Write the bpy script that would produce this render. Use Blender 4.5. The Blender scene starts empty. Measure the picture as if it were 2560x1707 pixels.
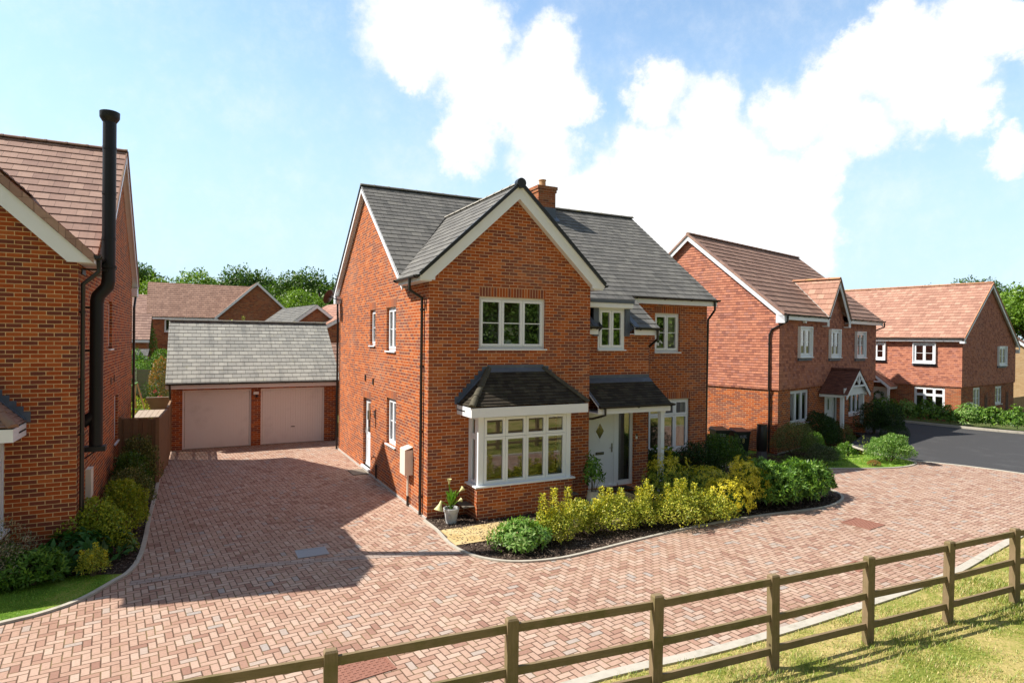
import bpy, math, random
import numpy as np
from mathutils import Vector, Matrix

random.seed(7)
rng = np.random.default_rng(11)
scene = bpy.context.scene
COL = scene.collection
R = math.radians

# ---------------------------------------------------------------- camera, sky, sun, exposure
cd = bpy.data.cameras.new('camera')
cam = bpy.data.objects.new('camera', cd)
COL.objects.link(cam)
cam.location = (-4.688, -13.312, 4.103)
cd.sensor_width = 36.0
cd.lens = 36.0 * 1550.75 / 2560.0
cd.clip_end = 2000.0
cam.rotation_mode = 'XYZ'
cam.rotation_euler = (Matrix.Rotation(-R(27.051), 4, 'Z') @ Matrix.Rotation(R(90 - 0.25), 4, 'X') @ Matrix.Rotation(R(0.608), 4, 'Z')).to_euler()
scene.camera = cam

SUN_DIR = Vector((-0.80, 0.39, 1.0)).normalized()      # towards the sun
sun_el = math.asin(SUN_DIR.z)
sun_az = math.atan2(SUN_DIR.x, SUN_DIR.y)               # clockwise from +Y

scene.view_settings.view_transform = 'Standard'
scene.view_settings.look = 'None'
scene.view_settings.gamma = 1.0
scene.view_settings.exposure = 0.70

sl = bpy.data.lights.new('sun', 'SUN')
sl.energy = 5.0
sl.angle = R(0.53)
sl.color = (1.0, 0.93, 0.83)
so = bpy.data.objects.new('sun', sl)
COL.objects.link(so)
so.rotation_euler = SUN_DIR.to_track_quat('Z', 'Y').to_euler()
so.location = (-30, 20, 40)

CLOUDS = [(0.279, 0.852, 0.444, 0.093), (0.269, 0.878, 0.396, 0.044), (0.337, 0.829, 0.447, 0.069), (0.354, 0.852, 0.385, 0.071), (0.419, 0.824, 0.381, 0.071), (0.46, 0.792, 0.403, 0.058), (0.493, 0.795, 0.352, 0.052), (0.465, 0.824, 0.324, 0.053), (0.371, 0.875, 0.31, 0.056), (0.361, 0.884, 0.298, 0.033), (0.425, 0.834, 0.353, 0.059), (0.485, 0.832, 0.269, 0.061), (0.597, 0.721, 0.353, 0.051), (0.657, 0.677, 0.33, 0.063), (0.613, 0.74, 0.277, 0.072), (0.682, 0.684, 0.26, 0.09), (0.584, 0.786, 0.203, 0.081), (0.659, 0.732, 0.175, 0.1), (0.733, 0.648, 0.207, 0.083), (0.765, 0.628, 0.143, 0.07), (0.534, 0.819, 0.211, 0.055), (0.728, 0.675, 0.12, 0.092), (0.776, 0.601, 0.19, 0.056), (0.74, 0.589, 0.323, 0.06), (0.769, 0.538, 0.346, 0.058), (0.795, 0.485, 0.365, 0.061), (0.822, 0.442, 0.359, 0.059), (0.829, 0.466, 0.31, 0.055), (0.79, 0.539, 0.292, 0.053), (0.832, 0.409, 0.374, 0.047), (0.771, 0.493, 0.402, 0.039), (0.854, 0.434, 0.287, 0.038), (0.776, 0.581, 0.247, 0.049), (0.888, 0.393, 0.238, 0.032), (0.85, 0.382, 0.362, 0.036)]

world = bpy.data.worlds.new("World")
scene.world = world
world.use_nodes = True
wt = world.node_tree
wt.nodes.clear()


class NT:
    """small helper around a node tree"""
    def __init__(s, t):
        s.t = t

    def n(s, typ, **kw):
        nd = s.t.nodes.new(typ)
        for k, v in kw.items():
            if k.startswith('i_'):
                nd.inputs[k[2:].replace('_', ' ')].default_value = v
            else:
                setattr(nd, k, v)
        return nd

    def l(s, a, b):
        s.t.links.new(a, b)

    def inp(s, sock, v):
        if isinstance(v, bpy.types.NodeSocket):
            s.t.links.new(v, sock)
        else:
            sock.default_value = v

    def m(s, op, a, b=None, c=None, clamp=False):
        nd = s.t.nodes.new('ShaderNodeMath')
        nd.operation = op
        nd.use_clamp = clamp
        s.inp(nd.inputs[0], a)
        if b is not None:
            s.inp(nd.inputs[1], b)
        if c is not None:
            s.inp(nd.inputs[2], c)
        return nd.outputs[0]

    def vm(s, op, a, b=None):
        nd = s.t.nodes.new('ShaderNodeVectorMath')
        nd.operation = op
        s.inp(nd.inputs[0], a)
        if b is not None:
            s.inp(nd.inputs[1], b)
        return nd

    def mix(s, f, a, b, blend='MIX'):
        nd = s.t.nodes.new('ShaderNodeMix')
        nd.data_type = 'RGBA'
        nd.blend_type = blend
        nd.clamp_factor = True
        s.inp(nd.inputs[0], f)
        s.inp(nd.inputs[6], a)
        s.inp(nd.inputs[7], b)
        return nd.outputs[2]

    def ramp(s, f, stops, interp='LINEAR'):
        nd = s.t.nodes.new('ShaderNodeValToRGB')
        nd.color_ramp.interpolation = interp
        el = nd.color_ramp.elements
        while len(el) < len(stops):
            el.new(0.5)
        for e, (p, c) in zip(el, stops):
            e.position = p
            e.color = (c[0], c[1], c[2], 1) if len(c) == 3 else c
        s.inp(nd.inputs[0], f)
        return nd.outputs[0]

    def noise(s, vec, scale, detail=3.0, rough=0.55, out=0, dims='3D'):
        nd = s.t.nodes.new('ShaderNodeTexNoise')
        nd.noise_dimensions = dims
        nd.inputs['Scale'].default_value = scale
        nd.inputs['Detail'].default_value = detail
        nd.inputs['Roughness'].default_value = rough
        if vec is not None:
            s.inp(nd.inputs['Vector'], vec)
        return nd.outputs[out]

    def smooth(s, v, a, b):
        nd = s.t.nodes.new('ShaderNodeMapRange')
        nd.interpolation_type = 'SMOOTHSTEP'
        s.inp(nd.inputs[0], v)
        nd.inputs[1].default_value = a
        nd.inputs[2].default_value = b
        return nd.outputs[0]


w = NT(wt)
out = w.n('ShaderNodeOutputWorld')
bg = w.n('ShaderNodeBackground')
sky = w.n('ShaderNodeTexSky')
sky.sky_type = 'NISHITA'
sky.sun_disc = False
sky.sun_elevation = sun_el
sky.sun_rotation = sun_az
sky.altitude = 60
sky.air_density = 1.0
sky.dust_density = 0.4
sky.ozone_density = 1.6
tc = w.n('ShaderNodeTexCoord')
D = w.vm('NORMALIZE', tc.outputs['Generated']).outputs[0]
# warped direction, so that the cloud blobs get ragged edges
nz = w.noise(D, 7.0, 10.0, 0.66, 1)
wv = w.vm('SUBTRACT', nz, (0.5, 0.5, 0.5)).outputs[0]
wsc = w.n('ShaderNodeVectorMath', operation='SCALE')
w.l(wv, wsc.inputs[0])
wsc.inputs['Scale'].default_value = 0.17
DW = w.vm('ADD', D, wsc.outputs[0]).outputs[0]
acc = None
for (x, y, z, r) in CLOUDS:
    dist = w.vm('DISTANCE', DW, (x, y, z)).outputs['Value']
    mr = w.n('ShaderNodeMapRange')
    mr.interpolation_type = 'SMOOTHERSTEP'
    w.l(dist, mr.inputs[0])
    mr.inputs[1].default_value = r * 1.55
    mr.inputs[2].default_value = r * 0.2
    acc = mr.outputs[0] if acc is None else w.m('SMOOTH_MAX', acc, mr.outputs[0], 0.25)
fine = w.noise(D, 16.0, 10.0, 0.68)
puff = w.m('ADD', acc, w.m('MULTIPLY', w.m('SUBTRACT', fine, 0.5), 0.75))
mask = w.smooth(puff, 0.08, 0.92)
# unseen clouds added out of the picture to whiten the ambient light
sep = w.n('ShaderNodeSeparateXYZ')
w.l(D, sep.inputs[0])
added_clouds = w.smooth(w.noise(D, 2.6, 8.0, 0.6), 0.36, 0.56)
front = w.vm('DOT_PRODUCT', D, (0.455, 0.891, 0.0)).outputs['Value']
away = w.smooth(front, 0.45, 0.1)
added_clouds = w.m('MULTIPLY', added_clouds, away)
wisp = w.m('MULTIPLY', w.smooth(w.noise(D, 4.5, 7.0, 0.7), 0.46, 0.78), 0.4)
mask = w.m('MAXIMUM', w.m('MAXIMUM', mask, added_clouds), wisp)
haze = w.m('MULTIPLY', w.smooth(sep.outputs[2], 0.55, 0.0), 0.88)
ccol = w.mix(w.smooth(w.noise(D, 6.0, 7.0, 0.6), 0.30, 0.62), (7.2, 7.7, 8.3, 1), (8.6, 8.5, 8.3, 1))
ccol = w.mix(away, ccol, (2.1, 2.1, 2.15, 1))  # added unseen clouds dimmed to grey to keep the ambient light low
bright = w.mix(1.0, sky.outputs[0], (2.05, 2.10, 1.95, 1), 'MULTIPLY')
bright = w.mix(w.m('MULTIPLY', haze, w.m('SUBTRACT', 1.0, w.m('MULTIPLY', away, 0.6))), bright, (4.5, 6.0, 7.5, 1))
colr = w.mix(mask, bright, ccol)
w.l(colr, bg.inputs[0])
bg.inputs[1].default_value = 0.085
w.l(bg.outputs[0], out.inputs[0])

# ---------------------------------------------------------------- materials


def newmat(name):
    m = bpy.data.materials.new(name)
    m.use_nodes = True
    m.node_tree.nodes.clear()
    t = NT(m.node_tree)
    o = t.n('ShaderNodeOutputMaterial')
    p = t.n('ShaderNodeBsdfPrincipled')
    t.l(p.outputs[0], o.inputs[0])
    return m, t, p, o


def uvnode(t):
    return t.n('ShaderNodeTexCoord').outputs['UV']


def bump(t, p, h, strength=0.5, dist=0.01):
    b = t.n('ShaderNodeBump')
    b.inputs['Strength'].default_value = strength
    b.inputs['Distance'].default_value = dist
    t.inp(b.inputs['Height'], h)
    t.l(b.outputs[0], p.inputs['Normal'])


def mat_brick(name, stops, mortar, bw=0.225, rh=0.075, ms=0.0055, off=0.5, dist=0.006, weather=0.12, rough=0.9, seed=0.0):
    m, t, p, o = newmat(name)
    uv = uvnode(t)
    if seed:
        uv = t.vm('ADD', uv, (bw * round(seed * 7), rh * 2 * round(seed * 11), 0)).outputs[0]
    # slight unevenness of the joints
    wob = t.vm('SUBTRACT', t.noise(uv, 14.0, 2.0, 0.5, 1), (0.5, 0.5, 0.5)).outputs[0]
    sc = t.n('ShaderNodeVectorMath', operation='SCALE')
    t.l(wob, sc.inputs[0])
    sc.inputs['Scale'].default_value = 0.004
    v = t.vm('ADD', uv, sc.outputs[0]).outputs[0]
    b = t.n('ShaderNodeTexBrick')
    b.offset = off
    b.inputs['Color1'].default_value = (0, 0, 0, 1)
    b.inputs['Color2'].default_value = (1, 1, 1, 1)
    b.inputs['Mortar'].default_value = (0.5, 0.5, 0.5, 1)
    b.inputs['Scale'].default_value = 1.0
    b.inputs['Mortar Size'].default_value = ms
    b.inputs['Mortar Smooth'].default_value = 0.15
    b.inputs['Bias'].default_value = 0.0
    b.inputs['Brick Width'].default_value = bw
    b.inputs['Row Height'].default_value = rh
    t.l(v, b.inputs['Vector'])
    c = t.ramp(b.outputs['Color'], stops)
    n1 = t.noise(uv, 38.0, 4.0, 0.65)
    c = t.mix(t.m('MULTIPLY', t.smooth(n1, 0.35, 0.75), 0.35), c, t.mix(1.0, c, (0.45, 0.42, 0.42, 1), 'MULTIPLY'))
    n2 = t.noise(uv, 0.55, 5.0, 0.6)
    c = t.mix(t.m('MULTIPLY', t.smooth(n2, 0.48, 0.7), weather), c, (0.42, 0.34, 0.28, 1))
    n4 = t.noise(uv, 0.9, 4.0, 0.6)
    c = t.mix(t.m('MULTIPLY', t.smooth(n4, 0.5, 0.72), 0.16), c, t.mix(1.0, c, (0.6, 0.55, 0.55, 1), 'MULTIPLY'))
    n3 = t.noise(uv, 6.0, 3.0, 0.5)
    mc = t.mix(t.smooth(n3, 0.3, 0.7), mortar, tuple(0.78 * q for q in mortar[:3]) + (1,))
    c = t.mix(b.outputs['Fac'], c, mc)
    t.l(c, p.inputs['Base Color'])
    p.inputs['Roughness'].default_value = rough
    p.inputs['Specular IOR Level'].default_value = 0.12
    h = t.m('SUBTRACT', t.m('MULTIPLY', n1, 0.35), b.outputs['Fac'])
    bump(t, p, h, 0.55, dist)
    return m


def lin(r, g, b):
    f = lambda c: (c / 255 / 12.92) if c / 255 <= 0.04045 else ((c / 255 + 0.055) / 1.055) ** 2.4
    return (f(r), f(g), f(b), 1)


BR = [(0.0, (0.21, 0.070, 0.048)), (0.34, (0.27, 0.080, 0.044)), (0.46, (0.36, 0.086, 0.026)), (0.7, (0.42, 0.100, 0.028)),
      (0.9, (0.47, 0.125, 0.034)), (0.97, (0.52, 0.17, 0.06)), (1.0, (0.30, 0.09, 0.045))]
BRM = (0.74, 0.49, 0.30, 1)
M = {}
M['brick'] = mat_brick('red_brick', BR, BRM)
M['soldier'] = mat_brick('soldier_brick', BR, BRM, bw=0.075, rh=0.225, off=0.0)
BR2 = [(0.0, (0.16, 0.05, 0.034)), (0.4, (0.22, 0.06, 0.034)), (0.5, (0.32, 0.07, 0.022)), (0.85, (0.40, 0.09, 0.025)), (1.0, (0.46, 0.13, 0.038))]
M['brick_left'] = mat_brick('red_brick_neighbour', BR2, (0.72, 0.48, 0.25, 1), ms=0.0062, seed=1.3)
BR3 = [(0.0, (0.17, 0.06, 0.035)), (0.3, (0.30, 0.085, 0.04)), (0.8, (0.42, 0.14, 0.055)), (1.0, (0.27, 0.13, 0.07))]
M['brick_far'] = mat_brick('red_brick_far', BR3, (0.42, 0.30, 0.2, 1), seed=2.1)
M['brick_buff'] = mat_brick('buff_brick', [(0, (0.42, 0.27, 0.14)), (0.5, (0.52, 0.36, 0.2)), (1, (0.46, 0.28, 0.15))], (0.55, 0.45, 0.3, 1), seed=3.1)
TH = [(0.0, (0.30, 0.125, 0.095)), (0.3, (0.46, 0.185, 0.12)), (0.7, (0.57, 0.245, 0.155)), (1.0, (0.42, 0.19, 0.15))]
M['tilehung'] = mat_brick('hung_clay_tile', TH, (0.10, 0.035, 0.025, 1), bw=0.165, rh=0.1, ms=0.0022, dist=0.004, weather=0.1)


def mat_tiles(name, stops, joint, bw, rh, ms=0.002, stain=None, stain_f=0.3, rough=0.75, lich=None, off=0.5, streak=0.35):
    m, t, p, o = newmat(name)
    uv = uvnode(t)
    b = t.n('ShaderNodeTexBrick')
    b.offset = off
    b.inputs['Color1'].default_value = (0, 0, 0, 1)
    b.inputs['Color2'].default_value = (1, 1, 1, 1)
    b.inputs['Mortar'].default_value = (0.5, 0.5, 0.5, 1)
    b.inputs['Scale'].default_value = 1.0
    b.inputs['Mortar Size'].default_value = ms
    b.inputs['Mortar Smooth'].default_value = 0.2
    b.inputs['Brick Width'].default_value = bw
    b.inputs['Row Height'].default_value = rh
    t.l(uv, b.inputs['Vector'])
    c = t.ramp(b.outputs['Color'], stops)
    n1 = t.noise(uv, 9.0, 6.0, 0.7)
    c = t.mix(t.m('MULTIPLY', t.smooth(n1, 0.35, 0.7), 0.35), c, t.mix(1.0, c, (0.6, 0.6, 0.62, 1), 'MULTIPLY'))
    # water streaks that run down the slope
    mp = t.n('ShaderNodeMapping')
    mp.inputs['Scale'].default_value = (1.6, 0.16, 1)
    t.l(uv, mp.inputs['Vector'])
    n2 = t.noise(mp.outputs[0], 2.2, 6.0, 0.62)
    c = t.mix(t.m('MULTIPLY', t.smooth(n2, 0.5, 0.66), streak), c, t.mix(1.0, c, (0.42, 0.43, 0.46, 1), 'MULTIPLY'))
    if lich:
        n3 = t.noise(uv, 3.5, 7.0, 0.75)
        c = t.mix(t.m('MULTIPLY', t.smooth(n3, 0.57, 0.72), stain_f), c, lich)
    c = t.mix(b.outputs['Fac'], c, joint)
    t.l(c, p.inputs['Base Color'])
    p.inputs['Roughness'].default_value = rough
    p.inputs['Specular IOR Level'].default_value = 0.15
    h = t.m('SUBTRACT', t.m('MULTIPLY', n1, 0.5), b.outputs['Fac'])
    bump(t, p, h, 0.5, 0.004)
    return m


M['slate'] = mat_tiles('grey_slate', [(0, (0.135, 0.133, 0.125)), (0.5, (0.165, 0.160, 0.150)), (1, (0.20, 0.195, 0.178))], (0.035, 0.034, 0.034, 1), 0.30, 0.235, ms=0.0042,
                       lich=(0.30, 0.28, 0.22, 1), stain_f=0.35, rough=0.85)
M['slate_garage'] = mat_tiles('pale_slate', [(0, (0.28, 0.28, 0.255)), (0.5, (0.34, 0.335, 0.30)), (1, (0.40, 0.395, 0.35))], (0.06, 0.058, 0.055, 1), 0.30, 0.235,
                              ms=0.0055, lich=(0.42, 0.40, 0.22, 1), stain_f=0.55, rough=0.7)
M['slate_dark'] = mat_tiles('mossy_dark_tile', [(0, (0.034, 0.028, 0.022)), (0.5, (0.055, 0.046, 0.034)), (1, (0.08, 0.068, 0.048))], (0.012, 0.012, 0.012, 1), 0.165, 0.1,
                            lich=(0.085, 0.095, 0.03, 1), stain_f=0.6, rough=0.8)
M['tile_left'] = mat_tiles('pinkish_concrete_tile', [(0, (0.30, 0.185, 0.15)), (0.5, (0.37, 0.235, 0.185)), (1, (0.43, 0.28, 0.22))], (0.09, 0.05, 0.04, 1), 0.30, 0.32, ms=0.003,
                           lich=(0.45, 0.33, 0.26, 1), streak=0.15)
M['tile_brown'] = mat_tiles('brown_concrete_tile', [(0, (0.26, 0.155, 0.115)), (0.5, (0.32, 0.195, 0.145)), (1, (0.37, 0.23, 0.17))], (0.06, 0.035, 0.027, 1), 0.30, 0.32, ms=0.006,
                            lich=(0.33, 0.22, 0.16, 1), streak=0.25)
M['tile_red'] = mat_tiles('red_plain_tile', [(0, (0.32, 0.17, 0.125)), (0.5, (0.40, 0.22, 0.16)), (1, (0.47, 0.28, 0.205))], (0.12, 0.055, 0.04, 1), 0.28, 0.28, ms=0.004,
                          lich=(0.45, 0.32, 0.2, 1), streak=0.2)
M['tile_porch'] = mat_tiles('dark_red_porch_tile', [(0, (0.13, 0.055, 0.045)), (1, (0.2, 0.085, 0.06))], (0.04, 0.02, 0.02, 1), 0.165, 0.1, streak=0.1)


def mat_plain(name, col, rough=0.5, spec=0.5, nscale=0, namp=0.15, metal=0.0, bumps=0.0, dirt=None, dscale=2.0):
    m, t, p, o = newmat(name)
    tcn = t.n('ShaderNodeTexCoord')
    vec = tcn.outputs['Object']
    c = tuple(col[:3]) + (1,)
    if nscale:
        n1 = t.noise(vec, nscale, 5.0, 0.6)
        dk = tuple(q * (1 - namp) for q in col[:3]) + (1,)
        lt = tuple(min(1, q * (1 + namp)) for q in col[:3]) + (1,)
        c = t.mix(n1, dk, lt)
        if bumps:
            bump(t, p, n1, 0.4, bumps)
    if dirt:
        n2 = t.noise(vec, dscale, 6.0, 0.7)
        c = t.mix(t.m('MULTIPLY', t.smooth(n2, 0.5, 0.75), dirt[1]), c, tuple(dirt[0]) + (1,))
    t.inp(p.inputs['Base Color'], c)
    p.inputs['Roughness'].default_value = rough
    p.inputs['Specular IOR Level'].default_value = spec
    p.inputs['Metallic'].default_value = metal
    return m


M['white'] = mat_plain('white_upvc', (0.80, 0.83, 0.87), 0.28, 0.5, 3.0, 0.03)
M['whitewood'] = mat_plain('white_painted_board', (0.79, 0.815, 0.85), 0.45, 0.4, 2.0, 0.04, dirt=((0.45, 0.43, 0.34), 0.10), dscale=3.0)
M['black'] = mat_plain('black_plastic', (0.018, 0.017, 0.017), 0.32, 0.5, 8.0, 0.1)
M['flue'] = mat_plain('black_enamel', (0.013, 0.013, 0.015), 0.45, 0.3, 4.0, 0.15)
M['lead'] = mat_plain('lead_flashing', (0.085, 0.105, 0.14), 0.55, 0.5, 5.0, 0.3, dirt=((0.16, 0.2, 0.27), 0.6), dscale=4.0)
M['mortar'] = mat_plain('cement', (0.42, 0.40, 0.37), 0.9, 0.2, 8.0, 0.15)
M['ridge_grey'] = mat_plain('grey_ridge_tile', (0.17, 0.16, 0.14), 0.85, 0.2, 6.0, 0.35, dirt=((0.34, 0.30, 0.10), 0.5), dscale=2.5)
M['ridge_pale'] = mat_plain('pale_ridge_tile', (0.36, 0.34, 0.30), 0.85, 0.2, 6.0, 0.2)
M['ridge_dark'] = mat_plain('dark_hip_tile', (0.075, 0.068, 0.05), 0.85, 0.2, 8.0, 0.4, dirt=((0.20, 0.19, 0.13), 0.6), dscale=3.0)
M['ridge_brown'] = mat_plain('brown_ridge_tile', (0.27, 0.16, 0.12), 0.85, 0.2, 6.0, 0.25, dirt=((0.30, 0.25, 0.12), 0.5), dscale=2.0)
M['ridge_red'] = mat_plain('red_ridge_tile', (0.40, 0.20, 0.12), 0.85, 0.2, 6.0, 0.25, dirt=((0.45, 0.36, 0.12), 0.7), dscale=2.0)
M['terracotta'] = mat_plain('buff_terracotta', (0.48, 0.30, 0.16), 0.8, 0.2, 6.0, 0.15)
M['steel'] = mat_plain('brushed_steel', (0.45, 0.42, 0.38), 0.3, 0.5, metal=1.0)
M['meter'] = mat_plain('cream_plastic', (0.74, 0.71, 0.62), 0.4, 0.4, 3.0, 0.04)
M['doorwhite'] = mat_plain('white_composite_door', (0.80, 0.83, 0.85), 0.4, 0.4, 30.0, 0.02, bumps=0.001)
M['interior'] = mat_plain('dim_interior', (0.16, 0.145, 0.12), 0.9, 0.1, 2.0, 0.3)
M['curtain'] = mat_plain('pale_curtain', (0.55, 0.53, 0.48), 0.9, 0.1, 12.0, 0.12)
M['kerb'] = mat_plain('pale_concrete_edging', (0.43, 0.40, 0.34), 0.9, 0.2, 9.0, 0.22, bumps=0.003, dirt=((0.2, 0.19, 0.13), 0.5), dscale=5.0)
M['potgrey'] = mat_plain('pale_grey_glazed_pot', (0.50, 0.52, 0.53), 0.35, 0.5, 5.0, 0.06)
M['potwhite'] = mat_plain('cream_pot', (0.62, 0.58, 0.48), 0.4, 0.5, 5.0, 0.06)
M['soil'] = mat_plain('potting_soil', (0.035, 0.024, 0.017), 0.95, 0.1, 40.0, 0.4)
M['bin'] = mat_plain('dark_green_plastic', (0.018, 0.032, 0.022), 0.42, 0.5, 4.0, 0.2)
M['binlid'] = mat_plain('grey_green_lid', (0.05, 0.06, 0.045), 0.45, 0.5, 4.0, 0.2)
M['binlid2'] = mat_plain('maroon_lid', (0.075, 0.045, 0.045), 0.45, 0.5, 4.0, 0.2)
M['yellow'] = mat_plain('pale_yellow_vinyl', (0.72, 0.68, 0.22), 0.5)
M['greymark'] = mat_plain('grey_print', (0.42, 0.47, 0.50), 0.6)
M['bark'] = mat_plain('tree_bark', (0.10, 0.075, 0.05), 0.95, 0.1, 12.0, 0.35, bumps=0.02)
M['stem'] = mat_plain('woody_stem', (0.11, 0.085, 0.05), 0.9, 0.1, 20.0, 0.3)
M['asphalt'] = mat_plain('dark_asphalt', (0.052, 0.052, 0.054), 0.9, 0.25, 60.0, 0.35, bumps=0.004, dirt=((0.10, 0.10, 0.10), 0.6), dscale=0.6)
M['timberpale'] = mat_plain('weathered_deck_board', (0.36, 0.31, 0.25), 0.85, 0.2, 7.0, 0.2)
M['obelisk'] = mat_plain('pale_garden_cane', (0.48, 0.40, 0.25), 0.7)
M['greenmetal'] = mat_plain('bright_green_coated_frame', (0.16, 0.42, 0.10), 0.5)
M['iron'] = mat_plain('rusty_cast_iron', (0.26, 0.12, 0.085), 0.8, 0.3, 30.0, 0.25, bumps=0.002)
M['galv'] = mat_plain('galvanised_grating', (0.30, 0.31, 0.32), 0.5, 0.5, 12.0, 0.15, metal=0.3)
M['darkslot'] = mat_plain('dark_gap', (0.01, 0.01, 0.01), 0.9, 0.1)
M['dish'] = mat_plain('dark_brown_dish', (0.07, 0.045, 0.04), 0.5)
M['lampglass'] = mat_plain('lamp_glass', (0.62, 0.62, 0.58), 0.15)
M['garage'] = mat_plain('garage_door_paint', (0.86, 0.84, 0.84), 0.42, 0.4, 1.2, 0.05, dirt=((0.5, 0.46, 0.46), 0.3), dscale=1.2)
M['petal_white'] = mat_plain('white_petals', (0.78, 0.76, 0.68), 0.6)
M['petal_pink'] = mat_plain('pink_petals', (0.70, 0.22, 0.20), 0.6, 0.3, 20.0, 0.25)
M['calla'] = mat_plain('calla_petals', (0.62, 0.60, 0.28), 0.5, 0.3, 14.0, 0.25)
M['doorgreen'] = mat_plain('wreath_leaves', (0.05, 0.11, 0.035), 0.7, 0.2, 30.0, 0.4)


def mat_glass():
    m, t, p, o = newmat('window_glass')
    t.t.nodes.remove(p)
    tr = t.n('ShaderNodeBsdfTransparent')
    tr.inputs[0].default_value = (0.78, 0.82, 0.78, 1)
    gl = t.n('ShaderNodeBsdfGlossy')
    gl.inputs['Roughness'].default_value = 0.0
    gl.inputs['Color'].default_value = (1, 1, 1, 1)
    fr = t.n('ShaderNodeFresnel')
    fr.inputs['IOR'].default_value = 1.5
    f = t.m('ADD', t.m('MULTIPLY', fr.outputs[0], 1.6), 0.10, clamp=True)
    mx = t.n('ShaderNodeMixShader')
    t.l(f, mx.inputs[0])
    t.l(tr.outputs[0], mx.inputs[1])
    t.l(gl.outputs[0], mx.inputs[2])
    t.l(mx.outputs[0], o.inputs[0])
    return m


M['glass'] = mat_glass()


def mat_wood(name, c1, c2, green, gf=0.5, sc=1.0, rough=0.85):
    m, t, p, o = newmat(name)
    uv = uvnode(t)
    mp = t.n('ShaderNodeMapping')
    mp.inputs['Scale'].default_value = (1.2 * sc, 16 * sc, 1)
    t.l(uv, mp.inputs['Vector'])
    n1 = t.noise(mp.outputs[0], 3.0, 6.0, 0.65)
    c = t.mix(n1, c1, c2)
    n2 = t.noise(uv, 2.2, 5.0, 0.7)
    c = t.mix(t.m('MULTIPLY', t.smooth(n2, 0.42, 0.7), gf), c, green)
    v = t.n('ShaderNodeTexVoronoi')
    v.inputs['Scale'].default_value = 2.3
    t.l(uv, v.inputs['Vector'])
    kn = t.smooth(v.outputs['Distance'], 0.075, 0.03)
    c = t.mix(kn, c, (0.05, 0.03, 0.015, 1))
    t.l(c, p.inputs['Base Color'])
    p.inputs['Roughness'].default_value = rough
    p.inputs['Specular IOR Level'].default_value = 0.2
    bump(t, p, n1, 0.5, 0.004)
    return m


M['rail'] = mat_wood('green_stained_fence_timber', (0.13, 0.09, 0.05, 1), (0.30, 0.225, 0.135, 1), (0.12, 0.11, 0.035, 1), 0.65)
M['board'] = mat_wood('closeboard_timber', (0.20, 0.115, 0.06, 1), (0.33, 0.20, 0.115, 1), (0.16, 0.12, 0.08, 1), 0.4)
M['boardpale'] = mat_wood('pale_new_timber', (0.45, 0.28, 0.13, 1), (0.55, 0.37, 0.19, 1), (0.4, 0.3, 0.15, 1), 0.2)
M['boardgrey'] = mat_wood('grey_weathered_timber', (0.16, 0.13, 0.10, 1), (0.26, 0.22, 0.18, 1), (0.12, 0.10, 0.07, 1), 0.3)


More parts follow.
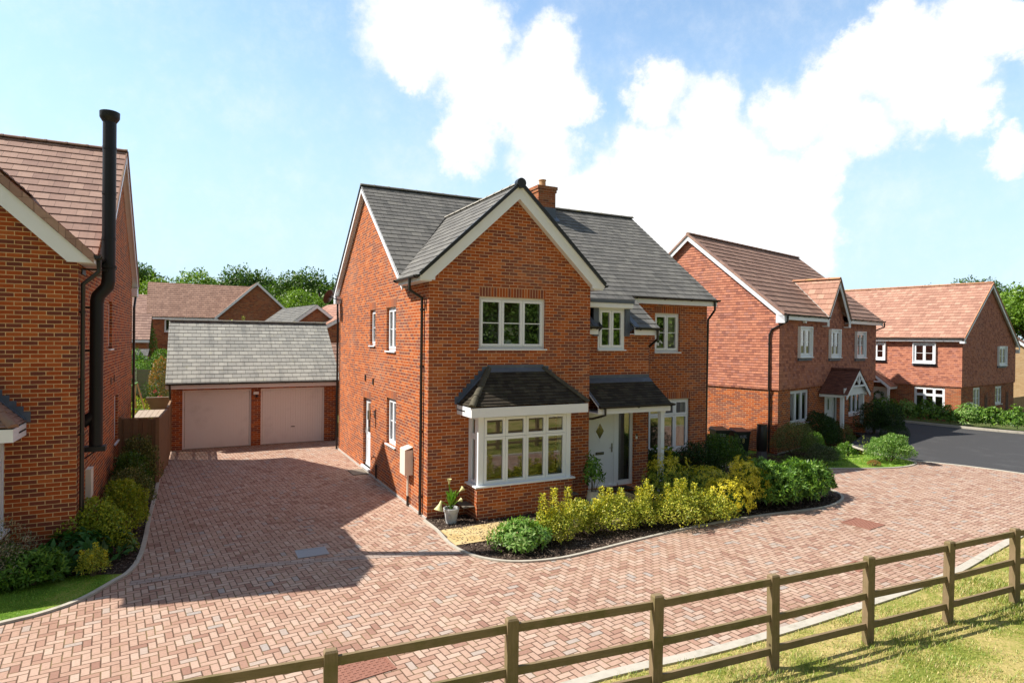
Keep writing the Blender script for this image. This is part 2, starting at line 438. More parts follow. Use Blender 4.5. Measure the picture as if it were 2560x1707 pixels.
def mat_paving():
    m, t, p, o = newmat('herringbone_block_paving')
    mpr = t.n('ShaderNodeMapping')
    mpr.inputs['Rotation'].default_value = (0, 0, -R(6))
    t.l(uvnode(t), mpr.inputs['Vector'])
    uv = mpr.outputs[0]
    wob = t.vm('SUBTRACT', t.noise(uv, 7.0, 2.0, 0.5, 1), (0.5, 0.5, 0.5)).outputs[0]
    sc = t.n('ShaderNodeVectorMath', operation='SCALE')
    t.l(wob, sc.inputs[0])
    sc.inputs['Scale'].default_value = 0.012
    v = t.vm('ADD', uv, sc.outputs[0]).outputs[0]
    s = t.n('ShaderNodeSeparateXYZ')
    t.l(v, s.inputs[0])
    X = t.m('DIVIDE', s.outputs[0], 0.1035)
    Y = t.m('DIVIDE', s.outputs[1], 0.1035)
    i = t.m('FLOOR', X)
    j = t.m('FLOOR', Y)
    fx = t.m('SUBTRACT', X, i)
    fy = t.m('SUBTRACT', Y, j)
    k = t.m('FLOORED_MODULO', t.m('SUBTRACT', i, j), 4.0)
    k = t.m('ROUND', k)
    isH = t.m('LESS_THAN', k, 1.5)
    k1 = t.m('COMPARE', k, 1.0, 0.1)
    k2 = t.m('COMPARE', k, 2.0, 0.1)
    # position inside the block along its length (0..2) and across it (0..1)
    lu = t.m('ADD', fx, k1)
    lv = t.m('ADD', fy, k2)
    along = t.m('ADD', t.m('MULTIPLY', isH, lu), t.m('MULTIPLY', t.m('SUBTRACT', 1.0, isH), lv))
    across = t.m('ADD', t.m('MULTIPLY', isH, fy), t.m('MULTIPLY', t.m('SUBTRACT', 1.0, isH), fx))
    da = t.m('MINIMUM', along, t.m('SUBTRACT', 2.0, along))
    db = t.m('MINIMUM', across, t.m('SUBTRACT', 1.0, across))
    dd = t.m('MINIMUM', da, db)
    joint = t.smooth(dd, 0.11, 0.045)
    idx = t.m('SUBTRACT', i, k1)
    idy = t.m('SUBTRACT', j, k2)
    cmb = t.n('ShaderNodeCombineXYZ')
    t.l(idx, cmb.inputs[0])
    t.l(idy, cmb.inputs[1])
    t.l(isH, cmb.inputs[2])
    wn = t.n('ShaderNodeTexWhiteNoise')
    wn.noise_dimensions = '3D'
    t.l(cmb.outputs[0], wn.inputs['Vector'])
    c = t.ramp(wn.outputs['Value'], [(0.0, (0.29, 0.165, 0.125)), (0.10, (0.36, 0.22, 0.165)), (0.3, (0.41, 0.27, 0.205)), (0.7, (0.45, 0.31, 0.24)),
                                     (0.9, (0.49, 0.36, 0.285)), (0.96, (0.41, 0.33, 0.28)), (1.0, (0.35, 0.31, 0.285))])
    n1 = t.noise(uv, 26.0, 5.0, 0.7)
    c = t.mix(t.m('MULTIPLY', t.smooth(n1, 0.4, 0.72), 0.4), c, t.mix(1.0, c, (0.6, 0.55, 0.52, 1), 'MULTIPLY'))
    n2 = t.noise(uv, 0.35, 6.0, 0.65)
    c = t.mix(t.m('MULTIPLY', t.smooth(n2, 0.45, 0.7), 0.32), c, t.mix(1.0, c, (0.66, 0.58, 0.55, 1), 'MULTIPLY'))
    n3 = t.noise(uv, 3.0, 5.0, 0.7)
    mossy = t.mix(t.smooth(n3, 0.45, 0.65), (0.075, 0.043, 0.025, 1), (0.15, 0.11, 0.045, 1))
    c = t.mix(t.m('MULTIPLY', joint, 0.88), c, mossy)
    t.l(c, p.inputs['Base Color'])
    p.inputs['Roughness'].default_value = 0.88
    p.inputs['Specular IOR Level'].default_value = 0.2
    h = t.m('SUBTRACT', t.m('ADD', t.m('MULTIPLY', wn.outputs['Value'], 0.25), t.m('MULTIPLY', n1, 0.2)), joint)
    bump(t, p, h, 0.7, 0.006)
    return m


M['paving'] = mat_paving()
M['band'] = mat_brick('setts_row', [(0, (0.34, 0.27, 0.235)), (1, (0.44, 0.36, 0.31))], (0.12, 0.08, 0.05, 1), bw=0.21, rh=0.105, ms=0.005, weather=0.1)


def mat_ground(name, cols, scale=4.0, rough=0.95, bd=0.02, fine=40.0):
    m, t, p, o = newmat(name)
    uv = uvnode(t)
    n1 = t.noise(uv, scale, 7.0, 0.65)
    n2 = t.noise(uv, fine, 4.0, 0.6)
    f = t.m('ADD', t.m('MULTIPLY', n1, 0.7), t.m('MULTIPLY', n2, 0.3))
    c = t.ramp(t.smooth(f, 0.3, 0.7), cols)
    t.l(c, p.inputs['Base Color'])
    p.inputs['Roughness'].default_value = rough
    p.inputs['Specular IOR Level'].default_value = 0.1
    bump(t, p, n2, 0.8, bd)
    return m


M['mulch'] = mat_ground('bark_mulch', [(0, (0.022, 0.015, 0.012)), (0.5, (0.055, 0.038, 0.03)), (1, (0.13, 0.10, 0.08))], 9.0, fine=55.0)
M['turf'] = mat_ground('patchy_turf', [(0, (0.12, 0.16, 0.025)), (0.25, (0.20, 0.22, 0.045)), (0.5, (0.34, 0.29, 0.10)), (1, (0.48, 0.37, 0.17))], 1.1, fine=25.0)
M['turfgreen'] = mat_ground('green_turf', [(0, (0.06, 0.13, 0.015)), (0.6, (0.13, 0.23, 0.025)), (1, (0.30, 0.30, 0.08))], 1.5, fine=25.0)
M['earth'] = mat_ground('rough_ground', [(0, (0.05, 0.08, 0.02)), (1, (0.12, 0.13, 0.05))], 0.5, fine=8.0)
M['flag'] = mat_ground('sandstone_flag', [(0, (0.42, 0.28, 0.10)), (0.5, (0.52, 0.40, 0.20)), (1, (0.58, 0.47, 0.28))], 0.9, fine=30.0, bd=0.002)


def mat_leaf(name, c1, c2, c3=None, trans=0.3, rough=0.45, spec=0.35):
    m, t, p, o = newmat(name)
    g = t.n('ShaderNodeNewGeometry')
    r = g.outputs['Random Per Island']
    st = [(0, c1), (0.6, c2), (1, c3 or c2)]
    c = t.ramp(r, st)
    t.l(c, p.inputs['Base Color'])
    p.inputs['Roughness'].default_value = rough
    p.inputs['Specular IOR Level'].default_value = spec
    tl = t.n('ShaderNodeBsdfTranslucent')
    t.l(t.mix(1.0, c, (1.15, 1.25, 0.5, 1), 'MULTIPLY'), tl.inputs[0])
    mx = t.n('ShaderNodeMixShader')
    mx.inputs[0].default_value = trans
    t.l(p.outputs[0], mx.inputs[1])
    t.l(tl.outputs[0], mx.inputs[2])
    t.l(mx.outputs[0], o.inputs[0])
    return m


M['lf_laurel'] = mat_leaf('laurel_leaf', (0.045, 0.12, 0.015), (0.12, 0.25, 0.028), (0.25, 0.40, 0.05))
M['lf_lightgreen'] = mat_leaf('fresh_green_leaf', (0.08, 0.19, 0.03), (0.17, 0.32, 0.055), (0.36, 0.48, 0.17))
M['lf_euo'] = mat_leaf('euonymus_leaf', (0.12, 0.19, 0.02), (0.40, 0.42, 0.05), (0.66, 0.60, 0.10))
M['lf_yellow'] = mat_leaf('golden_leaf', (0.50, 0.46, 0.03), (0.74, 0.62, 0.035), (0.84, 0.72, 0.07))
M['lf_choisya'] = mat_leaf('choisya_leaf', (0.13, 0.20, 0.018), (0.30, 0.36, 0.03), (0.50, 0.50, 0.05))
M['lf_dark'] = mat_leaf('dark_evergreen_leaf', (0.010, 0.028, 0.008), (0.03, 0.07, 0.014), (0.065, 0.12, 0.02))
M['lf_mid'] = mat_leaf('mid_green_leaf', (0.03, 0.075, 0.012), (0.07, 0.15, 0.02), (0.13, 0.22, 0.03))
M['lf_olive'] = mat_leaf('variegated_olive_leaf', (0.05, 0.075, 0.018), (0.13, 0.16, 0.04), (0.36, 0.34, 0.15))
M['lf_grey'] = mat_leaf('grey_green_leaf', (0.03, 0.05, 0.02), (0.07, 0.10, 0.045), (0.2, 0.24, 0.13))
M['lf_pinkwhite'] = mat_leaf('pink_white_leaf', (0.09, 0.12, 0.05), (0.28, 0.28, 0.18), (0.60, 0.46, 0.38))
M['lf_red'] = mat_leaf('reddish_leaf', (0.10, 0.14, 0.03), (0.34, 0.17, 0.045), (0.50, 0.20, 0.05))
M['lf_hosta'] = mat_leaf('broad_green_leaf', (0.02, 0.07, 0.015), (0.04, 0.14, 0.025), (0.07, 0.20, 0.04), trans=0.2)
M['lf_tree_a'] = mat_leaf('tree_leaf_dark', (0.035, 0.08, 0.012), (0.075, 0.155, 0.02), (0.14, 0.24, 0.035))
M['lf_tree_b'] = mat_leaf('tree_leaf_bright', (0.08, 0.16, 0.015), (0.15, 0.27, 0.025), (0.25, 0.38, 0.05))
M['lf_calla'] = mat_leaf('calla_leaf', (0.08, 0.22, 0.02), (0.16, 0.34, 0.03), (0.25, 0.42, 0.05))
M['blade'] = mat_leaf('grass_blade', (0.13, 0.24, 0.03), (0.33, 0.37, 0.07), (0.60, 0.47, 0.22), trans=0.25)
M['bladegreen'] = mat_leaf('green_grass_blade', (0.10, 0.24, 0.015), (0.20, 0.38, 0.03), (0.38, 0.46, 0.08), trans=0.25)
M['chip'] = mat_leaf('bark_chip', (0.03, 0.02, 0.015), (0.10, 0.07, 0.05), (0.28, 0.22, 0.17), trans=0.0, rough=0.9)

# ---------------------------------------------------------------- mesh helpers
V = Vector
ZUP = V((0, 0, 1))


def auto_uv(pts):
    n = V((0, 0, 0))
    for a in range(len(pts)):
        p, q = pts[a], pts[(a + 1) % len(pts)]
        n += V(((p.y - q.y) * (p.z + q.z), (p.z - q.z) * (p.x + q.x), (p.x - q.x) * (p.y + q.y)))
    if n.length < 1e-12:
        return [(0, 0)] * len(pts)
    n.normalize()
    if abs(n.z) > 0.97:
        return [(p.x, p.y) for p in pts]
    tdir = ZUP.cross(n).normalized()
    b = n.cross(tdir)
    return [(p.dot(tdir), p.dot(b)) for p in pts]


class MB:
    def __init__(s):
        s.v, s.f, s.uv, s.marks = [], [], [], []

    def face(s, pts, uv=None):
        pts = [V(p) for p in pts]
        b = len(s.v)
        s.v += pts
        s.f.append(list(range(b, b + len(pts))))
        s.uv.append(uv or auto_uv(pts))
        return s

    def obox(s, o, a, b, c):
        """parallelepiped from corner o with edges a, b, c (right handed)"""
        o, a, b, c = V(o), V(a), V(b), V(c)
        if a.cross(b).dot(c) < 0:
            a, b = b, a
        p = [o, o + a, o + a + b, o + b, o + c, o + a + c, o + a + b + c, o + b + c]
        for q in ((3, 2, 1, 0), (4, 5, 6, 7), (0, 1, 5, 4), (1, 2, 6, 5), (2, 3, 7, 6), (3, 0, 4, 7)):
            s.face([p[i] for i in q])
        return s

    def box(s, x0, x1, y0, y1, z0, z1):
        return s.obox((x0, y0, z0), (x1 - x0, 0, 0), (0, y1 - y0, 0), (0, 0, z1 - z0))

    def bar(s, p0, p1, w, h, up=(0, 0, 1), lift=0.0):
        """beam from p0 to p1, w wide sideways, h high along up, centred on the line"""
        p0, p1 = V(p0), V(p1)
        d = p1 - p0
        side = d.cross(V(up)).normalized()
        u = side.cross(d).normalized()
        return s.obox(p0 - side * w / 2 - u * h / 2 + u * lift, d, side * w, u * h)

    def tube(s, pts, r, n=10, caps=True, radii=None):
        pts = [V(p) for p in pts]
        rings = []
        prev = None
        for i, p in enumerate(pts):
            if i == 0:
                d = (pts[1] - p).normalized()
            elif i == len(pts) - 1:
                d = (p - pts[i - 1]).normalized()
            else:
                d = ((pts[i + 1] - p).normalized() + (p - pts[i - 1]).normalized()).normalized()
            ref = prev if prev is not None else (V((1, 0, 0)) if abs(d.x) < 0.9 else V((0, 1, 0)))
            a = (ref - d * ref.dot(d)).normalized()
            prev = a
            b = d.cross(a)
            rr = radii[i] if radii else r
            rings.append([p + (a * math.cos(2 * math.pi * k / n) + b * math.sin(2 * math.pi * k / n)) * rr for k in range(n)])
        for i in range(len(rings) - 1):
            for k in range(n):
                k2 = (k + 1) % n
                s.face([rings[i][k], rings[i][k2], rings[i + 1][k2], rings[i + 1][k]])
        if caps:
            s.face(list(reversed(rings[0])))
            s.face(rings[-1])
        return s

    def lathe(s, c, prof, n=20, axis=(0, 0, 1)):
        c = V(c)
        ax = V(axis).normalized()
        a = V((1, 0, 0)) if abs(ax.x) < 0.9 else V((0, 1, 0))
        a = (a - ax * a.dot(ax)).normalized()
        b = ax.cross(a)
        rings = []
        for r, h in prof:
            rings.append([c + ax * h + (a * math.cos(2 * math.pi * k / n) + b * math.sin(2 * math.pi * k / n)) * r for k in range(n)])
        for i in range(len(rings) - 1):
            for k in range(n):
                k2 = (k + 1) % n
                s.face([rings[i][k], rings[i][k2], rings[i + 1][k2], rings[i + 1][k]])
        if prof[0][0] > 1e-4:
            s.face(list(reversed(rings[0])))
        if prof[-1][0] > 1e-4:
            s.face(rings[-1])
        return s

    def cut(s):
        """end one piece of a part and begin the next"""
        s.marks.append(len(s.f))
        return s

    def build_each(s, name, mat, parent=None, smooth=False):
        ends = s.marks + [len(s.f)]
        a, objs = 0, []
        for b in ends:
            if b > a:
                q = MB()
                for f, uv in zip(s.f[a:b], s.uv[a:b]):
                    q.face([s.v[i] for i in f], uv)
                objs.append(q.build(name, mat, parent, smooth))
            a = b
        return objs

    def build(s, name, mat, parent=None, smooth=False, loc=None, rotz=None, merge=False):
        me = bpy.data.meshes.new(name)
        me.from_pydata([tuple(p) for p in s.v], [], s.f)
        uvl = me.uv_layers.new(name='UVMap')
        flat = [c for f in s.uv for q in f for c in q]
        uvl.data.foreach_set('uv', flat)
        me.materials.append(mat)
        if smooth or merge:
            import bmesh
            bm = bmesh.new()
            bm.from_mesh(me)
            bmesh.ops.remove_doubles(bm, verts=bm.verts, dist=1e-4)
            bm.to_mesh(me)
            bm.free()
        if smooth:
            me.polygons.foreach_set('use_smooth', [True] * len(me.polygons))
            try:
                me.set_sharp_from_angle(angle=R(38))
            except Exception:
                pass
        o = bpy.data.objects.new(name, me)
        COL.objects.link(o)
        if parent is not None:
            o.parent = parent
        if loc is not None:
            o.location = loc
        if rotz is not None:
            o.rotation_euler = (0, 0, rotz)
        return o


def thing(name, label, cat, loc=(0, 0, 0), rotz=0.0, group=None):
    o = bpy.data.objects.new(name, None)
    o.empty_display_size = 0.3
    COL.objects.link(o)
    o.location = loc
    o.rotation_euler = (0, 0, rotz)
    o['label'] = label
    o['category'] = cat
    if group:
        o['group'] = group
    return o


def tag(o, label, cat, group=None):
    o['label'] = label
    o['category'] = cat
    if group:
        o['group'] = group
    return o


def kind(o, k='structure', label=None, cat=None):
    o['kind'] = k
    if label:
        o['label'] = label
    if cat:
        o['category'] = cat
    return o


def plabel(o, label):
    o['label'] = label
    return o


def clip(poly, axis, val, keep_ge):
    """clip a convex polygon of (p, s) where s = p.axis"""
    outp = []
    n = len(poly)
    for i in range(n):
        a, b = poly[i], poly[(i + 1) % n]
        sa, sb = a.dot(axis) - val, b.dot(axis) - val
        if not keep_ge:
            sa, sb = -sa, -sb
        if sa >= -1e-9:
            outp.append(a)
        if (sa > 1e-9 and sb < -1e-9) or (sa < -1e-9 and sb > 1e-9):
            tt = sa / (sa - sb)
            outp.append(a + (b - a) * tt)
    return outp


def courses(mb, poly, gauge, thick, normal=None, up=None, base=0.002):
    """tile courses with real overlaps on a planar convex polygon"""
    poly = [V(p) for p in poly]
    if normal is None:
        normal = (poly[1] - poly[0]).cross(poly[2] - poly[0]).normalized()
        if normal.z < 0:
            normal = -normal
    normal = V(normal)
    if up is None:
        up = (ZUP - normal * normal.z).normalized()
    up = V(up)
    h = up.cross(normal).normalized()
    n = V((0, 0, 0))
    for a in range(len(poly)):
        n += poly[a].cross(poly[(a + 1) % len(poly)])
    if n.dot(normal) < 0:
        poly = poly[::-1]
    ss = [p.dot(up) for p in poly]
    k0 = math.floor(min(ss) / gauge + 1e-6)
    k1 = math.ceil(max(ss) / gauge - 1e-6)
    for k in range(k0, k1):
        a, b = k * gauge, (k + 1) * gauge
        q = clip(clip(poly, up, a, True), up, b, False)
        if len(q) < 3:
            continue
        lift = lambda p: p + normal * (base + thick * (1 - (p.dot(up) - a) / gauge))
        uvs = [(p.dot(h), p.dot(up) + (1e-4 if abs(p.dot(up) - a) < 1e-5 else 0)) for p in q]
        L = [lift(p) for p in q]
        mb.face(L, uvs)
        lo = min(p.dot(up) for p in q)
        for i in range(len(q)):
            p, r_ = q[i], q[(i + 1) % len(q)]
            if abs(p.dot(up) - lo) < 1e-4 and abs(r_.dot(up) - lo) < 1e-4 and (p - r_).length > 1e-3:
                p0, r0 = p - normal * 0.003, r_ - normal * 0.003
                e = 0.02
                mb.face([p0, r0, lift(r_), lift(p)], [(p.dot(h), lo + e), (r_.dot(h), lo + e), (r_.dot(h), lo + 2 * e), (p.dot(h), lo + 2 * e)])


def slab(mb, poly, t):
    """thin underside slab below a roof polygon"""
    poly = [V(p) for p in poly]
    low = [p - V((0, 0, t)) for p in poly]
    n = (poly[1] - poly[0]).cross(poly[2] - poly[0])
    if n.z < 0:
        poly, low = poly[::-1], low[::-1]
    mb.face(low[::-1])
    mb.face([p - V((0, 0, 0.004)) for p in poly])
    for i in range(len(poly)):
        j = (i + 1) % len(poly)
        mb.face([low[i], low[j], poly[j] - V((0, 0, 0.004)), poly[i] - V((0, 0, 0.004))])


def wall(mb, o, u, L, z0, z1, openings=(), n=None, reveal=0.1):
    """vertical wall in the plane through o along u, with rectangular openings (a0,a1,b0,b1) and reveals"""
    o, u = V(o), V(u).normalized()
    n = V(n) if n is not None else u.cross(ZUP)
    P = lambda a, z, d=0.0: V((o.x, o.y, 0)) + u * a + ZUP * z - n * d
    xs = sorted({0.0, L} | {q[0] for q in openings} | {q[1] for q in openings})
    zs = sorted({z0, z1} | {q[2] for q in openings} | {q[3] for q in openings})
    flip = u.cross(ZUP).dot(n) < 0

    def F(pts):
        mb.face(pts[::-1] if flip else pts)
    for i in range(len(xs) - 1):
        for j in range(len(zs) - 1):
            cx, cz = (xs[i] + xs[i + 1]) / 2, (zs[j] + zs[j + 1]) / 2
            if any(q[0] < cx < q[1] and q[2] < cz < q[3] for q in openings):
                continue
            F([P(xs[i], zs[j]), P(xs[i + 1], zs[j]), P(xs[i + 1], zs[j + 1]), P(xs[i], zs[j + 1])])
    for a0, a1, b0, b1 in openings:
        d = reveal
        F([P(a0, b0), P(a0, b1), P(a0, b1, d), P(a0, b0, d)][::-1])
        F([P(a1, b0), P(a1, b0, d), P(a1, b1, d), P(a1, b1)][::-1])
        F([P(a0, b1), P(a1, b1), P(a1, b1, d), P(a0, b1, d)][::-1])
        F([P(a0, b0), P(a0, b0, d), P(a1, b0, d), P(a1, b0)][::-1])


def lintel(parent, o, u, n, a0, a1, z, h=0.225):
    """soldier course over an opening, 3 mm proud"""
    mb = MB()
    o, u, n = V(o), V(u).normalized(), V(n).normalized()
    p = V((o.x, o.y, 0)) + u * a0 + n * 0.0035
    e = u * (a1 - a0)
    pts = [p + ZUP * z, p + e + ZUP * z, p + e + ZUP * (z + h), p + ZUP * (z + h)]
    uv = [(0, 0), (a1 - a0, 0), (a1 - a0, 0.2245), (0, 0.2245)]
    if u.cross(ZUP).dot(n) < 0:
        pts, uv = pts[::-1], uv[::-1]
    mb.face(pts, uv)
    return mb.build('lintel', M['soldier'], parent)


def window(parent, P, u, n, w, h, cols=2, transom=None, bar=True, sill=True, recess=0.075, room=True, curtain=None, fr=0.055, boxed=0.0, cols_w=None, openlab=None):
    """casement window whose lower left corner on the wall face is P"""
    P, u, n = V(P), V(u).normalized(), V(n).normalized()
    O = P - n * recess
    mb = MB()
    B = lambda a0, a1, z0, z1, d0, d1: mb.obox(O + u * a0 + ZUP * z0 + n * d0, u * (a1 - a0), n * (d1 - d0), ZUP * (z1 - z0))
    dp = 0.0
    # outer frame
    B(0, w, 0, fr, -0.06, dp)
    B(0, w, h - fr, h, -0.06, dp)
    B(0, fr, fr, h - fr, -0.06, dp)
    B(w - fr, w, fr, h - fr, -0.06, dp)
    cw = (w - 2 * fr)
    edges = [fr + cw * k / cols for k in range(cols + 1)]
    rows = [(fr, h - fr)] if transom is None else [(fr, fr + (h - 2 * fr) * transom), (fr + (h - 2 * fr) * transom, h - fr)]
    s = 0.060
    g = 0.004
    for k in range(cols):
        for (za, zb) in rows:
            a0, a1, b0, b1 = edges[k] + g, edges[k + 1] - g, za + g, zb - g
            # sash, slightly proud of the frame
            B(a0, a1, b0, b0 + s, -0.055, dp + 0.014)
            B(a0, a1, b1 - s, b1, -0.055, dp + 0.014)
            B(a0, a0 + s, b0 + s, b1 - s, -0.055, dp + 0.014)
            B(a1 - s, a1, b0 + s, b1 - s, -0.055, dp + 0.014)
            if bar:
                zm = (b0 + b1) / 2
                B(a0 + s, a1 - s, zm - 0.011, zm + 0.011, -0.03, -0.008)
    # dark shadow gaps are real gaps; a back board closes them
    for k in range(1, cols):
        B(edges[k] - 0.012, edges[k] + 0.012, fr, h - fr, -0.06, -0.03)
    if transom is not None:
        B(fr, w - fr, rows[0][1] - 0.012, rows[0][1] + 0.012, -0.058, -0.028)
    win = mb.build('window', M['white'], parent)
    pm = MB()
    q = O - n * 0.022
    pts = [q + u * fr + ZUP * fr, q + u * (w - fr) + ZUP * fr, q + u * (w - fr) + ZUP * (h - fr), q + u * fr + ZUP * (h - fr)]
    if (pts[1] - pts[0]).cross(pts[2] - pts[0]).dot(n) < 0:
        pts = pts[::-1]
    pm.face(pts)
    pm.build('pane', M['glass'], win)
    if sill:
        sm = MB()
        ss = 0.03
        sm.obox(P - u * ss + ZUP * (-0.035) - n * recess, u * (w + 2 * ss), n * (recess + 0.045), ZUP * 0.034)
        sm.build('sill', M['white'], win)
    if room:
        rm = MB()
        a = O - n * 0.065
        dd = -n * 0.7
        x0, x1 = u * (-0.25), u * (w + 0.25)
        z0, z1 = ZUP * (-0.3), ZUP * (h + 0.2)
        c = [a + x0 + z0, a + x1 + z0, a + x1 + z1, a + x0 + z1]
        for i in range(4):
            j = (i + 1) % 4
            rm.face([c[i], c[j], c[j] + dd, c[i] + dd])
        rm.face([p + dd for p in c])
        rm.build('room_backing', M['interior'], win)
    if curtain:
        cm = MB()
        q = O - n * 0.12
        for (f0, f1) in curtain:
            k = max(2, int((f1 - f0) * w / 0.03))
            for i in range(k):
                a0, a1 = w * (f0 + (f1 - f0) * i / k), w * (f0 + (f1 - f0) * (i + 1) / k)
                d0 = 0.015 * (i % 2)
                d1 = 0.015 * ((i + 1) % 2)
                cm.face([q + u * a0 - n * d0, q + u * a1 - n * d1, q + u * a1 - n * d1 + ZUP * h, q + u * a0 - n * d0 + ZUP * h])
        cm.build('curtain', M['curtain'], win)
    return win


def gutter(parent, p0, p1, outn, drop=0.0, r=0.058):
    """half round gutter with end caps and brackets"""
    mb = MB()
    p0, p1, outn = V(p0), V(p1), V(outn).normalized()
    d = (p1 - p0)
    nseg = 8
    prof = [(math.cos(math.pi * (1 + k / nseg)) * r, math.sin(math.pi * (1 + k / nseg)) * r) for k in range(nseg + 1)]
    c = [p0 + outn * (r + 0.005 + a) + ZUP * b for a, b in prof]
    e = [q + d for q in c]
    for k in range(nseg):
        mb.face([c[k], c[k + 1], e[k + 1], e[k]])
        ci = [p0 + outn * (r + 0.005 + a * 0.93) + ZUP * (b * 0.93) for a, b in (prof[k], prof[k + 1])]
        mb.face([ci[1], ci[0], ci[0] + d, ci[1] + d])
    mb.face(c)
    mb.face(e[::-1])
    L = d.length
    nb = max(2, int(L / 0.9) + 1)
    dn = d.normalized()
    for k in range(nb):
        a = 0.12 + (L - 0.24) * k / max(1, nb - 1)
        q = p0 + dn * a + outn * 0.005
        mb.tube([q + outn * (r + math.cos(math.pi * (1 + t / 6)) * (r + 0.008)) + ZUP * (math.sin(math.pi * (1 + t / 6)) * (r + 0.008)) for t in range(7)], 0.011, 5)
    return mb.build('gutter', M['black'], parent)


def ridge(parent, p0, p1, mat, r=0.098, seg=0.45, name='ridge_tiles', caps=True):
    mb = MB()
    p0, p1 = V(p0), V(p1)
    d = p1 - p0
    L = d.length
    dn = d.normalized()
    side = dn.cross(ZUP).normalized()
    upv = side.cross(dn).normalized()
    n = max(1, round(L / seg))
    K = 7
    for k in range(n):
        for (a, b, rr) in ((k * L / n, (k + 1) * L / n, r), ((k + 1) * L / n - 0.05, (k + 1) * L / n, r + 0.014)):
            pa, pb = p0 + dn * a, p0 + dn * b
            ra = [(math.cos(math.pi * (0.04 + 0.92 * t / K)) * rr, math.sin(math.pi * (0.04 + 0.92 * t / K)) * rr * 0.85 - rr * 0.35) for t in range(K + 1)]
            A = [pa + side * x + upv * y for x, y in ra]
            B = [pb + side * x + upv * y for x, y in ra]
            for t in range(K):
                mb.face([A[t], B[t], B[t + 1], A[t + 1]])
            mb.face(B[::-1])
            mb.face(A)
    return mb.build(name, mat, parent)


def verge(parent, pts, outn, hgt=0.2, th=0.03, mat=None, name='bargeboard', back=0.0):
    """board that follows the rake; pts are points on its top edge"""
    mb = MB()
    outn = V(outn).normalized()
    for a, b in zip(pts[:-1], pts[1:]):
        a, b = V(a), V(b)
        mb.obox(a - ZUP * hgt, b - a, outn * th, ZUP * hgt)
    return mb.build(name, mat or M['whitewood'], parent)


def downpipe(parent, top, foot, wallx, n, elbow=True, r=0.034, nclips=4, outlet=None):
    """black pipe: from the gutter outlet in to the wall and down it"""
    mb = MB()
    top, foot, n = V(top), V(foot), V(n).normalized()
    q = V((foot.x, foot.y, top.z - 0.42))
    pts = [top, top - ZUP * 0.12, q, foot]
    mb.tube(pts, r, 10)
    L = q.z - foot.z
    for k in range(nclips):
        z = foot.z + L * (k + 0.5) / nclips
        mb.tube([V((foot.x, foot.y, z - 0.02)), V((foot.x, foot.y, z + 0.02))], r + 0.009, 10)
        mb.obox(V((foot.x, foot.y, z - 0.012)) - n * 0.09 - n.cross(ZUP) * 0.02, n * 0.09, n.cross(ZUP) * 0.04, ZUP * 0.024)
    return mb.build('downpipe', M['black'], parent, smooth=True)


def poly_sheet(name, pts, z, mat, holes=None, parent=None, hfun=None, fine=False):
    import bmesh
    bm = bmesh.new()
    vs = [bm.verts.new((x, y, z)) for x, y in pts]
    bm.faces.new(vs)
    if fine:
        for k in range(22, 52):
            bmesh.ops.bisect_plane(bm, geom=bm.verts[:] + bm.edges[:] + bm.faces[:], plane_co=(k / 2, 0, 0), plane_no=(1, 0, 0))
        for k in range(-4, 18):
            bmesh.ops.bisect_plane(bm, geom=bm.verts[:] + bm.edges[:] + bm.faces[:], plane_co=(0, k / 2, 0), plane_no=(0, 1, 0))
    bmesh.ops.triangulate(bm, faces=bm.faces[:])
    me = bpy.data.meshes.new(name)
    bm.normal_update()
    for f in bm.faces:
        if f.normal.z < 0:
            f.normal_flip()
    bm.to_mesh(me)
    bm.free()
    uvl = me.uv_layers.new(name='UVMap')
    for lp in me.loops:
        co = me.vertices[lp.vertex_index].co
        uvl.data[lp.index].uv = (co.x, co.y)
    if hfun:
        for v in me.vertices:
            v.co.z += hfun(v.co.x, v.co.y)
    me.materials.append(mat)
    o = bpy.data.objects.new(name, me)
    COL.objects.link(o)
    if parent:
        o.parent = parent
    return o


def spline(pts, n=8, closed=False):
    """Catmull-Rom through the points"""
    pts = [V((p[0], p[1], 0)) for p in pts]
    P = [pts[0]] + pts + [pts[-1]]
    o = []
    for i in range(1, len(P) - 2):
        for k in range(n):
            t = k / n
            a, b, c, d = P[i - 1], P[i], P[i + 1], P[i + 2]
            o.append(0.5 * ((2 * b) + (c - a) * t + (2 * a - 5 * b + 4 * c - d) * t * t + (3 * b - 3 * c + d - a) * t ** 3))
    o.append(pts[-1])
    return [(p.x, p.y) for p in o]


def strip(mb, line, w0, w1, z0, z1, hfun=None):
    """kerb: a raised strip following a 2D line, offset w0..w1 to its left"""
    n = len(line)
    L, Rr = [], []
    for i, (x, y) in enumerate(line):
        a = line[max(0, i - 1)]
        b = line[min(n - 1, i + 1)]
        d = V((b[0] - a[0], b[1] - a[1], 0)).normalized()
        nn = V((-d.y, d.x, 0))
        hz = hfun(x, y) if hfun else 0.0
        L.append(V((x, y, hz)) + nn * w0)
        Rr.append(V((x, y, hz)) + nn * w1)
    for i in range(n - 1):
        a, b, c, d = L[i], L[i + 1], Rr[i + 1], Rr[i]
        mb.face([a + ZUP * z1, b + ZUP * z1, c + ZUP * z1, d + ZUP * z1][::1 if (b - a).cross(d - a).z > 0 else -1])
        mb.face([a + ZUP * z0, b + ZUP * z0, b + ZUP * z1, a + ZUP * z1])
        mb.face([d + ZUP * z1, c + ZUP * z1, c + ZUP * z0, d + ZUP * z0])
    for a, d in ((L[0], Rr[0]), (L[-1], Rr[-1])):
        mb.face([a + ZUP * z0, d + ZUP * z0, d + ZUP * z1, a + ZUP * z1])


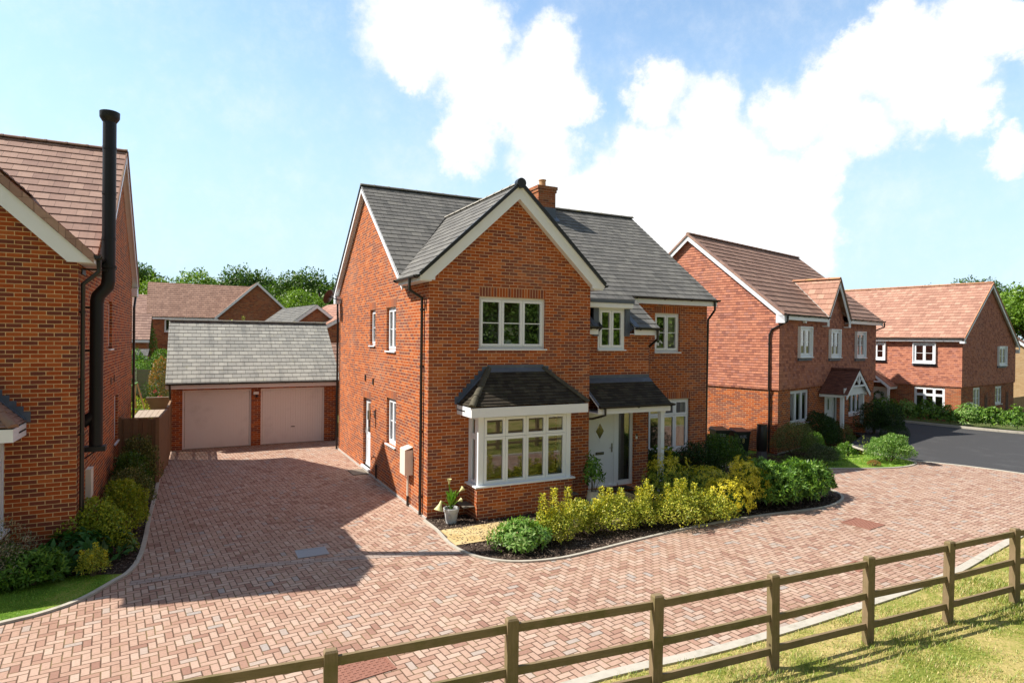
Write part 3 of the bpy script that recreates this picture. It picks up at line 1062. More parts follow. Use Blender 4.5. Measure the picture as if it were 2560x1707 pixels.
# ---------------------------------------------------------------- foliage
def leaf_arrays(P, Dv, N, L, W, fold=0.25):
    """rhombic leaves: P base points, Dv directions, N normals (all n x 3)"""
    Dv = Dv / (np.linalg.norm(Dv, axis=1, keepdims=True) + 1e-9)
    S = np.cross(Dv, N)
    S = S / (np.linalg.norm(S, axis=1, keepdims=True) + 1e-9)
    NN = np.cross(S, Dv)
    L = L[:, None]
    W = W[:, None]
    a = P
    b = P + Dv * L * 0.5 + S * W * 0.5 + NN * W * fold
    c = P + Dv * L
    d = P + Dv * L * 0.5 - S * W * 0.5 + NN * W * fold
    return np.stack([a, b, c, d], 1).reshape(-1, 3)


def quad_mesh(name, verts, mat):
    n = len(verts) // 4
    me = bpy.data.meshes.new(name)
    me.vertices.add(len(verts))
    me.vertices.foreach_set('co', verts.astype(np.float32).ravel())
    me.loops.add(n * 4)
    me.loops.foreach_set('vertex_index', np.arange(n * 4, dtype=np.int32))
    me.polygons.add(n)
    me.polygons.foreach_set('loop_start', np.arange(0, n * 4, 4, dtype=np.int32))
    me.polygons.foreach_set('loop_total', np.full(n, 4, dtype=np.int32))
    me.update(calc_edges=True)
    me.materials.append(mat)
    return me


def unit(v):
    return v / (np.linalg.norm(v, axis=-1, keepdims=True) + 1e-9)


def lump(D, seed, amp=0.2, freq=2.2):
    rs = np.random.default_rng(seed)
    s = np.zeros(len(D))
    for k in range(7):
        a = rs.normal(size=3) * freq * (1 + k * 0.45)
        s += np.sin(D @ a + rs.uniform(0, 6.28)) / (1 + k * 0.5)
    return 1 + amp * s / 1.8


def mound_points(n, rx, ry, h, seed, amp=0.2, inner=0.45, low=-0.15):
    rs = np.random.default_rng(seed)
    D = unit(rs.normal(size=(n * 3, 3)))
    D = D[D[:, 2] > low][:n]
    r = lump(D, seed, amp) * (1 - (1 - inner) * rs.random(len(D)) ** 2.2)
    z0 = 0.34
    P = D * r[:, None] * np.array([rx, ry, h * (1 - z0)]) + np.array([0, 0, h * z0])
    P[:, 2] = np.maximum(P[:, 2], 0.02)
    Nn = unit(D / np.array([rx, ry, h * (1 - z0)]))
    return P, Nn, rs


def f_mound(n, rx, ry, h, L, W, seed, amp=0.2, inner=0.45, upb=0.35, fold=0.25):
    P, Nn, rs = mound_points(n, rx, ry, h, seed, amp, inner)
    k = len(P)
    Dv = unit(Nn * 0.55 + rs.normal(size=(k, 3)) * 0.6 + np.array([0, 0, upb]))
    N2 = unit(Nn + rs.normal(size=(k, 3)) * 0.45 + np.array([0, 0, 0.4]))
    return leaf_arrays(P, Dv, N2, L * (0.6 + 0.7 * rs.random(k)), W * (0.6 + 0.7 * rs.random(k)), fold)


def f_whorls(nc, per, rx, ry, h, L, W, seed, amp=0.2, inner=0.7, droop=-0.15, low=-0.1):
    P, Nn, rs = mound_points(nc, rx, ry, h, seed, amp, inner, low)
    out_ = []
    k = len(P)
    ref = unit(rs.normal(size=(k, 3)))
    A = unit(np.cross(Nn, ref))
    Bv = np.cross(Nn, A)
    up = unit(Nn + np.array([0, 0, 0.6]))
    for j in range(per):
        an = 2 * math.pi * (j / per) + rs.random(k) * 0.5
        el = rs.uniform(-0.1, 0.75, k) + droop
        Dv = A * np.cos(an)[:, None] + Bv * np.sin(an)[:, None] + up * el[:, None]
        out_.append(leaf_arrays(P + rs.normal(size=(k, 3)) * 0.01, Dv, up + rs.normal(size=(k, 3)) * 0.15, L * (0.7 + 0.5 * rs.random(k)), W * (0.7 + 0.5 * rs.random(k))))
    return np.concatenate(out_)


def f_spires(spires, L, W, seed, dens=260, rad=0.05):
    """spires: (x, y, z0, z1, lean x, lean y)"""
    rs = np.random.default_rng(seed)
    out_ = []
    for (x, y, z0, z1, lx, ly) in spires:
        n = int(dens * (z1 - z0)) + 10
        t = rs.random(n)
        z = z0 + (z1 - z0) * t
        an = rs.random(n) * 6.283
        rr = rad * (1.15 - 0.75 * t) * (0.3 + 0.7 * rs.random(n))
        P = np.stack([x + lx * t + np.cos(an) * rr, y + ly * t + np.sin(an) * rr, z], 1)
        Dv = np.stack([np.cos(an), np.sin(an), 0.35 + rs.random(n) * 0.9], 1)
        N2 = np.stack([-np.cos(an) * 0.5, -np.sin(an) * 0.5, np.ones(n)], 1) + rs.normal(size=(n, 3)) * 0.3
        out_.append(leaf_arrays(P, Dv, N2, L * (0.6 + 0.6 * rs.random(n)), W * (0.6 + 0.6 * rs.random(n))))
    return np.concatenate(out_)


def stems(mb, h, rx, ry, seed, n=7, r=0.012):
    rs = random.Random(seed)
    for k in range(n):
        a = rs.random() * 6.28
        d = rs.random() ** 0.5
        tip = V((math.cos(a) * rx * d * 0.8, math.sin(a) * ry * d * 0.8, h * (0.85 - 0.35 * d)))
        mid = tip * 0.5 + V((0, 0, h * 0.1))
        mb.tube([V((math.cos(a) * 0.04, math.sin(a) * 0.04, 0)), mid, tip], r, 5, radii=[r * 1.4, r, r * 0.4])


def link_part(name, me, parent):
    o = bpy.data.objects.new(name, me)
    COL.objects.link(o)
    o.parent = parent
    return o


def shrub(name, label, cat, x, y, parts, h, rx, ry, seed, z=0.0, group=None, st=True, rot=0.0):
    """parts: list of (part name, vertex array, material)"""
    t = thing(name, label, cat, (x, y, z), rot, group)
    for (pn, arr, mt) in parts:
        link_part(pn, quad_mesh(pn, arr, mt), t)
    if st:
        mb = MB()
        stems(mb, h, rx, ry, seed)
        mb.build('stem', M['stem'], t)
    return t

# ================================================================ GROUND
def hg(x, y):
    return -0.006 * max(0.0, x - 19.0)


def gdip(x, y):
    # the garden of the tile-hung house falls gently towards its door
    a = min(1.0, max(0.0, (y - 0.1) / 3.2)) * min(1.0, max(0.0, (x - 11.4) / 2.0)) * min(1.0, max(0.0, (24.0 - x) / 4.0)) * min(1.0, max(0.0, (13.5 - y) / 3.0))
    return -0.43 * a * a * (3 - 2 * a)


mb = MB()
def gz(x, y):
    return -0.03 + hg(min(x, 60), 0) + gdip(x, y)


def gcell(xa, xb, ya, yb):
    p = [V((xa, ya, gz(xa, ya))), V((xb, ya, gz(xb, ya))), V((xb, yb, gz(xb, yb))), V((xa, yb, gz(xa, yb)))]
    mb.face(p, [(q.x, q.y) for q in p])


for i in range(28):
    for j in range(32):
        gcell(11 + 0.5 * i, 11.5 + 0.5 * i, -2 + 0.5 * j, -1.5 + 0.5 * j)
for (xa, xb, ya, yb) in ((-600, 11, -400, -2), (-600, 11, -2, 14), (-600, 11, 14, 700), (11, 25, -400, -2), (11, 25, 14, 700), (25, 60, -400, -2), (25, 60, -2, 14), (25, 60, 14, 700), (60, 700, -400, 700)):
    gcell(xa, xb, ya, yb)
kind(mb.build('ground', M['earth']), 'structure', 'rough ground around the houses')

kerb_near = spline([(-9.5, -7.35), (-5, -7.3), (-0.75, -7.05), (1.65, -7.2), (4.63, -7.17), (7.04, -7.04), (9.2, -6.7), (11.3, -6.35), (14.0, -5.9), (18.9, -5.4)], 5)
tarmac_l = [(18.6, 2.6), (17.9, 1.2), (17.62, -0.3), (18.3, -1.7), (18.7, -3.3), (18.9, -5.4)]
tl = spline(tarmac_l, 5)
pave = [(-11.5, -3.6), (-9.5, -7.35)] + kerb_near[1:] + [q for q in tl[::-1] if q[1] < 0.0] + [(17.6, 0.2), (17.3, 0.1), (16.0, -0.75), (14.4, -0.3), (13.2, 0.35), (12.3, 0.9), (11.6, 1.8), (11.2, 3.2), (10.7, 5.0), (0.6, 5.0), (0.6, 12.5), (-6.5, 12.5), (-6.5, 0)]
pv = poly_sheet('block_paving', pave, 0.0, M['paving'])
kind(pv, 'structure', 'red herringbone block paving of the lane and driveway')

tar = [(q[0], q[1]) for q in tl] + [(19.0, -12), (19.6, -30), (70, -30), (70, -6)]
far_kerb = spline([(70, -16), (50, -8.5), (38, -3.9), (31.2, -0.4), (29.7, 1.2), (29.1, 2.6), (28.75, 4.0), (28.4, 6.0), (28.0, 8.0), (27.2, 10.5), (26.0, 14.5), (24.5, 21)], 5)
# tarmac as strips so that it follows the falling ground
mbt = MB()
bx = [17.0 + 1.0 * i for i in range(54)]


def in_poly(x, y, P):
    c = False
    n = len(P)
    for i in range(n):
        (x1, y1), (x2, y2) = P[i], P[(i + 1) % n]
        if (y1 > y) != (y2 > y) and x < (x2 - x1) * (y - y1) / (y2 - y1) + x1:
            c = not c
    return c


import bmesh
tpoly = [(19.0, -30), (70, -30), (70, -12)] + far_kerb[1:] + [(23.5, 21), (23.5, 6.5), (21.5, 4.0), (18.6, 2.6)] + tl[1:] + [(18.9, -5.4)]
bm = bmesh.new()
vs = [bm.verts.new((x, y, 0.004)) for x, y in tpoly]
bm.faces.new(vs)
for k in range(19, 70, 3):
    bmesh.ops.bisect_plane(bm, geom=bm.verts[:] + bm.edges[:] + bm.faces[:], plane_co=(k, 0, 0), plane_no=(1, 0, 0))
bmesh.ops.triangulate(bm, faces=bm.faces[:])
for v in bm.verts:
    v.co.z = 0.006 + hg(v.co.x, 0)
bm.normal_update()
for f in bm.faces:
    if f.normal.z < 0:
        f.normal_flip()
me = bpy.data.meshes.new('tarmac_road')
bm.to_mesh(me)
bm.free()
uvl = me.uv_layers.new(name='UVMap')
for lp in me.loops:
    co = me.vertices[lp.vertex_index].co
    uvl.data[lp.index].uv = (co.x, co.y)
me.materials.append(M['asphalt'])
o = bpy.data.objects.new('tarmac_road', me)
COL.objects.link(o)
kind(o, 'structure', 'dark tarmac road at the end of the paved lane')

# flush edging between paving and tarmac, kerb on the far side
mb = MB()
strip(mb, tl, -0.06, 0.07, -0.02, 0.02)
kind(mb.build('flush_edging', M['kerb']), 'structure')
mb = MB()
strip(mb, far_kerb, -0.02, -0.16, -0.1, 0.11, hg)
kind(mb.build('road_kerb', M['kerb']), 'structure', 'pale concrete kerb along the hedge')
# near edging along the grass
mb = MB()
strip(mb, kerb_near, -0.15, 0.0, -0.03, 0.035)
kind(mb.build('verge_edging', M['kerb']), 'structure', 'pale concrete edging between the paving and the grass verge')
mb = MB()
lawn = [(q[0], q[1] - 0.14) for q in kerb_near] + [(19.2, -30), (-40, -30), (-40, -9.5)]
o = poly_sheet('grass_verge', lawn, 0.008, M['turf'])
kind(o, 'structure', 'sunlit dry patchy grass verge in the foreground')

# planting bed of the main house, its edging
bed_edge = spline([(-0.06, -0.05), (-0.05, -0.83), (-0.12, -1.75), (-0.03, -2.4), (0.2, -2.87), (0.66, -3.24), (1.44, -3.4), (2.44, -3.3), (3.55, -3.15), (5.41, -2.98), (7.3, -3.0), (8.5, -3.12), (9.5, -3.12), (10.5, -2.75), (11.0, -2.1), (11.1, -1.2), (10.8, 0.2), (10.6, 2.6), (10.6, 4.9)], 5)
bed = bed_edge + [(10.2, 4.9), (10.15, 1.79), (6.7, 1.79), (6.7, 0.49), (4.37, 0.49), (4.37, -0.01), (0.0, -0.01)]
o = poly_sheet('planting_bed', bed, 0.012, M['mulch'])
kind(o, 'structure', 'dark bark mulch bed in front of the main house')
mb = MB()
strip(mb, bed_edge, -0.055, 0.01, -0.02, 0.032)
kind(mb.build('bed_edging', M['kerb']), 'structure', 'pale edging around the front bed')

# yellow flagstone path
fl = MB()
rs = random.Random(3)
px = -0.02
yy = [-0.93, -1.44, -1.97]
for r_ in range(2):
    xx = -0.03 if r_ == 0 else -0.08
    ws = [0.44, 0.62, 0.5, 0.62, 0.6, 0.45, 0.62, 0.5, 0.6, 0.5] if r_ == 0 else [0.7, 0.5, 0.62, 0.45, 0.6, 0.6, 0.5, 0.62, 0.5]
    for wv_ in ws:
        if xx + wv_ > 5.4:
            break
        fl.box(xx + 0.006, xx + wv_ - 0.006, yy[r_ + 1] + 0.006, yy[r_] - 0.006, 0.0, 0.034)
        xx += wv_
for k in range(2):
    fl.box(4.42 + k * 0.62, 5.03 + k * 0.62, -0.92, 0.45, 0.0, 0.037)
kind(fl.build('flagstone_path', M['flag']), 'structure', 'yellow sandstone flag path from the driveway to the front door')

# left: bed and lawn by the neighbour
lk = spline([(-5.55, 12.0), (-5.60, 8.6), (-5.58, 5.0), (-5.58, 2.6), (-5.56, 1.05), (-5.58, -0.07), (-5.68, -0.78), (-5.89, -1.2), (-6.24, -1.79), (-6.68, -2.12), (-7.2, -2.28), (-8.5, -2.7), (-11.5, -3.6)], 5)
i0 = min(range(len(lk)), key=lambda i: abs(lk[i][1] + 0.86))
lb = lk[:i0 + 1] + [(-6.4, -0.62), (-7.5, -0.5), (-11.5, -0.7), (-11.5, 0.0), (-6.56, 0.0), (-6.56, 12.0)]
o = poly_sheet('side_bed', lb, 0.012, M['mulch'])
kind(o, 'structure', 'bark mulch bed beside the left house')
ll = lk[i0:] + [(-11.5, -0.7), (-7.5, -0.5), (-6.4, -0.62)]
o = poly_sheet('small_lawn', ll, 0.012, M['turfgreen'])
kind(o, 'structure', 'small green lawn in front of the left house')
mb = MB()
strip(mb, lk, -0.03, 0.05, -0.02, 0.036)
kind(mb.build('lawn_edging', M['kerb']), 'structure', 'pale curved edging along the driveway')

# pale row of setts across the driveway mouth
band = spline([(-5.62, -1.36), (-4.46, -1.34), (-3.01, -1.5), (-1.2, -1.95), (-0.06, -2.3)], 6)
mb = MB()
for i in range(len(band) - 1):
    (xa, ya), (xb, yb) = band[i], band[i + 1]
    dl = i * 0.2338
    p = [V((xa, ya - 0.105, 0.004)), V((xb, yb - 0.105, 0.004)), V((xb, yb + 0.105, 0.004)), V((xa, ya + 0.105, 0.004))]
    l0 = sum(math.dist(band[k], band[k + 1]) for k in range(i))
    l1 = l0 + math.dist(band[i], band[i + 1])
    mb.face(p, [(l0, 0), (l1, 0), (l1, 0.21), (l0, 0.21)])
kind(mb.build('sett_band', M['band']), 'structure', 'two rows of paler setts across the mouth of the driveway')

# lawn in front of the tile-hung house
l2 = spline([(11.9, 1.5), (12.3, 0.6), (13.2, 0.15), (14.4, -0.45), (16.0, -0.95), (17.3, -0.7), (17.6, 0.4)], 5)
lawn2 = l2 + [(18.6, 2.6), (21.5, 4.0), (23.4, 6.0), (22.0, 8.0), (14.5, 6.0), (11.3, 6.5), (11.3, 3.2)]
o = poly_sheet('front_lawn', lawn2, 0.012, M['turfgreen'], hfun=gdip, fine=True)
kind(o, 'structure', 'small front lawn of the tile-hung house')
mb = MB()
strip(mb, l2, -0.05, 0.02, -0.02, 0.03)
kind(mb.build('front_lawn_edging', M['kerb']), 'structure')
o = poly_sheet('front_lawn_bed', [(11.6, 1.9), (12.6, 1.0), (14.0, 0.15), (14.9, 1.2), (16.8, 2.6), (19.0, 3.8), (21.3, 4.3), (22.8, 6.2), (21.0, 6.2), (15.7, 4.4), (11.4, 6.3), (11.4, 3.3)], 0.020, M['mulch'], hfun=gdip, fine=True)
kind(o, 'structure')

# back garden behind the left fence
o = poly_sheet('back_garden', [(-12, 12.2), (-5.7, 12.2), (-5.7, 40), (-30, 40), (-30, 12.2)], 0.004, M['turfgreen'])
kind(o, 'structure')

# ================================================================ MAIN HOUSE
H = thing('brick_house', 'large red brick house with grey slate roofs, front gable and bay window, in the centre', 'house')
FRONT, LEFT, RIGHTN, BACK = V((0, -1, 0)), V((-1, 0, 0)), V((1, 0, 0)), V((0, 1, 0))
UX, UY = V((1, 0, 0)), V((0, 1, 0))
W, DD = 4.36, 9.76
Y2, X2 = 1.8, 10.15
KM = 0.756
RZ, RY = 8.78, 5.96
zf = lambda y: RZ - KM * (RY - y)       # front slope
zb = lambda y: RZ - KM * (y - RY)       # rear slope
GX, GZ, GK = 2.18, 7.80, 0.93
zg = lambda x: GZ - GK * abs(x - GX)

wl = MB()
# front gable wall
wall(wl, (0, 0, 0), UX, W, 0, 5.39, [(1.2375, 3.0375, 3.86, 5.09), (1.05, 3.40, 0.8, 2.36)], FRONT, 0.1)
wl.face([V((0, 0, 5.39)), V((W, 0, 5.39)), V((W, 0, zg(W) - 0.1)), V((GX, 0, GZ - 0.1)), V((0, 0, zg(0) - 0.1))])
# left side wall with its openings
side_open = [(2.58, 3.48, 3.74, 4.92), (4.66, 5.27, 3.86, 4.92), (2.5, 3.38, 1.22, 2.47), (5.12, 6.02, 0.16, 2.25)]
wall(wl, (0, 0, 0), UY, DD, 0, 5.15, [(a, b, c_, d) for a, b, c_, d in side_open], LEFT, 0.1)
wl.face([V((0, 0, 5.15)), V((0, 0, zg(0) - 0.1)), V((0, 2.02, zg(0) - 0.1)), V((0, RY, RZ - 0.12)), V((0, DD, zb(DD) - 0.12)), V((0, DD, 5.15))])
# middle bay wall
YM, XM = 0.5, 6.7
wall(wl, (W, YM, 0), UX, XM - W, 0, 4.62, [(0.3, 1.86, 0.1, 2.2), (0.59, 1.46, 3.84, 4.62)], FRONT, 0.1)
wall(wl, (W, 0, 0), UY, 2.0, 0, 5.5, [], RIGHTN)
wl.face([V((XM, YM, 0)), V((XM, Y2, 0)), V((XM, Y2, zf(Y2) - 0.1)), V((XM, YM, zf(YM) - 0.1))])
# right hand wall
wall(wl, (XM, Y2, 0), UX, X2 - XM, 0, 5.36, [(1.30, 2.31, 3.74, 4.95), (1.09, 2.76, 0.62, 2.26)], FRONT, 0.1)
# right side and back
wl.face([V((X2, Y2, 0)), V((X2, DD, 0)), V((X2, DD, zb(DD) - 0.12)), V((X2, RY, RZ - 0.12)), V((X2, Y2, zf(Y2) - 0.1))])
wl.face([V((X2, DD, 0)), V((0, DD, 0)), V((0, DD, 5.7)), V((X2, DD, 5.7))])
wall_o = wl.build('wall', M['brick'], H)
# projecting plinth: a slightly stained lower course line is part of the brick

for (o_, u_, n_, a0, a1, z) in (((0, 0, 0), UX, FRONT, 1.2375, 3.0375, 5.09), ((XM, Y2, 0), UX, FRONT, 1.26, 2.35, 4.95), ((XM, Y2, 0), UX, FRONT, 1.05, 2.80, 2.26),
                               ((0, 0, 0), UY, LEFT, 2.54, 3.52, 4.92), ((0, 0, 0), UY, LEFT, 4.62, 5.31, 4.92), ((0, 0, 0), UY, LEFT, 2.46, 3.42, 2.47), ((0, 0, 0), UY, LEFT, 5.08, 6.06, 2.25)):
    lintel(H, o_, u_, n_, a0, a1, z)

window(H, (1.2375, 0, 3.86), UX, FRONT, 1.8, 1.23, 3, curtain=[(0.93, 1.0)])
window(H, (W + 0.59, YM - 0.04, 3.84), UX, FRONT, 0.87, 1.12, 2, recess=0.03)
window(H, (XM + 1.30, Y2, 3.74), UX, FRONT, 1.01, 1.21, 2, curtain=[(0.62, 0.95)])
window(H, (XM + 1.09, Y2, 0.62), UX, FRONT, 1.67, 1.64, 3, transom=0.70, bar=False, curtain=[(0.0, 0.06), (0.86, 1.0)])
window(H, (0, 2.58, 3.74), UY, LEFT, 0.90, 1.18, 2, curtain=[(0.05, 0.95)])
window(H, (0, 4.66, 3.86), UY, LEFT, 0.61, 1.06, 1, curtain=[(0.0, 1.0)])
window(H, (0, 2.5, 1.22), UY, LEFT, 0.88, 1.25, 2, curtain=[(0.1, 0.9)])

# side door
db = MB()
P0 = V((0.09, 5.12, 0.16))
for a0, a1, z0, z1, d0, d1 in ((0, 0.07, 0, 2.09, -0.05, 0.0), (0.83, 0.90, 0, 2.09, -0.05, 0.0), (0.07, 0.83, 2.02, 2.09, -0.05, 0.0), (0.07, 0.83, 0, 0.06, -0.05, 0.02),
                               (0.08, 0.82, 0.06, 1.02, -0.04, -0.01), (0.08, 0.20, 1.02, 2.01, -0.04, -0.01), (0.70, 0.82, 1.02, 2.01, -0.04, -0.01), (0.2, 0.7, 1.88, 2.01, -0.04, -0.01),
                               (0.18, 0.72, 0.2, 0.24, -0.01, 0.0), (0.18, 0.72, 0.84, 0.88, -0.01, 0.0), (0.18, 0.22, 0.24, 0.84, -0.01, 0.0), (0.68, 0.72, 0.24, 0.84, -0.01, 0.0)):
    db.obox(P0 + V((-d0, a0, z0)), V((d0 - d1, 0, 0)), V((0, a1 - a0, 0)), V((0, 0, z1 - z0)))
side_door = plabel(db.build('door', M['white'], H), 'white half glazed side door')
MB().face([P0 + V((0.02, 0.2, 1.02)), P0 + V((0.02, 0.2, 1.88)), P0 + V((0.02, 0.7, 1.88)), P0 + V((0.02, 0.7, 1.02))]).build('pane', M['glass'], side_door)
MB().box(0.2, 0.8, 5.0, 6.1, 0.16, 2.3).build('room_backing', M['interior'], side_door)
MB().obox(P0 + V((-0.02, 0.76, 1.0)), V((-0.03, 0, 0)), V((0, 0.03, 0)), V((0, 0, 0.16))).build('handle', M['steel'], side_door)
MB().box(-0.06, 0.1, 5.08, 6.06, 0.10, 0.16).build('sill', M['white'], side_door)

# ---- front door with side light
dm = MB()
ox, oy, oz = W + 0.3, YM + 0.08, 0.1
for a0, a1, z0, z1, d0, d1 in ((0, 0.05, 0, 2.1, 0, 0.06), (0.05, 0.93, 0.05, 2.05, 0.02, 0.06), (0.93, 1.02, 0, 2.1, 0, 0.06), (1.02, 1.08, 0.05, 2.05, 0.0, 0.06), (1.48, 1.56, 0, 2.1, 0, 0.06), (1.08, 1.48, 2.0, 2.1, 0, 0.06),
                               (1.08, 1.48, 0, 0.13, 0, 0.06), (0.05, 0.93, 2.05, 2.1, 0, 0.06), (0.0, 1.02, 0.0, 0.05, -0.03, 0.06)):
    dm.box(ox + a0, ox + a1, oy + d0, oy + d1, oz + z0, oz + z1)
fd = plabel(dm.build('door', M['doorwhite'], H), 'white front door with diamond pane, letterbox and tall side light')
dmd = MB()
cx, cz, hw, hh = ox + 0.46, oz + 1.52, 0.135, 0.22
out_ = [(0, hh + 0.07), (hw + 0.045, 0), (0, -hh - 0.07), (-hw - 0.045, 0)]
inn = [(0, hh), (hw, 0), (0, -hh), (-hw, 0)]
for k in range(4):
    a, b = out_[k], out_[(k + 1) % 4]
    c_, d = inn[(k + 1) % 4], inn[k]
    dmd.face([V((cx + q[0], oy + 0.008, cz + q[1])) for q in (a, d, c_, b)])
    for (m1, m2) in ((a, b), (d, c_)):
        dmd.face([V((cx + m1[0], oy + 0.008, cz + m1[1])), V((cx + m2[0], oy + 0.008, cz + m2[1])), V((cx + m2[0], oy + 0.021, cz + m2[1])), V((cx + m1[0], oy + 0.021, cz + m1[1]))])
dmd.build('pane_moulding', M['white'], fd)
MB().face([V((cx + q[0], oy + 0.012, cz + q[1])) for q in inn][::-1]).build('pane', M['glass'], fd)
dk = MB()
dk.face([V((cx + q[0], oy + 0.0185, cz + q[1])) for q in inn][::-1])
dk.face([V((cx - 0.005, oy + 0.0115, cz - hh)), V((cx + 0.005, oy + 0.0115, cz - hh)), V((cx + 0.005, oy + 0.0115, cz + hh)), V((cx - 0.005, oy + 0.0115, cz + hh))])
dk.build('dark_backing', M['interior'], fd)
MB().face([V((ox + 1.08, oy + 0.035, oz + 0.13)), V((ox + 1.48, oy + 0.035, oz + 0.13)), V((ox + 1.48, oy + 0.035, oz + 2.0)), V((ox + 1.08, oy + 0.035, oz + 2.0))]).build('side_pane', M['glass'], fd)
MB().box(ox + 0.9, ox + 1.56, oy + 0.2, oy + 0.9, oz, oz + 2.1).build('hall_backing', M['interior'], fd)
hd = MB()
hd.obox((ox + 0.845, oy + 0.0, oz + 0.93), (0.035, 0, 0), (0, 0.02, 0), (0, 0, 0.24))
hd.tube([(ox + 0.862, oy + 0.0, oz + 1.06), (ox + 0.862, oy - 0.04, oz + 1.06), (ox + 0.75, oy - 0.045, oz + 1.06)], 0.009, 8)
hd.build('handle', M['steel'], fd)
lbx = MB()
lbx.box(ox + 0.33, ox + 0.60, oy + 0.006, oy + 0.02, oz + 0.88, oz + 0.95)
lbx.build('letterbox', M['black'], fd)
MB().box(ox + 0.355, ox + 0.575, oy + 0.001, oy + 0.006, oz + 0.895, oz + 0.935).build('letter_flap', M['steel'], fd)
# three small numerals above the diamond
nm = MB()
for k, hgt_ in enumerate((0.05, 0.06, 0.05)):
    nm.box(ox + 0.42 + k * 0.045, ox + 0.428 + k * 0.045, oy + 0.012, oy + 0.02, oz + 1.86, oz + 1.86 + hgt_)
nm.build('door_numerals', M['steel'], fd)
bb = MB()
bb.box(W + 1.90, W + 1.96, YM - 0.02, YM, 1.36, 1.47)
bell = bb.build('doorbell', M['meter'], H)
MB().box(W + 1.905, W + 1.955, YM - 0.028, YM - 0.02, 1.43, 1.5).build('bell_camera', M['black'], bell)
st_ = MB()
st_.box(W + 0.25, W + 1.95, YM - 0.34, YM, 0.0, 0.1)
st_.build('doorstep', M['brick'], H)

# ---- main roof
OX0, OX1 = -0.15, 10.28
rf = MB()
E0 = 1.5
yv = RY - (RZ - GZ) / KM       # where the gable ridge meets the main slope
gl, gr = -0.30, 4.66
ze_g = zg(gl)
yl = RY - (RZ - ze_g) / KM      # gable eave meets the main slope
# front slope, left of the gable (above the valley), behind the gable ridge and right of it
courses(rf, [(OX0, yl, ze_g), (OX0, RY, RZ), (GX, RY, RZ), (GX, yv, GZ), (gl + 0.15, yl + (yv - yl) * 0.06, zf(yl + (yv - yl) * 0.06))], 0.235, 0.013)
yr = yl
courses(rf, [(GX, RY, RZ), (W + 0.30, RY, RZ), (W + 0.3, yr, zf(yr)), (GX, yv, GZ)], 0.235, 0.013)
courses(rf, [(W + 0.30, E0, zf(E0)), (OX1, E0, zf(E0)), (OX1, RY, RZ), (W + 0.30, RY, RZ)], 0.235, 0.013)
courses(rf, [(W, E0, zf(E0)), (W + 0.30, E0, zf(E0)), (W + 0.30, yr, zf(yr)), (W, yr, zf(yr))], 0.235, 0.013)
# catslide over the middle bay
EL = 0.22
courses(rf, [(W, 1.18, zf(1.18)), (6.85, 1.18, zf(1.18)), (6.85, E0, zf(E0)), (W, E0, zf(E0))], 0.235, 0.013)
courses(rf, [(5.98, EL, zf(EL)), (6.85, EL, zf(EL)), (6.85, 1.18, zf(1.18)), (5.98, 1.18, zf(1.18))], 0.235, 0.013)
courses(rf, [(W, EL, zf(EL)), (W + 0.42, EL, zf(EL)), (W + 0.42, 1.18, zf(1.18)), (W, 1.18, zf(1.18))], 0.235, 0.013)
# rear slope
RE = 10.1
courses(rf, [(OX0, RE, zb(RE)), (OX1, RE, zb(RE)), (OX1, RY, RZ), (OX0, RY, RZ)], 0.235, 0.013)
# gable roof
GY = -0.22
courses(rf, [(gl, GY, ze_g), (gl, yl, ze_g), (GX, yv, GZ), (GX, GY, GZ)], 0.235, 0.013)
courses(rf, [(gr, GY, ze_g), (gr, yl, ze_g), (GX, yv, GZ), (GX, GY, GZ)], 0.235, 0.013)
roof_o = rf.build('roof', M['slate'], H)
us = MB()
slab(us, [(OX0, yl, ze_g - 0.01), (OX0, RY, RZ - 0.01), (OX1, RY, RZ - 0.01), (OX1, yl, ze_g - 0.01)], 0.07)
slab(us, [(W, E0, zf(E0) - 0.01), (OX1, E0, zf(E0) - 0.01), (OX1, yl, ze_g - 0.01), (W, yl, ze_g - 0.01)], 0.05)
slab(us, [(5.98, EL, zf(EL) - 0.01), (6.85, EL, zf(EL) - 0.01), (6.85, E0, zf(E0) - 0.01), (5.98, E0, zf(E0) - 0.01)], 0.05)
slab(us, [(OX0, RE, zb(RE) - 0.01), (OX1, RE, zb(RE) - 0.01), (OX1, RY, RZ - 0.01), (OX0, RY, RZ - 0.01)], 0.07)
slab(us, [(gl, GY, ze_g - 0.01), (gl, yl, ze_g - 0.01), (GX, yv, GZ - 0.01), (GX, GY, GZ - 0.01)], 0.05)
slab(us, [(gr, GY, ze_g - 0.01), (gr, yl, ze_g - 0.01), (GX, yv, GZ - 0.01), (GX, GY, GZ - 0.01)], 0.05)
us.build('roof_underside', M['whitewood'], H)
ridge(H, (OX0 - 0.02, RY, RZ + 0.03), (5.75, RY, RZ + 0.03), M['ridge_grey'])
ridge(H, (6.5, RY, RZ + 0.03), (OX1 + 0.02, RY, RZ + 0.03), M['ridge_grey'])
ridge(H, (GX, GY + 0.02, GZ + 0.02), (GX, yv + 0.1, GZ + 0.02), M['ridge_pale'], r=0.075)
# valley leads
vm_ = MB()
vm_.bar((gl + 0.12, yl - 0.02, ze_g + 0.05), (GX, yv, GZ + 0.03), 0.05, 0.03, up=(-0.3, -0.5, 0.8))
vm_.cut()
vm_.bar((gr - 0.1, yl, ze_g + 0.03), (GX, yv, GZ + 0.03), 0.05, 0.03, up=(0.3, -0.5, 0.8))
vm_.build_each('valley_lead', M['darkslot'], H)
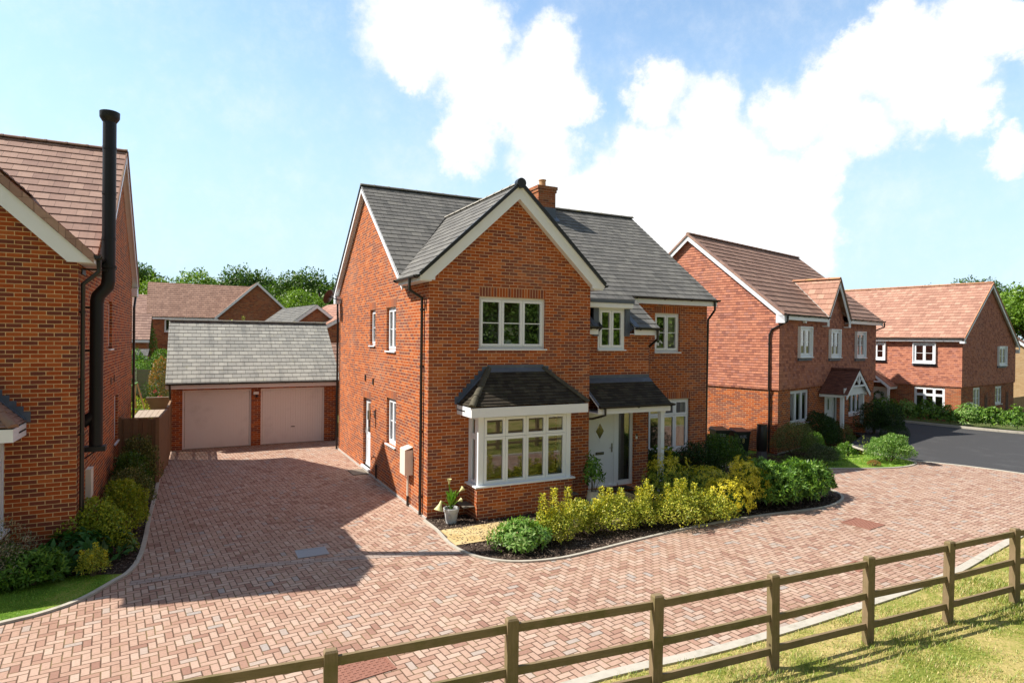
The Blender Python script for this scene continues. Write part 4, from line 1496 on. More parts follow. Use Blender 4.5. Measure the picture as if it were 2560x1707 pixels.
# round cap on the gable ridge, dark verge strips, bargeboards
MB().lathe((GX, GY - 0.075, GZ - 0.0), [(0.118, 0), (0.12, 0.1), (0.116, 0.16)], 24, axis=(0, 1, 0)).build('ridge_end_cap', M['black'], H, smooth=True)
vg = MB()
for s_, xe in ((-1, gl), (1, gr)):
    vg.bar((GX, GY - 0.03, GZ + 0.015), (xe, GY - 0.03, ze_g + 0.015), 0.045, 0.075, up=(s_ * 0.68, 0, 0.73))
    vg.cut()
vg.build_each('verge_strip', M['black'], H)
for xe, xi in ((gl, 0.07), (gr, W - 0.07)):
    bm_ = MB()
    y0_, th = GY + 0.02, 0.03
    sgn = 1 if xe > GX else -1
    top = [V((GX, y0_, GZ - 0.035)), V((xe - sgn * 0.02, y0_, ze_g - 0.02))]
    hgt_ = 0.33
    a, b = top
    lowb = V((xi, y0_, a.z - hgt_ - GK * abs(xi - GX)))
    foot = V((xi, y0_, 5.40))
    footo = V((xe - sgn * 0.02, y0_, 5.40))
    pts = [a, b, footo, foot, lowb, V((GX, y0_, a.z - hgt_))]
    if sgn < 0:
        pts = pts[::-1]
    bk = [p + V((0, th, 0)) for p in pts]
    bm_.face(pts[::-1] if sgn > 0 else pts[::-1])
    bm_.face(bk)
    for i in range(len(pts)):
        j = (i + 1) % len(pts)
        bm_.face([pts[i], pts[j], bk[j], bk[i]])
    bm_.build('bargeboard', M['whitewood'], H)
# soffit boxes of the gable (white), left and right, and the strip under the verge
sf = MB()
sf.box(gl + 0.02, 0.0, GY + 0.05, yl - 0.15, 5.37, 5.52)
sf.cut()
sf.box(W, gr - 0.02, GY + 0.05, 0.45, 5.37, 5.52)
sf.build_each('soffit', M['whitewood'], H)
sfs = MB()
for sgn, xe in ((-1, gl + 0.05), (1, gr - 0.05)):
    a, b = V((GX, GY + 0.05, GZ - 0.34)), V((xe, GY + 0.05, GZ - 0.34 - GK * abs(xe - GX)))
    b.z = max(b.z, 5.40)
    kx = GX + sgn * (GZ - 0.34 - 5.40) / GK
    b = V((kx, GY + 0.05, 5.40))
    sfs.face([a, b, b + V((0, 0.2, 0)), a + V((0, 0.2, 0))])
    sfs.cut()
sfs.build_each('rake_soffit', M['whitewood'], H)
# main side verge (left end)
def rake(parent, x, outx, ylist, mat=M['whitewood'], h=0.2, nm='bargeboard'):
    m_ = MB()
    for (ya, za), (yb, zb_) in zip(ylist[:-1], ylist[1:]):
        m_.obox((x, ya, za - h), (0, yb - ya, zb_ - za), (outx, 0, 0), (0, 0, h - 0.012))
    return m_.build(nm, mat, parent)


rake(H, OX0 + 0.03, -0.03, [(yl - 0.02, zf(yl - 0.02)), (RY, RZ), (RE, zb(RE))])
rake(H, OX1 - 0.03, 0.03, [(E0, zf(E0)), (RY, RZ), (RE, zb(RE))])
rake(H, 6.85 - 0.025, 0.025, [(EL, zf(EL)), (E0 + 0.1, zf(E0 + 0.1))], h=0.12)
vs_ = MB()
vs_.bar((OX0 - 0.01, RY, RZ + 0.01), (OX0 - 0.01, RE, zb(RE) + 0.01), 0.04, 0.05)
vs_.build('verge_strip', M['black'], H)
ss_ = MB()
for (ya, za), (yb, zb_) in (((yl, zf(yl)), (RY, RZ)), ((RY, RZ), (RE, zb(RE)))):
    ss_.obox((OX0 + 0.03, ya, za - 0.17), (0, yb - ya, zb_ - za), (0.125, 0, 0), (0, 0, 0.02))
ss_.build('rake_soffit', M['whitewood'], H)
# box end at the rear foot
be = MB()
be.box(OX0 + 0.0, 0.0, DD - 0.25, RE - 0.03, zb(RE) - 0.34, zb(RE) - 0.1)
be.build('eaves_box', M['whitewood'], H)

# eaves of right hand part
ef = MB()
ef.box(6.85, OX1 - 0.03, E0 + 0.0, E0 + 0.03, zf(E0) - 0.20, zf(E0) - 0.02)
ef.box(6.85, OX1 - 0.03, E0 + 0.03, Y2, zf(E0) - 0.19, zf(E0) - 0.16)
ef.cut()
ef.box(5.98, 6.83, EL, EL + 0.03, zf(EL) - 0.2, zf(EL) - 0.02)
ef.box(5.98, 6.83, EL + 0.03, YM, zf(EL) - 0.19, zf(EL) - 0.16)
ef.cut()
ef.box(W + 0.002, W + 0.42, EL, EL + 0.03, zf(EL) - 0.2, zf(EL) - 0.02)
ef.build_each('fascia', M['whitewood'], H)
gutter(H, (6.88, E0 - 0.0, zf(E0) - 0.0), (OX1 + 0.06, E0 - 0.0, zf(E0) - 0.0), FRONT)
gutter(H, (6.0, EL, zf(EL)), (6.9, EL, zf(EL)), FRONT)
gutter(H, (W + 0.02, EL, zf(EL)), (W + 0.44, EL, zf(EL)), FRONT)
gutter(H, (gl + 0.02, GY - 0.02, ze_g + 0.0), (gl + 0.02, yl - 0.1, ze_g + 0.0), LEFT)
gutter(H, (gr - 0.02, GY - 0.02, ze_g), (gr - 0.02, 0.9, ze_g), RIGHTN)
gutter(H, (OX0, RE, zb(RE)), (OX1, RE, zb(RE)), BACK)
dp = MB()
dp.tube([(gl - 0.05, 0.35, ze_g - 0.05), (gl - 0.05, 0.35, ze_g - 0.3), (-0.055, 0.33, 5.02), (-0.055, 0.33, 0.04)], 0.036, 12)
for z in (0.45, 1.95, 3.45, 4.75):
    dp.tube([(-0.055, 0.33, z - 0.02), (-0.055, 0.33, z + 0.02)], 0.046, 12)
    dp.box(-0.05, 0.0, 0.30, 0.36, z - 0.01, z + 0.01)
dp.build('downpipe', M['black'], H, smooth=True)
dp = MB()
dp.tube([(-0.02, RE - 0.1, zb(RE) - 0.3), (-0.06, DD + 0.05, zb(RE) - 0.75), (-0.06, DD + 0.0, 5.0), (-0.06, DD + 0.0, 0.02)], 0.036, 12)
for z in (0.6, 2.2, 3.8):
    dp.tube([(-0.06, DD, z - 0.02), (-0.06, DD, z + 0.02)], 0.046, 12)
dp.build('downpipe', M['black'], H, smooth=True)
dp = MB()
dp.tube([(10.15, 1.46, zf(E0) - 0.06), (10.15, 1.46, zf(E0) - 0.32), (10.2, 1.80, zf(E0) - 0.62), (10.21, 1.86, 0.02)], 0.036, 12)
dp.build('downpipe', M['black'], H, smooth=True)
dp = MB()
dp.tube([(6.72, 0.16, zf(EL) - 0.06), (6.72, 0.16, zf(EL) - 0.3), (6.755, 0.56, zf(EL) - 0.52), (6.755, 0.6, 3.9), (6.755, 0.6, 0.02)], 0.036, 12)
dp.build('downpipe', M['black'], H, smooth=True)

# dormer box over the middle window
dx0, dx1 = W + 0.04, 5.98
fb = MB()
fb.box(dx0, dx1, 0.30, 0.33, 4.97, 5.15)
fb.box(dx0, dx1, 0.33, 0.46, 4.955, 4.975)
fb.build('dormer_fascia', M['whitewood'], H)
lt = MB()
lt.box(dx0 - 0.01, dx1 + 0.02, 0.27, 1.2, 5.152, 5.175)
lt.box(dx0 - 0.01, dx1 + 0.02, 0.27, 0.295, 5.09, 5.152)
for x0, x1 in ((dx0 + 0.38, W + 0.585), (5.83, 5.98)):
    lt.box(x0, x1, 0.44, 0.5, 4.2, 4.955)
    lt.face([V((x1 if x1 < 5 else x0 + 0.15, EL + 0.02, zf(EL))), V((x1 if x1 < 5 else x0 + 0.15, 1.2, zf(1.2))), V((x1 if x1 < 5 else x0 + 0.15, 1.2, 5.16)), V((x1 if x1 < 5 else x0 + 0.15, 0.46, 5.0)), V((x1 if x1 < 5 else x0 + 0.15, 0.46, 4.3)), ])
lt.obox((5.985, EL + 0.0, zf(EL) + 0.018), (0.16, 0, 0), (0, 0.85, 0.85 * KM), (0, 0, 0.008))
lt.obox((W + 0.27, EL + 0.0, zf(EL) + 0.018), (0.15, 0, 0), (0, 0.85, 0.85 * KM), (0, 0, 0.008))
lt.build('dormer_lead', M['lead'], H)

# chimney
ch = MB()
cx0, cx1, cy0, cy1 = 5.78, 6.46, 5.3, 5.98
ch.box(cx0, cx1, cy0, cy1, 8.0, 9.18)
ch.box(cx0 - 0.03, cx1 + 0.03, cy0 - 0.03, cy1 + 0.03, 9.18, 9.28)
ch.box(cx0 - 0.055, cx1 + 0.055, cy0 - 0.055, cy1 + 0.055, 9.28, 9.39)
chim = ch.build('chimney', M['brick_far'], H)
MB().lathe((6.12, 5.64, 9.39), [(0.125, 0), (0.118, 0.16), (0.115, 0.24), (0.135, 0.25), (0.135, 0.285), (0.11, 0.29), (0.09, 0.29), (0.09, 0.1)], 20).build('chimney_pot', M['terracotta'], chim, smooth=True)
cl = MB()
cl.box(cx0 - 0.012, cx1 + 0.012, cy0 - 0.012, cy1 + 0.012, 8.1, 8.66)
cl.obox((cx0 - 0.12, cy0 - 0.16, zf(cy0 - 0.16) + 0.017), (cx1 - cx0 + 0.24, 0, 0), (0, 0.16, 0.16 * KM), (0, 0, 0.007))
cl.obox((cx1, cy0, zf(cy0) + 0.017), (0.12, 0, 0), (0, 0.6, 0.6 * KM), (0, 0, 0.007))
cl.build('chimney_flashing', M['lead'], chim)


# ---- bay window: low brick plinth, corner posts, casements, hipped tiled roof
def bay(parent, x0, x1, proj, brickmat, roofmat, hipmat, ncol, zt=0.78, zh=2.34, eave=0.26, rz0=2.60, rz1=3.38, topin=(0.78, 0.78), fw=0.12, transom=0.70):
    b_ = MB()
    b_.face([V((x0, -proj, 0)), V((x1, -proj, 0)), V((x1, -proj, zt - 0.03)), V((x0, -proj, zt - 0.03))])
    b_.face([V((x0, 0, 0)), V((x0, -proj, 0)), V((x0, -proj, zt - 0.03)), V((x0, 0, zt - 0.03))])
    b_.face([V((x1, -proj, 0)), V((x1, 0, 0)), V((x1, 0, zt - 0.03)), V((x1, -proj, zt - 0.03))])
    bb_ = b_.build('bay_plinth', brickmat, parent)
    s_ = MB()
    s_.box(x0 - 0.05, x1 + 0.05, -proj - 0.05, -0.001, zt - 0.035, zt)
    s_.build('bay_sill', M['white'], parent)
    p_ = MB()
    wx0, wx1, wy = x0 + 0.04, x1 - 0.04, -proj + 0.04
    for xx in (wx0, wx1 - fw):
        p_.box(xx, xx + fw, wy, wy + fw, zt, zh + 0.03)
        p_.cut()
    p_.box(wx0, wx0 + 0.05, -0.06, -0.001, zt, zh + 0.03)
    p_.cut()
    p_.box(wx1 - 0.05, wx1, -0.06, -0.001, zt, zh + 0.03)
    p_.build_each('bay_post', M['white'], parent)
    window(parent, (wx0 + fw, wy + 0.02, zt), UX, FRONT, wx1 - wx0 - 2 * fw, zh - zt, ncol, transom=transom, bar=False, sill=False, recess=0.0, room=False, fr=0.03)
    sw = -wy - fw - 0.06
    window(parent, (wx0 + 0.02, wy + fw, zt), UY, LEFT, sw, zh - zt, 1, transom=transom, bar=False, sill=False, recess=0.0, room=False, fr=0.02)
    window(parent, (wx1 - 0.02, wy + fw, zt), UY, RIGHTN, sw, zh - zt, 1, transom=transom, bar=False, sill=False, recess=0.0, room=False, fr=0.02)
    # room behind
    r_ = MB()
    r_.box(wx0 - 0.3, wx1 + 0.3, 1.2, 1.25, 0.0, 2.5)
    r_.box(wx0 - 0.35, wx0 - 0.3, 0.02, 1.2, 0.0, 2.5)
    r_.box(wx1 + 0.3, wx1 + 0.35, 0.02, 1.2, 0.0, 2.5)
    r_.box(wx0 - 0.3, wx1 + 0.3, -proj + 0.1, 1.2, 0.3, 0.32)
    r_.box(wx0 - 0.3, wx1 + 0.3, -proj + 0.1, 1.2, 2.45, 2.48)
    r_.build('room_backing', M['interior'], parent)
    e = eave
    f_ = MB()
    ex0, ex1, ey = x0 - e + 0.02, x1 + e - 0.02, -proj - e + 0.02
    f_.box(ex0, ex1, ey, -0.001, zh + 0.02, zh + 0.05)
    f_.box(ex0, ex1, ey - 0.02, ey, zh + 0.02, rz0 - 0.03)
    f_.box(ex0 - 0.02, ex0, ey - 0.02, -0.001, zh + 0.02, rz0 - 0.03)
    f_.box(ex1, ex1 + 0.02, ey - 0.02, -0.001, zh + 0.02, rz0 - 0.03)
    f_.build('bay_fascia', M['whitewood'], parent)
    A, B = V((x0 - e, -proj - e, rz0)), V((x1 + e, -proj - e, rz0))
    A2, B2 = V((x0 - e, 0, rz0)), V((x1 + e, 0, rz0))
    T0, T1 = V((x0 - e + topin[0], -0.02, rz1)), V((x1 + e - topin[1], -0.02, rz1))
    q = MB()
    courses(q, [A, B, T1, T0], 0.1, 0.016)
    courses(q, [A2, A, T0], 0.1, 0.016)
    courses(q, [B, B2, T1], 0.1, 0.016)
    br = q.build('bay_roof', roofmat, parent)
    hp = MB()
    for a, b in ((A, T0), (B, T1)):
        side = (b - a).cross(ZUP).normalized()
        up = side.cross(b - a).normalized()
        L = (b - a).length
        dn = (b - a).normalized()
        n = 4
        for k in range(n):
            pa, pb = a + dn * (L * k / n), a + dn * (L * (k + 1) / n + 0.02)
            K = 6
            ra = [(math.cos(math.pi * t / K), math.sin(math.pi * t / K)) for t in range(K + 1)]
            A_ = [pa + side * (c_ * 0.085) + up * (s2 * 0.075 - 0.005) for c_, s2 in ra]
            B_ = [pb + side * (c_ * 0.072) + up * (s2 * 0.062 - 0.005) for c_, s2 in ra]
            for t in range(K):
                hp.face([A_[t], B_[t], B_[t + 1], A_[t + 1]])
            hp.face(A_)
            hp.face(B_[::-1])
        hp.cut()
    hp.build_each('hip_tiles', hipmat, br, smooth=True)
    # lead: apron across the top and stepped side flashings on the wall
    ld = MB()
    up = (T0 - V((T0.x, A.y, A.z))).normalized()
    ld.obox(T0 - up * 0.13 + ZUP * 0.02, T1 - T0, up * 0.13, V((0, 0, 0.006)))
    ld.box(T0.x - 0.02, T1.x + 0.02, -0.012, -0.002, rz1 - 0.04, rz1 + 0.1)
    for a, b in ((A2, T0), (B2, T1)):
        n = 8
        for k in range(n):
            pa = a + (b - a) * (k / n)
            pb = a + (b - a) * ((k + 1) / n)
            xa, xb = min(pa.x, pb.x), max(pa.x, pb.x)
            ext = 0.06
            if b.x > a.x:
                xa -= ext
            else:
                xb += ext
            ld.box(xa, xb, -0.012 - 0.0004 * (k % 2), -0.002, pa.z - 0.02, pb.z + 0.06)
        sg = 1 if b.x > a.x else -1
        ld.obox(a + V((0, -0.11, 0.022)), b - a + V((0, 0.0, 0.0)), V((0, 0.11, 0)), V((-sg * 0.006, 0, 0.006)))
    ld.build('bay_flashing', M['lead'], br)


bay(H, 0.96, 3.49, 0.60, M['brick'], M['slate_dark'], M['ridge_dark'], 4)

# ---- porch roof over the front door
py0, py1 = -0.42, YM
pz0, pz1 = 2.42, 3.05
pr = MB()
px0, px1 = W + 0.0, 6.72
courses(pr, [(px0, py0, pz0), (px1, py0, pz0), (px1, py1, pz1), (px0, py1, pz1)], 0.1, 0.016)
pro = pr.build('porch_roof', M['slate_dark'], H)
pl = MB()
slab(pl, [(px0, py0, pz0 - 0.01), (px1, py0, pz0 - 0.01), (px1, py1, pz1 - 0.01), (px0, py1, pz1 - 0.01)], 0.04)
pl.box(px0, px1 - 0.02, py0, py0 + 0.03, pz0 - 0.2, pz0 - 0.03)
pl.box(px0, px1 - 0.02, py0 + 0.03, py1 - 0.002, pz0 - 0.2, pz0 - 0.17)
pl.face([V((px1 - 0.03, py0, pz0 - 0.2)), V((px1 - 0.03, py1, pz0 - 0.2)), V((px1 - 0.03, py1, pz1 - 0.03)), V((px1 - 0.03, py0, pz0 - 0.03))])
pl.build('porch_fascia', M['whitewood'], pro)
gutter(pro, (px0 + 0.0, py0, pz0), (px1 + 0.06, py0, pz0), FRONT)
la = MB()
k_ = (pz1 - pz0) / (py1 - py0)
la.obox((px0, py1 - 0.17, pz1 - 0.17 * k_ + 0.02), (px1 - px0 - 0.01, 0, 0), (0, 0.17, 0.17 * k_), (0, 0, 0.006))
la.box(px0, px1 - 0.02, py1 - 0.012, py1 - 0.002, pz1 - 0.02, pz1 + 0.1)
la.obox((px0 + 0.001, py0 + 0.02, pz0 + 0.03), (0.05, 0, 0), (0, 0.85, 0.85 * k_), (0, 0, 0.006))
la.build('porch_flashing', M['lead'], pro)
po = MB()
po.box(6.46, 6.58, -0.32, -0.20, 0.0, pz0 - 0.2)
po.box(6.44, 6.60, -0.34, -0.18, pz0 - 0.27, pz0 - 0.2)
po.build('porch_post', M['whitewood'], pro)
dp = MB()
dp.tube([(px0 + 0.17, py0 - 0.06, pz0 - 0.05), (px0 + 0.17, py0 - 0.06, pz0 - 0.22), (px0 + 0.03, py0 + 0.3, pz0 - 0.34), (px0 + 0.05, YM - 0.06, pz0 - 0.42), (px0 + 0.05, YM - 0.06, 0.05)], 0.03, 10)
dp.build('downpipe', M['black'], pro, smooth=True)

# ---- fittings on the side wall
mt = MB()
mt.box(-0.2, 0.0, 1.05, 1.45, 0.80, 1.40)
mt.obox((-0.2, 1.05, 1.40), (0.2, 0, 0.06), (0, 0.4, 0), (0, 0, 0.012))
mbx = mt.build('meter_box', M['meter'], H)
mp = MB()
mp.tube([(-0.05, 1.27, 0.8), (-0.05, 1.27, 0.26)], 0.03, 10)
mp.build('conduit', M['meter'], mbx, smooth=True)
MB().tube([(-0.05, 1.27, 0.26), (-0.05, 1.27, 0.02)], 0.034, 10).build('conduit_boot', M['black'], mbx, smooth=True)
ln = MB()
ln.tube([(-0.17, 4.62, 1.72), (-0.17, 4.62, 1.98)], 0.05, 16)
ln.tube([(-0.17, 4.62, 1.86), (0.0, 4.62, 1.86)], 0.015, 8)
ln.box(-0.02, 0.0, 4.57, 4.67, 1.76, 1.98)
lno = plabel(ln.build('wall_light', M['steel'], H), 'brushed steel wall light by the side door')
MB().tube([(-0.17, 4.62, 1.98), (-0.17, 4.62, 2.2)], 0.047, 16).build('lamp_glass', M['lampglass'], lno, smooth=True)
for yy_, zz_ in ((5.75, 2.86), (4.82, 2.80)):
    MB().box(-0.03, 0.0, yy_ - 0.05, yy_ + 0.05, zz_ - 0.09, zz_ + 0.09).build('wall_vent', M['black'], H)
tp = MB()
tp.tube([(0, 4.55, 0.62), (-0.1, 4.55, 0.62), (-0.11, 4.55, 0.55)], 0.014, 8)
tp.box(-0.07, -0.05, 4.49, 4.61, 0.66, 0.675)
tp.tube([(-0.06, 4.55, 0.62), (-0.06, 4.55, 0.67)], 0.008, 6)
tp.build('garden_tap', M['black'], H)
hz = MB()
hz.tube([(-0.03, 4.28, 0.06), (-0.03, 4.28, 0.40), (-0.03, 4.33, 0.45), (-0.03, 4.38, 0.42), (-0.03, 4.38, 0.06)], 0.013, 8)
hz.build('waste_pipe', M['black'], H)
sd = MB()
c_ = V((-0.42, 9.62, 5.55))
axd = V((-0.55, 0.55, 0.35)).normalized()
sd.lathe(c_, [(0.0, 0.055), (0.1, 0.047), (0.2, 0.024), (0.27, 0.0), (0.275, -0.006), (0.2, 0.016), (0.1, 0.04), (0.0, 0.048)], 24, axis=-axd)
sdo = plabel(sd.build('satellite_dish', M['dish'], H, smooth=True), 'round dark satellite dish by the rear eaves')
ar = MB()
ar.tube([(0.0, 9.3, 5.42), (-0.18, 9.4, 5.45), c_ - axd * 0.03], 0.018, 8)
ar.tube([c_ + V((0, 0, -0.26)), c_ + axd * 0.42 + V((0, 0, -0.12))], 0.012, 6)
ar.obox(c_ + axd * 0.42 + V((-0.03, -0.03, -0.15)), (0.06, 0, 0), (0, 0.06, 0), (0, 0, 0.1))
ar.box(-0.01, 0.0, 9.25, 9.35, 5.3, 5.5)
ar.build('dish_bracket', M['black'], sdo)
cb = MB()
cb.tube([(-0.012, 9.45, 5.05), (-0.012, 9.55, 4.7), (-0.012, 9.56, 0.1)], 0.008, 5)
cb.build('aerial_cable', M['black'], H)
fo = MB()
fo.box(-0.03, 0.0, 0.0, DD, -0.02, 0.05)
fo.build('footing_strip', M['mortar'], H)
# vase of white flowers on the bedroom sill is its own thing, see below

# ================================================================ GARAGE
G = thing('double_garage', 'low brick double garage with pale slate roof and two white doors, at the driveway end', 'garage', (0, 11.8, 0))
g = MB()
gx0, gx1 = -5.44, 0.3
wall(g, (gx0, 0, 0), UX, gx1 - gx0, 0, 2.22, [(0.36, 2.64, 0.0, 2.13), (2.97, 5.30, 0.0, 2.13)], FRONT, 0.12)
g.face([V((gx0, 5.9, 0)), V((gx0, 0, 0)), V((gx0, 0, 2.4)), V((gx0, 2.95, 4.5)), V((gx0, 5.9, 2.4))])
g.face([V((gx1, 0, 0)), V((gx1, 5.9, 0)), V((gx1, 5.9, 2.4)), V((gx1, 2.95, 4.5)), V((gx1, 0, 2.4))])
g.face([V((gx1, 5.9, 0)), V((gx0, 5.9, 0)), V((gx0, 5.9, 2.4)), V((gx1, 5.9, 2.4))])
g.build('wall', M['brick'], G)
gr_ = MB()
ga, gb, ge, gz = gx0 - 0.17, gx1 + 0.12, -0.30, 2.40
grz, gry = 4.66, 2.9
courses(gr_, [(ga, ge, gz), (gb, ge, gz), (gb, gry, grz), (ga, gry, grz)], 0.235, 0.012)
courses(gr_, [(ga, 6.1, gz), (gb, 6.1, gz), (gb, gry, grz), (ga, gry, grz)], 0.235, 0.012)
gro = gr_.build('roof', M['slate_garage'], G)
u_ = MB()
slab(u_, [(ga, ge, gz - 0.01), (gb, ge, gz - 0.01), (gb, gry, grz - 0.01), (ga, gry, grz - 0.01)], 0.05)
slab(u_, [(ga, 6.1, gz - 0.01), (gb, 6.1, gz - 0.01), (gb, gry, grz - 0.01), (ga, gry, grz - 0.01)], 0.05)
u_.build('roof_underside', M['whitewood'], gro)
ridge(gro, (ga, gry, grz + 0.03), (gb, gry, grz + 0.03), M['ridge_grey'])
f_ = MB()
f_.box(ga + 0.02, gb - 0.02, ge + 0.0, ge + 0.03, gz - 0.2, gz - 0.02)
f_.box(ga + 0.02, gb - 0.02, ge + 0.03, 0.0, gz - 0.195, gz - 0.17)
f_.build('fascia', M['whitewood'], G)
gutter(G, (ga, ge, gz), (gb, ge, gz), FRONT)
rk = MB()
for x_, o_ in ((ga + 0.02, -0.02), (gb - 0.02, 0.02)):
    rk.obox((x_, ge, gz - 0.17), (0, gry - ge, grz - gz), (o_, 0, 0), (0, 0, 0.16))
    rk.cut()
rk.build_each('bargeboard', M['whitewood'], G)
d_ = MB()
for xx in (ga + 0.14, gb - 0.1):
    d_.tube([(xx, ge - 0.06, gz - 0.06), (xx, ge - 0.06, gz - 0.25), (xx, -0.06, gz - 0.5), (xx, -0.06, 0.02)], 0.034, 10)
    d_.cut()
d_.build_each('downpipe', M['black'], G, smooth=True)
for k, (a0, a1) in enumerate(((gx0 + 0.36, gx0 + 2.64), (gx0 + 2.97, gx0 + 5.30))):
    fm = MB()
    fm.box(a0, a0 + 0.06, 0.06, 0.12, 0, 2.13)
    fm.box(a1 - 0.06, a1, 0.06, 0.12, 0, 2.13)
    fm.box(a0 + 0.06, a1 - 0.06, 0.06, 0.12, 2.06, 2.13)
    L = a1 - a0 - 0.14
    n = 24
    for i in range(n):
        xa = a0 + 0.07 + L * i / n
        fm.box(xa + 0.007, xa + L / n - 0.007, 0.07, 0.11, 0.05, 2.055)
    fm.box(a0 + 0.07, a1 - 0.07, 0.098, 0.115, 0.05, 2.055)
    fm.box(a0 + 0.06, a1 - 0.06, 0.08, 0.12, 0.02, 0.05)
    gd = plabel(fm.build('garage_door', M['garage'], G), ('left white ribbed garage door' if k == 0 else 'right white ribbed garage door with black handle'))
    MB().box(a0 + 0.02, a1 - 0.02, 0.03, 0.13, 0.0, 0.02).build('threshold', M['mortar'], gd)
    hx = (a0 + a1) / 2
    if k == 1:
        hm = MB()
        hm.box(hx - 0.07, hx + 0.07, 0.045, 0.06, 0.62, 0.65)
        hm.tube([(hx, 0.045, 0.635), (hx, 0.09, 0.635)], 0.015, 8)
        hm.build('handle', M['black'], gd)
lm = MB()
lx = gx0 + 2.80
lm.box(lx - 0.09, lx + 0.09, -0.08, 0.0, 1.92, 2.02)
lmo = plabel(lm.build('security_light', M['white'], G), 'white security light between the two doors')
MB().lathe((lx + 0.02, -0.09, 1.86), [(0.02, 0.05), (0.05, 0.02), (0.055, -0.02), (0.03, -0.05)], 12).build('sensor', M['black'], lmo, smooth=True)

# ================================================================ LEFT HOUSE
N1 = thing('brick_house', 'red brick house with brown tiled roof and tall black flue pipe, at the left edge', 'house', (-6.55, 0, 0))
w_ = MB()
LD = 10.6
lRZ, lRY, lK = 9.12, 6.8, 0.81
lzf = lambda y: lRZ - lK * (lRY - y)
lzb = lambda y: lRZ - lK * (y - lRY)
lGX, lGZ, lGK = -1.6, 7.26, 0.95
lW = 3.2
lzg = lambda x: lGZ - lGK * abs(x - lGX)
wall(w_, (-lW, 0, 0), UX, lW, 0, 5.39, [(0.25, 2.15, 0.8, 2.36), (0.2, 1.4, 3.86, 5.09)], FRONT, 0.1)
w_.face([V((-lW, 0, 5.39)), V((0, 0, 5.39)), V((0, 0, lzg(0) - 0.1)), V((lGX, 0, lGZ - 0.1)), V((-lW, 0, lzg(-lW) - 0.1))])
sop = [(4.45, 5.15, 3.75, 4.92), (5.75, 6.6, 1.25, 2.5)]
wall(w_, (0, 0, 0), UY, LD, 0, 5.15, sop, RIGHTN, 0.1)
w_.face([V((0, 0, 5.15)), V((0, LD, 5.15)), V((0, LD, lzb(LD) - 0.1)), V((0, lRY, lRZ - 0.12)), V((0, 2.2, lzg(0) - 0.1)), V((0, 0, lzg(0) - 0.1))])
w_.face([V((-10, 1.6, 0)), V((-lW, 1.6, 0)), V((-lW, 1.6, 5.3)), V((-10, 1.6, 5.3))])
w_.face([V((-lW, 1.6, 0)), V((-lW, 0, 0)), V((-lW, 0, 5.5)), V((-lW, 1.6, 5.5))])
w_.face([V((-10, LD, 0)), V((-10, 1.6, 0)), V((-10, 1.6, 5.3)), V((-10, lRY, lRZ - 0.1)), V((-10, LD, 5.9))])
w_.face([V((0, LD, 0)), V((-10, LD, 0)), V((-10, LD, 5.9)), V((0, LD, 5.9))])
w_.build('wall', M['brick_left'], N1)
lintel(N1, (0, 0, 0), UY, RIGHTN, 4.41, 5.19, 4.92)
lintel(N1, (0, 0, 0), UY, RIGHTN, 5.71, 6.64, 2.5)
window(N1, (0, 4.45, 3.75), UY, RIGHTN, 0.7, 1.17, 1)
window(N1, (0, 5.75, 1.25), UY, RIGHTN, 0.85, 1.25, 2)
window(N1, (-lW + 0.2, 0, 3.86), UX, FRONT, 1.2, 1.23, 2)
bay(N1, -3.05, -0.98, 0.60, M['brick_left'], M['tile_left'], M['ridge_brown'], 4, eave=0.26, topin=(0.78, 0.78))
r_ = MB()
lx0, lx1 = -10.2, 0.14
lgl, lgr = -3.46, 0.26
lze = lzg(lgr)
lyl = lRY - (lRZ - lze) / lK
lyv = lRY - (lRZ - lGZ) / lK
courses(r_, [(lgr - 0.12, lyl, lze), (lx1, lRY, lRZ), (lGX, lRY, lRZ), (lGX, lyv, lGZ)], 0.32, 0.02)
courses(r_, [(lx0, lyl, lze), (lgl, lyl, lze), (lGX, lyv, lGZ), (lGX, lRY, lRZ), (lx0, lRY, lRZ)], 0.32, 0.02)
courses(r_, [(lx0, 1.3, lzf(1.3)), (lgl, 1.3, lzf(1.3)), (lgl, lyl, lze), (lx0, lyl, lze)], 0.32, 0.02)
LRE = 11.0
courses(r_, [(lx0, LRE, lzb(LRE)), (lx1, LRE, lzb(LRE)), (lx1, lRY, lRZ), (lx0, lRY, lRZ)], 0.32, 0.02)
lGY = -0.2
courses(r_, [(lgr, lGY, lze), (lgr, lyl, lze), (lGX, lyv, lGZ), (lGX, lGY, lGZ)], 0.32, 0.02)
courses(r_, [(lgl, lGY, lze), (lgl, lyl, lze), (lGX, lyv, lGZ), (lGX, lGY, lGZ)], 0.32, 0.02)
lro = r_.build('roof', M['tile_left'], N1)
u_ = MB()
slab(u_, [(lx0, lyl, lze - 0.01), (lx1, lyl, lze - 0.01), (lx1, lRY, lRZ - 0.01), (lx0, lRY, lRZ - 0.01)], 0.06)
slab(u_, [(lx0, LRE, lzb(LRE) - 0.01), (lx1, LRE, lzb(LRE) - 0.01), (lx1, lRY, lRZ - 0.01), (lx0, lRY, lRZ - 0.01)], 0.06)
slab(u_, [(lgr, lGY, lze - 0.01), (lgr, lyl, lze - 0.01), (lGX, lyv, lGZ - 0.01), (lGX, lGY, lGZ - 0.01)], 0.05)
slab(u_, [(lgl, lGY, lze - 0.01), (lgl, lyl, lze - 0.01), (lGX, lyv, lGZ - 0.01), (lGX, lGY, lGZ - 0.01)], 0.05)
u_.build('roof_underside', M['whitewood'], lro)
ridge(lro, (lx0, lRY, lRZ + 0.03), (lx1 + 0.02, lRY, lRZ + 0.03), M['ridge_brown'])
ridge(lro, (lGX, lGY, lGZ + 0.03), (lGX, lyv + 0.1, lGZ + 0.03), M['ridge_brown'])
